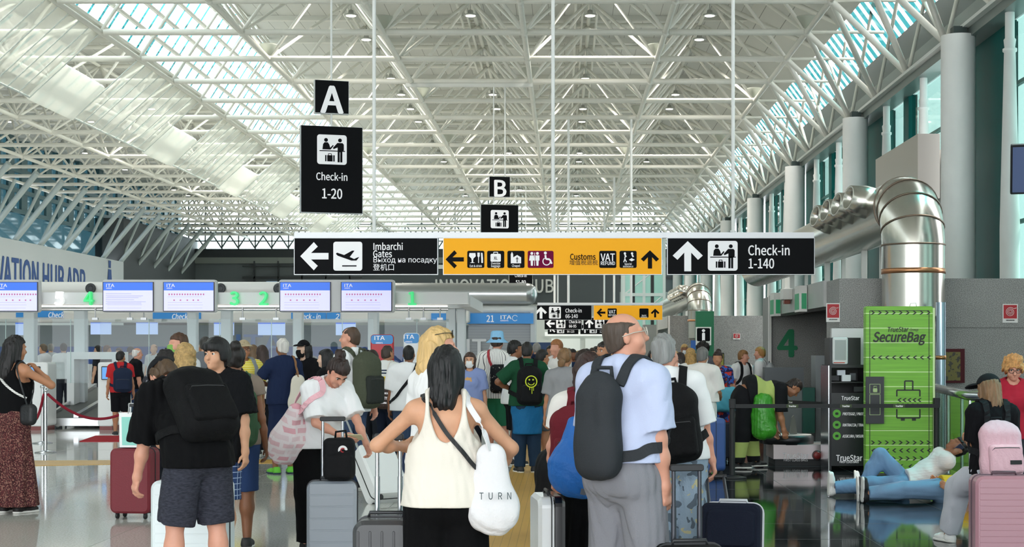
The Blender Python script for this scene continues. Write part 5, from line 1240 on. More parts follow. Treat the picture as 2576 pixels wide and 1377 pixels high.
# counter with printer
d = 20.9; t = thing('service_counter', 'black service counter with open shelves and green round symbols, left of the totem', 'counter', (0, d, 0)); x0, x1 = gx(2086, d), gx(2182, d)
m = MB(); zt = gz(926, d); m.box(x0, x0+.03, 0, .6, 0, zt); m.box(x1-.03, x1, 0, .6, 0, zt); m.box(x0, x1, .55, .6, 0, zt); m.box(x0, x1, 0, .6, zt, zt+.04); m.box(x0+.03, x1-.03, 0, .55, gz(964, d), gz(961, d)); m.build('cabinet', M('202124', .4), t)
m = MB(); m.box(x0-.015, x0, -.01, .6, 0, zt+.03); m.build('steel_edge', CHROME, t)
m = MB(); m.box(x0+.02, x1, -.03, 0, .06, gz(989, d)); fp = m.build('front_panel', M('1d2024', .35), t)
for i, (y, s_) in enumerate(((1041, 'PROTEGGE / PROTECT'), (1069, 'RINTRACCIA / TRACK'), (1097, 'ASSICURA / INSURES'))):
    k = MB(); disc(k, gx(2104, d), gz(y, d), .055, -.036, -.030, 20); sy = k.build('green_symbol', M('63b83c', .4), t); k = MB(); k.rbox(gx(2100, d), gx(2108, d), -.04, -.036, gz(y+3, d), gz(y-3, d), .01); k.build('symbol_mark', M('14201a', .5), sy)
    text(s_, .052, (gx(2118, d), -.034, gz(y, d)), SIGNW, fp, .008, 'LEFT', shear=.2, sx=.8)
text('TrueStar', .075, (gx(2138, d), -.034, gz(1001, d)), SIGNW, fp, .01); text('TrueStar', .11, (gx(2135, d), -.034, gz(1151, d)), SIGNW, fp, .016); text('FIRST CLASS BAGS', .038, (gx(2135, d), -.034, gz(1162, d)), SIGNW, fp, .005)
for (xa, xb, ya, yb, dy, c) in ((2110, 2130, 932, 945, .1, 'dfe3ee'), (2120, 2142, 944, 960, .05, 'e9ebf2'), (2145, 2160, 940, 958, .2, '6a6e76'), (2150, 2176, 974, 986, .05, '2c2e33'), (2095, 2118, 946, 959, .2, '3a3d42')):
    m = MB(); m.box(gx(xa, d), gx(xb, d), d+dy, d+dy+.08, gz(yb, d), gz(ya, d)); tag(m.build('shelf_item', M(c, .5)), {'dfe3ee': 'white paper on the upper counter shelf', 'e9ebf2': 'white card leaning on the upper counter shelf', '6a6e76': 'grey device on the upper counter shelf', '2c2e33': 'black box on the lower counter shelf', '3a3d42': 'dark grey box at the left of the upper counter shelf'}[c], 'item')
t = thing('ticket_printer', 'printer with white door and black side on the service counter', 'printer', (0, d, 0))
m = MB(); m.box(gx(2090, d), gx(2168, d), .08, .5, gz(922, d), gz(850, d)); m.build('body', M('1c1d20', .4), t); m = MB(); m.rbox(gx(2096, d), gx(2134, d), .03, .08, gz(917, d), gz(850, d), .02); dr = m.build('door', M('d9dcdd', .4), t)
m = MB(); m.box(gx(2101, d), gx(2129, d), .022, .03, gz(906, d), gz(856, d)); m.build('door_window', M('9ea7a6', .3), dr); m = MB(); m.box(gx(2098, d), gx(2126, d), .022, .03, gz(914, d), gz(912, d)); m.build('red_line', M('c44a32', .5), dr)
m = MB(); m.box(gx(2096, 21.4), gx(2180, 21.4), 21.505, 21.6, 0, gz(826, 21.4)); tag(m.build('back_panel', M('dddedd', .5)), 'white panel behind the printer on the counter', 'panel')
# wrapping machine
d = 22.0; t = thing('wrapping_machine', 'low steel luggage wrapping machine with a round turntable', 'machine', (0, d, 0)); cx = gx(1985, d)
m = MB(); m.box(gx(1940, d), gx(2084, d), -.25, .55, .09, gz(1117, d)); m.build('base', M('b3a9a8', .35, .5), t); m = MB(); m.box(gx(1945, d), gx(2080, d), -.2, .5, 0, .09); m.build('plinth', M('202224', .6), t)
text('TrueStar', .115, (gx(1995, d), -.256, gz(1143, d)), M('f0f0f2', .4), t, .012); text('FIRST CLASS BAGS', .05, (gx(1995, d), -.256, gz(1154, d)), M('f0f0f2', .4), t, .004)
m = MB(); m.lathe([(.02, 0), (.36, 0), (.36, .11), (.34, .125), (.02, .125)], (cx, .1, gz(1118, d)), 36); m.build('turntable', M('17181a', .4), t); m = MB(); m.lathe([(.33, .126), (.33, .135)], (cx, .1, gz(1118, d)), 36); m.build('table_top', M('cfccc8', .6), t)
m = MB(); m.lathe([(.055, .0), (.055, .02), (.04, .03), (.01, .035)], (gx(2048, d), -.255, gz(1143, d)), 20, (0, -1, 0)); bt = m.build('stop_button', M('8a2a28', .4), t); m = MB(); m.lathe([(.07, 0), (.07, .012), (.06, .014)], (gx(2048, d), -.25, gz(1143, d)), 20, (0, -1, 0)); m.build('button_ring', M('4a3230', .4), bt)
m = MB(); m.poly([(gx(1990, d), gz(1093, d)), (gx(2008, d), gz(1093, d)), (gx(2004, d), gz(1058, d)), (gx(2000, d), gz(1046, d)), (gx(1995, d), gz(1052, d))], d+.1, d+.18); tag(m.build('wrap_cone', M('6d7069', .6)), 'small dark cone standing on the turntable', 'cone')
# grey kiosk group behind
d = 26.5
def slab(nm, lab, cat, x0, x1, y0, y1, d, mat, dep=.3, **kw):
    m = MB(); m.box(gx(x0, d), gx(x1, d), 0, dep, max(0, gz(y1, d)), gz(y0, d)); o = m.build(nm, mat); o.location = (0, d, 0); return tag(o, lab, cat)
slab('kiosk_screen', 'dark grey slanted panel behind the bending worker', 'panel', 1924, 2022, 925, 978, d, M('55595d', .4)); slab('kiosk_cabinet', 'grey cabinet under the slanted panel', 'cabinet', 1930, 2020, 978, 1130, d+.02, M('7d8284', .5), .5)
slab('waste_bin', 'dark green bin beside the grey cabinet', 'bin', 2020, 2050, 976, 1090, d-.1, M('11574b', .4), .4); slab('check_kiosk', 'grey upright kiosk left of the service counter', 'kiosk', 2052, 2092, 895, 1120, d, M('85898c', .45), .5)
slab('display_case', 'lit glass display case behind the two boys', 'case', 1800, 1940, 920, 1000, 36, M('a9cfd4', .2, emit=.1), .6); slab('poster_stand', 'black poster stand with a yellow picture behind the boys', 'stand', 1801, 1822, 888, 1120, 38, M('2b2c22', .4), .1); slab('poster', 'yellow green picture on the black poster stand', 'poster', 1803, 1820, 892, 920, 37.99, M('8d8a3c', .5, emit=.2), .01)
# belts and posts
BELT = M('1a1b1d', .6)
for x, y, lab in ((1842, 1203, 'black belt barrier post in front of the bending worker'), (2356, 1196, 'black belt barrier post right of the green totem')):
    d = gd(y); o = thing('barrier_post', lab, 'post', (gx(x, d), d, 0)); m = MB(); m.lathe([(.02, 0), (.18, 0), (.18, .015), (.08, .03), (.04, .035)], n=24); m.build('base', M('232526', .5), o); m = MB(); m.tube((0, 0, .03), (0, 0, .94), .036, 14); m.build('pole', BELT, o); m = MB(); m.rbox(-.04, .04, -.04, .04, .88, 1.0, .015, 2, 'z'); m.build('belt_head', BELT, o)
def belt(lab, a, c, txts):
    o = thing('barrier_belt', lab, 'belt', (0, 0, 0)); m = MB(); m.path([a, c], 0, flat=(.006, .05), up=(0, 0, 1), cap=True); m.build('strap', BELT, o)
    for s_ in txts:
        p = Vector(a).lerp(Vector(c), s_); k = MB(); k.box(p.x-.075, p.x+.075, p.y-.012, p.y-.008, p.z-.02, p.z+.02); l_ = k.build('strap_label', M('3c4a2a', .6), o); text('TrueStar', .03, (p.x, p.y-.015, p.z), SIGNW, l_, .008)
belt('black barrier belt across the front of the wrapping stand', (gx(1842, 19.6)+.03, 19.6, .91), (gx(2356, 20)-.03, 19.7, .91), (.28, .54, .80))
belt('black barrier belt behind the wrapping machine', (gx(1800, 24), 24, .88), (gx(2086, 21), 21.3, .88), (.72,))
# glass barrier on the right
t = thing('glass_barrier', 'glass barrier with round steel handrail right of the totem', 'barrier', (0, 0, 0)); d = 19.2
m = MB(); m.path([(gx(2352, 21.5), 21.5, 1.10), (gx(2440, d), d, 1.05), (gx(2700, 18.5), 18.5, 1.02)], .06, 14); m.build('handrail', CHROME, t)
m = MB(); m.add([(gx(2352, 21.5), 21.5, .05), (gx(2440, d), d, .05), (gx(2440, d), d, 1.04), (gx(2352, 21.5), 21.5, 1.08)], [(0, 1, 2, 3)]); m.add([(gx(2440, d), d, .05), (gx(2700, 18.5), 18.5, .05), (gx(2700, 18.5), 18.5, 1.0), (gx(2440, d), d, 1.04)], [(0, 1, 2, 3)]); m.build('glass_pane', glass('d8f0d8', .85, .02), t)
for x, dd in ((2385, 20.6), (2440, d), (2420, 19.8)): m = MB(); m.tube((gx(x, dd), dd, 0), (gx(x, dd), dd, 1.04), .02, 8); m.build('upright', CHROME, t)
slab('second_totem', 'lower lime green panel behind the glass barrier', 'panel', 2392, 2480, 985, 1300, 22.3, M('b3e052', .4, var=.1, vs=6, stretch=(.3, 1, 5)), .1)
slab('poster_cabinet', 'dark red cabinet with a yellow poster on the granite wall', 'cabinet', 2374, 2427, 878, 964, 24.85, M('4d1018', .4, spec=.2), .12)
o = slab('safety_poster', 'yellow and black poster inside the red cabinet', 'poster', 2380, 2416, 886, 958, 24.84, M('6b6320', .4, pat=('spots', 14, .56, '2a2712')), .008)
def hose(lab, x, y, w, h, d):
    o = thing('hose_sign', lab, 'sign', (gx(x, d), d-.03, gz(y, d))); k = d/FPX; w *= k/2; h *= k/2
    m = MB(); m.box(-w, w, 0, .03, -h, h); m.build('plate', WHITE, o); m = MB(); m.box(-w*.88, w*.88, -.004, 0, -h*.55, h*.9); p = m.build('red_field', M('b5232c', .5), o)
    m = MB(); r_ = min(w, h)*.62; m.path([(r_*(1-i/52)*math.cos(i*.42+.8), -.006, h*.15+r_*(1-i/52)*math.sin(i*.42+.8)) for i in range(46)], r_*.055, 5); m.path([(r_*.7, -.006, h*.15+r_*.7), (w*.8, -.006, h*.15+r_*.85)], r_*.06, 5); m.build('hose_spiral', WHITE, p)
    text('LANCIA ANTINCENDIO', h*.16, (0, -.004, -h*.72), M('555555', .5), o, .004, sx=.7)
hose('red hose reel sign on the corner of the granite wall', 2095, 787, 34, 47, 25); hose('red hose reel sign on the granite wall at the right edge', 2540, 789, 38, 47, 25); hose('small red hose sign on the far granite wall', 1853, 847, 18, 15, 64.5); hose('small red hose sign near the green 3', 1690, 845, 14, 18, 72.7)
# exit signs and camera on the lintel
for y_, lab in ((28.2, 'green exit box sign on the lintel, nearer one'), (31.6, 'green exit box sign on the lintel, farther one')):
    o = thing('exit_sign', lab, 'sign', (4.37, y_, 2.55)); m = MB(); m.box(-.14, 0, -.28, .28, -.23, .24); m.build('box', WHITE, o); m = MB(); m.box(-.10, -.012, -.292, -.28, -.18, .10); m.build('green_face', M('107a4d', .4, emit=.3), o); m = MB(); m.box(-.146, -.14, -.24, .24, -.19, .1); m.build('green_side', M('107a4d', .4, emit=.3), o)
o = thing('wall_speaker', 'white box with a red lens between the exit signs', 'alarm', (4.30, 30, 2.7)); m = MB(); m.rbox(-.1, .1, -.2, .2, -.1, .12, .03); m.build('box', WHITE, o); m = MB(); m.rbox(-.06, .06, -.1, .1, -.18, -.1, .02); m.build('lens', M('8a3a24', .3), o)
# information pillar
d = 61.8; o = thing('info_pillar', 'green information pillar with a black i sign', 'pillar', (0, d, 0)); m = MB(); m.box(gx(1751, d), gx(1796, d), 0, .4, 0, gz(783, d)); m.build('body', M('15704a', .4), o); m = MB(); m.box(gx(1750, d), gx(1789, d), -.03, 0, gz(869, d), gz(823, d)); p = m.build('sign_plate', WHITE, o); m = MB(); m.rbox(gx(1753, d), gx(1786, d), -.035, -.03, gz(859, d), gz(826, d), .05); m.build('black_field', BLK, p)
text('i', .62, (gx(1769.5, d), -.04, gz(843, d)), SIGNW, p, .05); text('Information', .11, (gx(1769.5, d), -.04, gz(864, d)), BLK, p, .01); m = MB(); m.box(gx(1738, d), gx(1750, d), -.02, .1, 0, gz(857, d)); m.build('blue_strip', M('2a62b0', .4), o)
# metal box and screen high on the right
m = MB(); m.box(8.75, 9.30, 38.4, 43.6, 5.4, 7.0); tag(m.build('metal_hood', M('a9a29a', .4, .5)), 'metal box hood high on the glazed right wall', 'hood')
d = 22; o = thing('wall_screen', 'flight screen tilted down at the right edge', 'screen', (gx(2546, d)+.6, d, gz(425, d)), 0, rot=(.35, .0, -.25)); m = MB(); m.rbox(-.6, .6, 0, .09, -.36, .36, .02); m.build('casing', M('1c1d22', .4), o); m = MB(); m.box(-.57, .57, -.004, 0, -.33, .33); m.build('display', M('4d5a7a', .3, emit=.3), o); m = MB(); m.tube((.1, .1, .1), (.1, .3, 6), .03); m.build('hanger', M('555555', .5), o)
# ---------------------------------------------------------------- the travellers
def P(label, xp, d, yaw, h, **k): return person(label, gx(xp, d), d, yaw, h, **k)
def tee(c, sl=.6, **k): return dict(col=c, sl=sl, **k)
def pants(c, **k): return dict(kind='pants', col=c, **k)
def shorts(c, hem=.5, **k): return dict(kind='shorts', col=c, hem=hem, **k)
NV = .0075
# --- near
man = P('bald-topped man in a light blue shirt looking up, hand in pocket', 1572, 8.1, -40, 1.80, fat=1.1, skin='pink', head=(-42, 12, 0), R='pocket', L=(-.15, .25, 1.12),
    top=tee('c2cbe9', .78, hem=1.0, neck='collar', loose=.022, fold=.006, g=.016), bottom=pants('85858c', wid=1.38, hem=.04, waist=1.03, belt='1c2140', fold=.009), shoes='3a3330', hair=('bald', '4a3d34'), glasses=('c9c4b8', 'on'), vox=NV, feet=((.13, .02), (-.12, -.02)))
backpack('slim dark grey backpack on the man in the light blue shirt', man, M('33363a', .75, bump=.2, bs=150), w=.235, hgt=.50, dep=.15, top=1.43, ph=.012, pocket=M('4c4f4b', .8, bump=.2, bs=150), vox=NV, dx=.0)
lady = P('woman with long black hair in a cream tank top and black trousers, seen from behind', 1122, 7.75, 4, 1.62, sex='f', fat=1.12, skin='light', L=(-.235, .27, 1.20, (-1, -.35, -.5)), R=(.26, .22, 1.04, (1, -.35, -.15)),
    top=dict(col='e9e1d6', sl=0, neck='tank', vneck=1, hem=.90, g=.020, loose=.014, fold=.006), bottom=pants('08080a', wid=1.75, hem=.03, fold=.005), shoes='1a1a1a', hair=('long', '08070a', .17, 1.0), vox=NV, head=(-8, 0, 0))
tt = strap_bag('tote_bag', 'big white cloth tote bag on the shoulder of the woman in the tank top', lady, M('e3e1e4', .85, bump=.25, bs=60), (.235, -.12, .985), (.25, .13, .46), 1, .032, vox=NV, noise=.008, shape='tote', cat='bag')
text('TURN', .05, (.262, -.217, .97), M('4f5a5e', .7), tt, .006, space=1.4)
cb = back_root('shoulder_strap', 'thin black cross-body strap over the back of the tank top', 'strap', lady)
surf_strap('webbing', lady, [(-.125, .02, 1.47), (-.115, -.05, 1.485), (-.08, -.118, 1.43), (0, -.142, 1.30), (.10, -.148, 1.18), (.19, -.09, 1.06)], .022, M('151517', .6), cb); 
P('blond woman in a white lace blouse with sunglasses on her hair, looking right', 1100, 9.7, -55, 1.74, sex='f', skin='pink', head=(-28, 4, 0), top=tee('f0eff0', .75, neck='wide', loose=.02), bottom=pants('17181b', wid=1.3), hair=('bob', 'd2ae74', .12, 1.0), glasses=('1c1a18', 'up'), vox=NV)
P_boy = P('young man in black with a cap bending over the suitcase, big black backpack', 500, 9.9, 40, 1.76, skin='pink', lean=42, head=(10, -28, 0), L=(-.24, .40, .74), R=(.20, .50, .80), feet=((.15, -.03), (-.17, .05)),
    top=tee('0b0b0d', .95, hem=.86, loose=.024, fold=.009), bottom=shorts('3a3b45', .50, wid=1.5, mat=M('34353f', .9, var=.4, vs=120, stretch=(.3, .3, 1)), fold=.006), shoes='e8e6e2', hair=('short', '4d3a28'), cap=('17181c', 'cap'), vox=NV)
bp = backpack('large black backpack on the bending young man with the cap', P_boy, M('0b0b0d', .8, bump=.25, bs=110), w=.36, hgt=.54, dep=.20, top=1.44, vox=NV, sag=.5)
P_teen = P('young person with black fringe and black t-shirt facing the camera', 548, 11.7, 160, 1.69, skin='light', head=(-4, 2, 0), top=tee('131417', .72, hem=.80, loose=.028, fold=.008), bottom=shorts('33476e', .58, wid=1.35, mat=M('31456e', .9, pat=('check', .045, .14, '9fb0cc'))), shoes='eceae6', hair=('mop', '0d0b0d'), vox=NV, face='141012', L='down', R='front')
P6 = P('dark-haired woman with a green backpack behind the teenager in black', 592, 12.6, 15, 1.64, sex='f', skin='brown', top=tee('8a7c70', .2, neck='wide'), bottom=shorts('31456e', .45), hair=('bun', '17110f'), vox=.009, group='travellers')
backpack('dark green backpack beside the teenager in black', P6, M('3c5a40', .8, bump=.2, bs=90), w=.30, hgt=.50, dep=.16, top=1.40, vox=.009, sag=.3, dx=.02)
girl = P('woman in a white t-shirt with a hair bun bending over her phone', 797, 12.5, -138, 1.64, sex='f', fat=1.05, skin='pink', lean=24, head=(-4, -34, 0), R=(.06, .46, 1.0, (.7, -.3, -1)), L=(-.20, .50, .86, (-.7, -.3, -.6)),
    top=tee('f1f0f2', .78, hem=.88, loose=.020, fold=.008), bottom=pants('0a0a0c', wid=1.6, hem=.04), shoes='17171a', hair=('bun', '2a1a15'), vox=NV, face='2a1a15')
ph = girl['hand'][1]; m = MB(); m.rbox(-.075, .075, -.004, .004, -.037, .037, .01); o = tag(m.build('phone', M('d9cfa8', .3)), 'pale phone in the hand of the woman with the hair bun', 'phone'); o.location = ph+Vector((.03, -.0, .03)); o.rotation_euler = (.9, 0, -.3)
pk = strap_bag('tote_bag', 'white bag with pink rectangles hanging from the bending woman in white', girl, M('eddcdf', .8, bump=.2, bs=60, pat=('bricks', 5.5, 'e7a9b4', 'f3e6e8', .62, .36, .075)), (.27, -.02, .99), (.30, .20, .50), 1, .05, strapmat=M('eeb9c2', .8), vox=NV, noise=.012, shape='sack')
nm = P('woman in black tank top and long patterned skirt at the left edge', 34, 15.4, -22, 1.75, sex='f', fat=1.05, skin='tan', head=(-18, -4, 0), R=(.12, .20, 1.42, (1, -.1, -.8)), top=dict(col='0c0c0e', sl=0, neck='tank', hem=.98, g=.010), bottom=dict(kind='skirt', hem=.07, flare=.17, pleat=.012, mat=M('5a2f30', .9, bump=.3, bs=60, pat=('spots', 62, .53, '8a6458', '3a2022'))), shoes='1b1514', hair=('long', '130e0f', .26), vox=.010)
strap_bag('shoulder_bag', 'small black handbag of the woman in the patterned skirt', nm, M('1a1b1e', .5, bump=.15), (.24, -.06, .98), (.17, .09, .20), 1, .014, vox=.010)
cb = back_root('shoulder_strap', 'white beaded strap across the back of the woman in the patterned skirt', 'strap', nm); surf_strap('beads', nm, [(-.13, .0, 1.47), (-.10, -.10, 1.44), (0, -.135, 1.30), (.12, -.12, 1.20), (.19, -.04, 1.14)], .02, M('e9e6e2', .4, pat=('stripes', 2, .016, .3, '8d8a86')), cb, .014)
wb_ = P('woman with brown hair, burgundy backpack and white lace sleeve behind the man in blue', 1480, 9.35, -8, 1.585, sex='f', skin='pink', L=(-.25, .10, .92), top=tee('e9e4df', .5, loose=.015), bottom=dict(kind='skirt', col='0a0a0c', hem=.16, flare=.12), hair=('long', '35211d', .30, 1.05), vox=NV)
backpack('burgundy backpack on the woman behind the man in the light blue shirt', wb_, M('6a1f29', .8, bump=.2, bs=90), w=.34, hgt=.46, dep=.15, top=1.40, vox=NV, dx=-.05)
# blue duffel hanging between them
o = thing('duffel_bag', 'bright blue duffel bag hanging behind the man in the light blue shirt', 'bag', (gx(1452, 8.75), 8.75, 0)); F = Field(0, folds(.006, 14, 5)); F.add(Rc((-.02, 0, 1.10), (-.03, 0, .98), .035, .10), .05); F.add(Rc((-.02, 0, 1.20), (-.02, 0, 1.05), .022, .075), .04); F.add(El((-.01, 0, .93), (.145, .10, .14)), .06); F.add(Rc((-.02, 0, .90), (.10, 0, .86), .105, .085), .05)
blob('bag_body', F, NV, M('1668bd', .55, bump=.3, bs=50), o); m = MB(); m.path([(-.02, -.0, 1.20), (.03, -.02, 1.28), (.085, -.06, 1.42)], 0, flat=(.03, .006), up=(1, 0, 0)); m.build('bag_strap', M('8d939c', .6), o); m = MB(); m.path([(.03, -.098, .80), (.045, -.10, .88), (.055, -.085, .96)], 0, flat=(.03, .006), up=(0, 1, 0)); m.build('side_band', M('4a505a', .6), o)
gw = P('grey-haired woman in a white t-shirt and flowered jeans with a black backpack', 1702, 10.2, -2, 1.71, side=-7, sex='f', fat=1.02, skin='pink', R=(.25, .0, .86), head=(-25, 0, 0), top=tee('efeff0', .9, hem=.92, loose=.02, fold=.007), bottom=pants('9fb2c4', wid=1.35, hem=.1, mat=M('9db0c3', .85, bump=.2, bs=120, pat=('spots', 13, .61, 'c9c29a', '66727f'), var=.12, vs=5)), shoes='d9d7d2', hair=('short', '8d8d8c'), vox=NV, mask=None)
b2 = backpack('black backpack on the grey-haired woman in the white t-shirt', gw, M('0e0e10', .75, bump=.25, bs=90), w=.33, hgt=.50, dep=.17, top=1.41, vox=NV, sag=.2)
P('man with glasses and a white mask behind the grey-haired woman', 1674, 13, -75, 1.62, skin='pink', top=tee('b9b4b0', .6), bottom=pants('3a3d45'), hair=('bald', '6d6660'), mask='eef0f0', glasses=('3a3a3a', 'on'), vox=.010)
sit = P('woman in black cap and t-shirt perched by the pink suitcase', 2508, 12.6, 8, 1.64, sex='f', skin='tan', pel=(0, .05, -.24), lean=8, feet=((.16, .42), (-.24, .50)), L=(-.13, .36, .93, (-.1, -1, -.6)), R=(.16, .36, .93, (.1, -1, -.6)), top=tee('131316', .75, hem=.88, loose=.02), bottom=pants('c9cad3', wid=1.55, hem=.1, cut=.92, fold=.007), shoes='eceae8', hair=('bob', '7d5f42', .16), cap=('191a1d', 'cap', 28), vox=NV, head=(15, -10, 0))
pb, yy, zz = backpack('pale pink backpack on the woman in the black cap', sit, M('e0b6c1', .75, bump=.25, bs=70), w=.36, hgt=.48, dep=.17, top=1.31, dx=-.03, vox=NV, strapmat=M('1b1b1e', .8))
m = MB(); m.box(-.01, .09, yy-.010, yy-.002, zz-.13, zz-.095); m.build('black_label', M('17171a', .6), pb)
P('person with curly blond hair, glasses and red top facing the camera at the right edge', 2548, 14.2, 172, 1.56, sex='f', skin='pink', top=tee('a8283a', .6), bottom=pants('3a3c44'), hair=('curly', 'c9955a'), glasses=('15151a', 'on'), vox=NV, face='8a6038', head=(0, -18, 0))
# --- two people lying on the floor
def lying(x0, d, up=.125): return Matrix.Translation((x0, d, up)) @ Matrix(((0, 0, 1, 0), (1, 0, 0, 0), (0, 1, 0, 0), (0, 0, 0, 1)))
l1 = P('man lying on the floor, one knee up, talking on the phone', 2130, 17.2, 0, 1.72, skin='brown', mat4=lying(gx(2078, 17.2), 17.2), lean=38, feet=((.08, -.04), (-.12, -.03)), foot_z=(.42, .06), knee=((.1, 1, 0), (-.1, 1, 0)), L=(-.11, .37, 1.42, (-.3, -.9, -1), (.3, .35, 1)), R=(.27, .08, .88), top=tee('dcd8d6', .8, loose=.02), bottom=pants('6f8fb0', wid=1.15, waist=1.03), shoes='eae8e4', hair=('short', '0f0c0b'), vox=.009, head=(20, -5, 0))
m = MB(); m.rbox(-.035, .035, -.005, .005, -.07, .07, .01); o = tag(m.build('phone', M('26314a', .3)), 'dark phone held by the man lying on the floor', 'phone'); o.location = l1['Hd'](-.09, .02, -.03); o.rotation_euler = (.4, .8, .3)
P('person in jeans, yellow shirt and black shoes lying on the floor in front', 2170, 16.5, 0, 1.70, skin='tan', mat4=lying(gx(2160, 16.5), 16.5), feet=((.10, -.05), (-.14, -.03)), L=(-.26, .02, .95), R=(.27, .04, .95), top=tee('d9a62f', .8, loose=.02), bottom=pants('7390ae', wid=1.15, waist=1.02), shoes='16171a', shoe_sole='e0dedb', hair=('short', '1a1412'), vox=.009)
# --- the queue
MV = .012
P19 = P('man in a yellow striped t-shirt, cream shorts and beige cap', 612, 20.6, -150, 1.74, fat=1.2, skin='tan', top=dict(sl=.7, hem=.90, loose=.02, mat=M('e6d24f', .85, pat=('stripes', 2, .03, .3, 'f0e69a'))), bottom=shorts('dcd8cb', .40, wid=1.5), shoes='sandal', hair=('short', '8a8178'), cap=('b3a285', 'cap'), glasses=('1a1a1a', 'on'), vox=MV, L='down', R='strap')
backpack('grey backpack on the man in the yellow t-shirt', P19, M('8d9296', .8), w=.30, hgt=.42, dep=.14, top=1.42, vox=MV)
cb = back_root('shoulder_strap', 'black strap over the yellow t-shirt', 'strap', P19); surf_strap('webbing', P19, [(.10, .10, 1.44), (.03, .155, 1.30), (-.08, .19, 1.15), (-.16, .12, 1.02)], .035, M('1a1a1c', .7), cb)
P20 = P('tall woman with cropped white hair in a navy dress and green sneakers', 712, 20.3, 28, 1.77, sex='f', skin='brown', fat=1.08, L=(-.10, .20, 1.14, (-1, -.2, -.2)), top=tee('1f2a47', .6, hem=.9), bottom=dict(kind='skirt', col='1f2a47', hem=.47, flare=.08, pleat=.006, waist=1.08), shoes='69c83a', shoe_sole='3a4a5a', hair=('buzz', 'cfcac4'), vox=MV)
strap_bag('tote_bag', 'cream cloth tote bag of the woman in the navy dress', P20, M('dcd5c6', .85, bump=.2), (.13, -.21, 1.02), (.26, .12, .50), 1, .03, strapmat=M('8a5f38', .6), vox=MV, noise=.008, shape='tote')
P('person in a black cap and black face mask behind the white tote bag', 766, 22, 145, 1.75, skin='pale', top=tee('141418', 1.9), bottom=pants('15151a'), hair=('bob', '141012', .2), cap=('121216', 'cap', 20), mask='141416', vox=MV, head=(-8, 0, 0))
P('woman with long black hair and black top facing left in the queue', 822, 19.4, 75, 1.62, sex='f', skin='pale', top=tee('131316', 1.2), bottom=pants('111114'), hair=('long', '0d0b0e', .26), vox=MV)
P23 = P('tall man with shaved sides in a white t-shirt, olive backpack on his back', 884, 18, 55, 1.88, skin='pink', head=(28, 4, 0), top=tee('efeff1', .7, hem=.84, loose=.022), bottom=pants('3d4b66', wid=1.1), shoes='222226', hair=('buzz', '4a3526'), vox=MV, R=(.24, -.12, .86))
backpack('big olive backpack on the tall man in white', P23, M('4b4f40', .8, bump=.25, bs=60), w=.31, hgt=.58, dep=.20, top=1.47, pocket=M('2c2f2c', .8), vox=MV, sag=.4)
P24 = P('man with shaved head in a yellow, white and navy striped shirt', 973, 22, -32, 1.68, skin='tan', fat=1.1, top=dict(sl=.7, hem=.92, loose=.02, mat=M('e9e9e6', .85, pat=('bands', [(1.20, 1.30, 'e2c22f'), (1.34, 1.36, '23304f'), (1.38, 1.40, '23304f'), (1.05, 1.18, '23304f'), (.8, 1.02, 'e9e9e6')]))), bottom=pants('1d2434'), shoes='e6e4e0', hair=('buzz', '3a2c24'), vox=MV)
vb = strap_bag('shoulder_bag', 'brown bag with white lettering on the hip of the man in the striped shirt', P24, M('3b2a26', .6, bump=.2), (.12, -.20, .98), (.26, .09, .30), 1, .02, strapmat=M('e2ddd6', .6), vox=MV)
for s_, z_, sz in (('SANTA MONICA', 1.06, .036), ('VARSITY', .99, .058), ('CALIFORNIA', .92, .036)): text(s_, sz, (.12, -.252, z_), SIGNW, vb, .012)
P25 = P('man with short black hair in a white t-shirt with a black cross-body strap', 1028, 20, -4, 1.67, skin='brown', fat=1.12, top=tee('efeff0', .8, hem=.88, loose=.03), bottom=shorts('3c4c66', .42, wid=1.3), shoes='303034', hair=('buzz', '0f0d0d'), vox=MV)
cb = back_root('shoulder_strap', 'black strap across the back of the white t-shirt in the queue', 'strap', P25); surf_strap('webbing', P25, [(.12, 0, 1.49), (.11, -.10, 1.43), (.02, -.155, 1.28), (-.12, -.165, 1.10), (-.19, -.06, .98)], .04, M('151517', .7), cb)
P('pale woman with dark hair and a white mask between the queuing men', 938, 25, 150, 1.62, sex='f', skin='pale', top=tee('2b2f3a'), bottom=pants('22252c'), hair=('long', '2a1d1a', .2), mask='eef0f0', vox=.014)
P('woman with dark hair half hidden behind the tall man in white', 925, 27, 95, 1.62, sex='f', skin='light', top=tee('3b3f48'), bottom=pants('22252c'), hair=('bob', '1d1615', .18), vox=.016)
P27 = P('girl with a white mask and a blue printed t-shirt facing the camera', 1182, 22, 176, 1.58, sex='f', skin='light', top=dict(sl=.75, hem=.95, loose=.025, mat=M('8b9bcb', .85, pat=('spots', 7, .64, 'd9a66a'))), bottom=pants('1c1d24'), hair=('bob', '3a251c', .2), mask='f1f1f1', vox=.010, face='2a1c16')
P28 = P('tall man in a light blue bucket hat, white striped shirt and green shorts', 1250, 22.6, -12, 1.87, skin='pink', top=dict(sl=.85, hem=.86, loose=.03, mat=M('eceae6', .85, pat=('angstripes', 34, .16, '3a3d45'))), bottom=shorts('2f7556', .46, wid=1.5), shoes='34363a', hair=('short', '3a2a20'), cap=('8ec2e6', 'bucket'), vox=MV, sock='eeeeee')
strap_bag('waist_bag', 'black patterned bag on the back of the man in the bucket hat', P28, M('16171b', .7, pat=('spots', 30, .66, 'b9b4a6')), (.10, -.21, 1.13), (.26, .13, .38), -1, .035, strapmat=M('a32632', .6), cross=True, vox=MV)
P('young man with black hair in a white t-shirt and black shorts facing right', 1293, 21.9, -80, 1.75, skin='brown', head=(8, 0, 0), top=tee('f0f0f1', .7, loose=.025, hem=.86), bottom=shorts('15161a', .45, wid=1.4), shoes='26262a', hair=('short', '100d0c'), mask=None, vox=MV, sock='efefef')
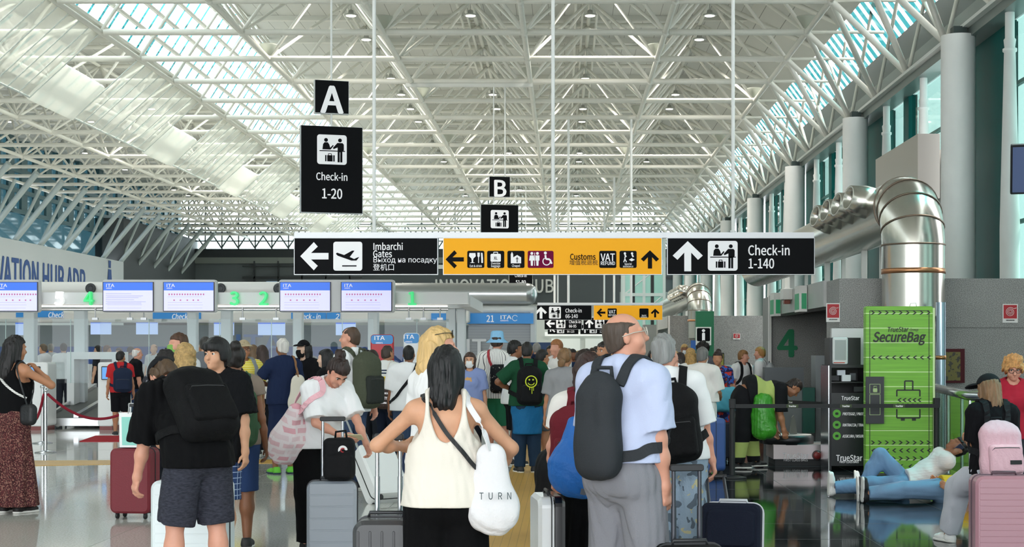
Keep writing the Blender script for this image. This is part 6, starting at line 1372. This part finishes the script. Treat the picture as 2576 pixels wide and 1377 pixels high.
P30 = P('man in a green t-shirt with a smiley backpack and a blue jacket round his waist', 1326, 20.5, 10, 1.72, skin='brown', fat=1.1, head=(-14, 0, 0), L=(-.20, .16, 1.12, (-1, -.2, -.2)), R=(.10, .22, 1.1, (1, -.3, 0)), top=tee('1f4c34', .75, loose=.022), bottom=pants('27394f', wid=1.25), shoes='2a2a2e', hair=('buzz', '16110f'), vox=MV)
v = Field(.006, folds(.008, 18, 9)); v.add(Rc((0, -.03, .55), (0, -.01, 1.02), .135, .15, (1, 0, 0), 1.35), .05).keep(Pl((0, 0, .52), (0, 0, -1))).keep(Pl((0, 0, 1.02), (0, 0, 1))); blob('tied_jacket', v, MV, M('1e6a9c', .7, bump=.3, bs=40), P30['root'])
sb, yy, zz = backpack('black backpack with a yellow smiley face in the queue', P30, M('101114', .75), w=.32, hgt=.50, dep=.16, top=1.42, vox=MV)
m = MB(); cx_, cz_ = 0, zz+.06; yq = yy-.014; m.path([(cx_+.075*math.cos(a_), yq, cz_+.075*math.sin(a_)) for a_ in np.linspace(0, 2*PI, 22, endpoint=False)], .008, 6, closed=True); m.path([(cx_+.045*math.cos(a_), yq, cz_+.045*math.sin(a_)) for a_ in np.linspace(PI*1.12, PI*1.88, 9)], .006, 6); disc(m, cx_-.025, cz_+.025, .011, yq-.004, yq+.006, 10); disc(m, cx_+.025, cz_+.025, .011, yq-.004, yq+.006, 10)
for xx, z0, z1 in ((-.02, -.11, -.07), (.01, -.16, -.07), (.03, -.12, -.07)): m.tube((xx, yq, cz_+z0), (xx, yq, cz_+z1), .005, 6)
m.build('smiley_face', M('d9e62f', .5), sb)
P('person in grey shorts and red sneakers half hidden behind the smiley backpack', 1362, 22.4, -60, 1.62, skin='tan', top=tee('e6e6e8'), bottom=shorts('55585e', .5), shoes='a3283a', hair=('short', '1a1412'), vox=.014, sock='eeeeee')
P32 = P('woman with a golden brown ponytail in a grey t-shirt', 1420, 18, -18, 1.63, sex='f', skin='tan', fat=1.05, R=(.24, .06, 1.02, (1, -.5, 0)), top=tee('8f8f92', .7, loose=.022), bottom=pants('121316'), hair=('pony', '7a5a3a', .22), vox=MV)
P('tall man with reddish hair in a white t-shirt facing left', 1402, 24, 130, 1.78, skin='pink', top=tee('ece9e6'), bottom=pants('3a3d45'), hair=('short', '9a6238'), vox=.014)
P('woman with dark wavy hair behind the ponytail woman', 1466, 20, 0, 1.62, sex='f', skin='tan', top=dict(sl=.6, mat=M('3a3c34', .9, pat=('spots', 20, .55, '77756a'))), bottom=pants('17181c'), hair=('wavy', '2a1b16', .3), vox=.014)
P35 = P('bearded man with shaved head in black looking left', 1521, 19, 140, 1.72, skin='tan', fat=1.15, top=tee('121316'), bottom=pants('1a1b20'), hair=('buzz', '1c1512'), vox=MV, face='17110f')
F = Field(.008).add(El((0, .062, 1.545), (.068, .066, .08))).sub(Bx((0, .1, 1.63), (.09, .12, .055), .02)); blob('beard', F, MV, M('120d0c', .9), P35['root'])
P36 = P('man with grey hair in a navy t-shirt in front of the blue board', 1350, 32, 0, 1.77, top=tee('1e2740'), bottom=pants('2a2d36'), hair=('short', '8d8a86'), vox=.018)
P11 = P('man in white shirt and white trousers with grey hair and a mask strap', 1766, 20.8, -28, 1.65, skin='tan', fat=1.12, top=tee('e6e2dc', .85, hem=.98, loose=.028, neck='collar'), bottom=pants('e6e4e0', wid=1.35, belt='8a4a34', waist=1.01), shoes='7ac046', hair=('short', '6d6b68'), mask='f0f0f0', vox=MV, R=(.16, .28, 1.05))
P12 = P('worker in black and yellow-green work clothes bending far forward', 1872, 21.2, -86, 1.80, skin='tan', fat=1.1, lean=80, head=(0, -6, 0), R=(.16, .50, .52, (.3, -1, 0)), L=(-.18, .46, .50, (-.3, -1, 0)), feet=((.14, -.12), (-.14, .16)), top=dict(sl=.9, hem=.98, loose=.028, mat=M('15171a', .8, pat=('bands', [(.14, .36, 'b4c472')], 1))), bottom=pants('17181b', wid=1.5, hem=.1, mat=M('17181b', .85, pat=('bands', [(.16, .36, 'b4c472')]))), shoes='1a1b1d', hair=('buzz', '2a211c'), vox=.010)
o = thing('plastic_bag', 'green plastic bag held by the bending worker', 'bag', (gx(1928, 21), 21.0, 0)); F = Field(0, folds(.014, 14, 2)); F.add(Rc((-.06, 0, .93), (-.03, 0, .55), .09, .13, (1, 0, 0), 1.2)); blob('bag_body', F, .012, M('3f9a2a', .3, bump=.5, bs=25), o); m = MB(); m.path([(-.06, 0, .9), (-.02, 0, 1.02), (.03, 0, .92)], .01, 6); m.build('bag_handle', M('3f9a2a', .3), o)
P13 = P('boy with fair hair in a white t-shirt with black backpack, looking right', 1868, 28, -140, 1.62, skin='pink', top=tee('f0f0f0', .7), bottom=shorts('3a3d45'), hair=('short', '8a6238'), vox=.014, head=(30, 0, 0)); backpack('black backpack on the boy in white behind the barrier', P13, M('1a1b1e', .8), w=.30, hgt=.44, dep=.15, vox=.014)
P14 = P('boy with blond hair and grey backpack in profile', 1914, 28.6, 68, 1.68, skin='pink', top=tee('f0f0f0', .7), bottom=shorts('3a3d45'), hair=('short', 'a8763e'), vox=.014); backpack('grey backpack on the blond boy in profile', P14, M('b9bcc0', .8), w=.30, hgt=.40, dep=.14, vox=.014)
P('woman with curly blond hair and a white top near the right queue', 1738, 24, 5, 1.64, sex='f', skin='tan', top=tee('e9e6e2', .2, neck='wide'), bottom=pants('3a4a62'), hair=('wavy', 'b08a52', .22), vox=.014)
P('girl with a dark ponytail in a coral t-shirt', 1712, 25, 20, 1.58, sex='f', skin='tan', top=tee('d9706a'), bottom=shorts('3a3d45'), hair=('long', '2a1a16', .24), vox=.016); P('blond woman in pink at the back of the right queue', 1700, 28, -20, 1.6, sex='f', skin='pink', top=tee('e88aa8'), bottom=pants('c9c5bf'), hair=('wavy', 'c8a468', .2), vox=.016)
P('woman in a dark floral dress with a teal bag', 1806, 23.6, 165, 1.60, sex='f', skin='tan', fat=1.1, top=dict(sl=.6, mat=M('2a2348', .85, pat=('spots', 14, .54, 'c23a2e', '3a5aa8'))), bottom=dict(kind='skirt', hem=.38, flare=.1, mat=M('2a2348', .85, pat=('spots', 14, .54, 'c23a2e', '3a5aa8'))), shoes='5a3a2a', hair=('bun', '2a1a16'), vox=.014, R=(.14, .16, 1.05))
P41 = P('man with thick dark hair behind the man in white', 1768, 27, 170, 1.76, skin='brown', top=tee('5a5d63'), bottom=pants('2a2d33'), hair=('curly', '1a1311'), glasses=('111111', 'on'), vox=.014)
P42 = P('boy with black hair in a red t-shirt by the left desk', 303, 29.5, 15, 1.60, skin='tan', head=(-40, 0, 0), top=tee('c22f33'), bottom=shorts('15161a', .5), shoes='2a2a2e', hair=('short', '17110f'), vox=.014); backpack('navy backpack on the boy in the red t-shirt', P42, M('1f2940', .8), w=.36, hgt=.48, dep=.2, top=1.40, vox=.014, dx=.05)
P('elderly man with white hair in a black t-shirt by the left desk', 343, 30.6, -60, 1.67, skin='pink', top=tee('15161a', .8), bottom=pants('2b3b5a'), hair=('bald', 'dedad6'), vox=.014)
P('woman with wavy blond hair behind the bending young man', 466, 14.2, 12, 1.68, sex='f', skin='light', top=tee('2c2d33'), bottom=pants('2a3040'), hair=('wavy', 'b3925e', .24), vox=.010)
P('person with a green face mask and brown hair in the queue', 450, 17.5, 150, 1.80, skin='pink', top=tee('d9dadd'), bottom=pants('2a3040'), hair=('short', '4a2f1f'), mask='7fae5a', vox=.012, head=(-20, 5, 0))
P('woman with dark curly hair beside the wavy blond woman', 418, 16, 10, 1.61, sex='f', skin='tan', top=dict(sl=.6, mat=M('34343a', .9, pat=('spots', 24, .55, '85858c'))), bottom=pants('22242a'), hair=('afro', '191313'), vox=.012)
P('man with dark grey hair seen from behind near the second screens', 516, 25, 0, 1.83, top=tee('6d7076'), bottom=pants('2a2d33'), hair=('short', '3b3836'), vox=.016)
P('woman with long dark hair and a white printed scarf behind the yellow t-shirt', 660, 24, 40, 1.69, sex='f', skin='light', top=dict(sl=1.9, mat=M('d9d6d0', .9, pat=('spots', 20, .55, '4a4d50'))), bottom=pants('17181c'), hair=('long', '33211b', .24), vox=.014)
P('woman with brown bob in black beside the man with the beige cap', 637, 25, 30, 1.70, sex='f', skin='light', top=tee('17181c', 1.9), bottom=pants('17181c'), hair=('bob', '6a5138', .18), vox=.014)
# --- staff and travellers behind the glass, far crowd
stf = random.Random(5)
for i, (x, d, c, hc, lab) in enumerate(((110, 40, 'd9dade', '6a5a4a', 'person in white behind the glass left of the conveyor'), (160, 38, 'ececee', '2a2220', 'tall person in white with dark hair behind the glass'), (128, 42, 'b9bcc0', '8d8a86', 'grey-haired person behind the glass near the left edge'), (248, 41, '2b2d33', '17110f', 'person in black with black hair behind the glass'), (268, 42, '4a4d52', '6a4a38', 'person in dark grey behind the glass'), (300, 42.4, '8d9096', '3a2a22', 'person in grey behind the glass under the rear screen'), (328, 42, '6a6d74', '2a1f1b', 'person in slate grey behind the glass'), (388, 40, 'cfd2d6', '8a6a52', 'balding person in pale grey behind the glass'), (505, 41, '30343c', 'b9a890', 'fair person in dark clothes behind the glass'), (778, 42, '7d8086', '17110f', 'dark-haired person behind the glass near the cap wearer'))):
    P(lab, x, d, stf.choice((20, 160, 80, -60)), 1.70+stf.random()*.12, skin=stf.choice(('fair', 'tan', 'light')), top=tee(c), bottom=pants('2a2d36'), hair=('bald' if i == 7 else 'short', hc), vox=.022, group='people behind the glass', shoes='2a2a2a')
fx = ((1384, 34, 'e9e6e2', '17110f'), (1394, 30, '7a2a3a', '2a1a16'), (1440, 33, '2a3a5a', '17110f'), (1455, 38, 'd9d6cf', 'c8a468'), (1476, 31, 'b83a3a', '1a1311'), (1490, 35, '3a5a4a', '3a2a22'), (1500, 42, 'e6e6e8', '17110f'), (1537, 28, '4a4d55', '6a4a38'), (1548, 36, 'c9a83a', '2a1a16'), (1432, 44, '5a6a8a', '4a3a30'), (1466, 46, 'f0f0f0', '17110f'), (1484, 50, '2a2d33', '8d8a86'), (1510, 33, 'a85a6a', '17110f'), (1640, 34, 'd96a8a', '17110f'), (1655, 38, '3a3d45', '6a5a4a'), (1684, 30, '2a2d33', '17110f'), (1722, 34, 'e9e6e2', 'c8a468'), (1412, 52, '8a8d93', '2a1a16'), (1530, 44, 'e2dcd2', '3a2a22'), (1370, 40, '30343c', '3a2a22'))
names = {'e9e6e2': 'off-white', '7a2a3a': 'wine red', '2a3a5a': 'dark blue', 'd9d6cf': 'beige', 'b83a3a': 'red', '3a5a4a': 'bottle green', 'e6e6e8': 'white', '4a4d55': 'charcoal', 'c9a83a': 'mustard', '5a6a8a': 'slate blue', 'f0f0f0': 'bright white', '2a2d33': 'black', 'a85a6a': 'dusty rose', 'd96a8a': 'pink', '3a3d45': 'dark grey', '8a8d93': 'mid grey', 'e2dcd2': 'cream', '30343c': 'ink blue'}
for i, (x, d, c, hc) in enumerate(fx):
    P('distant traveller in %s, %s head, %s' % (names[c], {'17110f': 'black-haired', '2a1a16': 'dark brown', 'c8a468': 'blond', '1a1311': 'black-brown', '3a2a22': 'brown', '6a4a38': 'chestnut', '4a3a30': 'brown-grey', '8d8a86': 'grey', '6a5a4a': 'ash brown'}[hc], 'by the shop fronts behind the queue' if x < 1600 else 'in the distance before the granite walls'), x, d, stf.choice((0, 180, 30, -150, 90)), 1.60+stf.random()*.16, sex=stf.choice('mf'), skin=stf.choice(('fair', 'tan', 'light', 'brown')), top=tee(c), bottom=pants(stf.choice(('2a2d36', '3a4a62', '17181c'))), hair=(stf.choice(('short', 'bob')), hc, .16) , vox=.022, group='far crowd', mask='e9eef0' if i % 3 == 1 else None)
# ---------------------------------------------------------------- luggage
def SC(label, xp, d, rz, **k): return suitcase(label, gx(xp, d), d, rz, **k)
SC('dark red suitcase with the teal shopping bag on top', 340, 14.9, -8, w=.40, hgt=.62, dep=.27, mat=M('7a1f2c', .55, bump=.15, bs=120, pat=('stripes', 0, .012, .25, '6a1824')), ribs=None, handle=.40)
o = thing('shopping_bag', 'white and teal paper shopping bag on the dark red suitcase', 'bag', (gx(340, 14.85), 14.85, .685), -.1); m = MB(); m.add([(-.13, -.06, 0), (.13, -.06, 0), (.13, .06, 0), (-.13, .06, 0), (-.14, -.05, .33), (.14, -.05, .33), (.14, .05, .33), (-.14, .05, .33)], [(0, 3, 2, 1), (0, 1, 5, 4), (1, 2, 6, 5), (2, 3, 7, 6), (3, 0, 4, 7)]); m.build('bag_body', M('f1f3f2', .5), o); m = MB(); m.add([(-.105, -.0605, .02), (.13, -.0605, .02), (.135, -.052, .29), (-.115, -.052, .29)], [(0, 1, 2, 3)]); fpn = m.build('teal_face', M('8fd6c8', .5), o); text('DOUG', .035, (.03, -.064, .08), M('2c3a3a', .6), fpn, .004, 'CENTER', space=1.2)
m = MB(); m.path([(-.05, -.05, .32), (-.04, -.05, .42), (.04, -.05, .42), (.05, -.05, .32)], .005, 6); m.build('bag_handle', M('d9d9d9', .6), o)
SC('white ribbed suitcase behind the legs of the bending young man', 486, 10.75, -4, w=.51, hgt=.66, dep=.30, col='dfe8ea', ribs='h', handle=None, nrib=9, rough=.2, trim='1b1c1f')
SC('silver grey ribbed suitcase in front of the woman with the bun', 836, 11.85, 6, w=.375, hgt=.56, dep=.24, col='8d949e', ribs='h', handle=.46, nrib=6, rough=.35)
o = thing('backpack', 'small black square backpack with a round badge on the silver grey suitcase', 'backpack', (gx(853, 11.8), 11.8, .628), .05, 'backpacks worn by travellers'); F = Field(0, folds(.003, 14, 2)); F.add(Bx((0, 0, .155), (.115, .07, .155), .045)); F.add(Bx((0, -.07, .10), (.10, .025, .09), .02), .02); blob('pack_body', F, NV, M('101013', .7, bump=.15), o)
m = MB(); disc(m, .035, .225, .036, -.075, -.068, 20); bd = m.build('round_badge', M('efeeee', .5), o); m = MB(); m.path([(.035+.014*math.cos(a_), -.078, .225+.014*math.sin(a_)) for a_ in np.linspace(.6, 5.2, 10)], .006, 6); m.build('badge_mark', M('a3262e', .5), bd); m = MB(); m.path([(-.03, 0, .30), (-.025, 0, .36), (.05, 0, .37), (.06, 0, .30)], .009, 8); m.build('grab_handle', M('101013', .7), o)
SC('dark charcoal suitcase with tall silver handle held by the woman in the tank top', 972, 8.02, 0, w=.30, hgt=.69, dep=.40, col='3a3a3d', ribs='v', handle=.40, nrib=5, rough=.4)
r_ = SC('white hard suitcase with black edge, tilted on its wheels', 985, 16.3, 40, w=.44, hgt=.62, dep=.26, col='eceded', ribs=None, handle=.50, tilt=-38, rough=.15, trim='1a1b1d')
SC('navy suitcase tilted behind the white one', 1030, 17.6, -50, w=.42, hgt=.60, dep=.26, col='27355a', ribs=None, handle=.3, tilt=-25, soft=True)
wsc = SC('white suitcase with black side standing on the yellow path', 1376, 8.95, -82, w=.42, hgt=.72, dep=.15, col='e9eaec', ribs=None, handle=None, rough=.12, trim='141416')
m = MB(); m.rbox(-.214, .214, .0, .079, .053, .778, .055, 4); m.build('black_half', M('121214', .25, coat=.3), wsc); m = MB(); m.box(-.225, -.209, -.02, .02, .50, .56); m.build('latch', M('b9bcc0', .3, 1), wsc)
SC('black suitcase with dark telescopic handle right of the man in the light blue shirt', 1735, 7.9, 8, w=.34, hgt=.56, dep=.26, col='141416', ribs='pocket', handle=.38, soft=True, rough=.8, tcol='3a3c44')
nvs = SC('dark navy soft suitcase with white piping, pulled by the grey-haired woman', 1840, 9.7, -14, w=.37, hgt=.58, dep=.25, col='171c2c', ribs='pocket', handle=None, soft=True, rough=.8, trim='c9cbd0', tilt=-8)
bpy.context.view_layer.update(); iv = nvs.matrix_world.inverted(); hnd = gw['hand'][1]
for q in (-1, 1): k = MB(); k.tube(iv @ (hnd+Vector((q*.055, 0, -.02))), (-.10+q*.06, .05, .62), .011, 8); k.build('handle_tube', M('3a3c44', .3, .3), nvs)
k = MB(); k.tube(iv @ (hnd+Vector((-.075, 0, -.02))), iv @ (hnd+Vector((.075, 0, -.02))), .016, 10); k.build('handle_grip', M('222326', .5), nvs)
SC('blue suitcase beside the man in white', 1792, 20.2, -82, w=.42, hgt=.68, dep=.26, col='3a5a96', ribs='v', handle=None, nrib=5, rough=.35)
SC('dark grey soft trolley bag of the woman in the floral dress', 1806, 22.6, 10, w=.40, hgt=.50, dep=.26, col='3a3c48', ribs=None, handle=None, soft=True, rough=.8)
SC('pink ribbed suitcase at the right edge under the pink backpack', 2525, 11.6, -3, w=.47, hgt=.62, dep=.28, col='b98793', ribs='h', handle=None, nrib=12, rough=.35, trim='55404a')
SC('black suitcase with a bright bag on top behind the yellow t-shirt', 676, 24.5, 10, w=.38, hgt=.60, dep=.25, col='17181c', ribs=None, handle=.3, soft=True, rough=.8)
o = thing('bundle', 'green and orange bundle on the black suitcase in the queue', 'bundle', (gx(676, 24.4), 24.4, .66)); F = Field(0, folds(.02, 14, 4)).add(El((0, 0, .09), (.15, .1, .09))); blob('cloth', F, .014, M('2fa85a', .8, pat=('spots', 7, .5, 'd9603a')), o)
o = thing('shopping_bag', 'teal shopping bag held by the woman in the floral dress', 'bag', (gx(1822, 23.3), 23.3, 0)); F = Field(0, folds(.01, 12, 8)).add(Bx((0, 0, .88), (.16, .08, .17), .04)); blob('bag_body', F, .014, M('4fa8c0', .6), o); m = MB(); m.path([(-.06, 0, 1.04), (-.04, 0, 1.18), (.04, 0, 1.18), (.06, 0, 1.04)], .008, 6); m.build('bag_handle', M('1f2a33', .6), o)
o = thing('duffel_bag', 'black bag on the floor at the left of the burgundy backpack', 'bag', (gx(1388, 13.5), 13.5, 0)); F = Field(0, folds(.012, 12, 6)).add(El((0, 0, .55), (.13, .13, .2))).add(El((0, 0, .25), (.15, .14, .25)), .08); blob('bag_body', F, .012, M('131316', .7), o); m = MB(); m.path([(-.06, 0, .72), (0, 0, .86), (.06, 0, .72)], .01, 6); m.build('bag_handle', M('131316', .7), o)
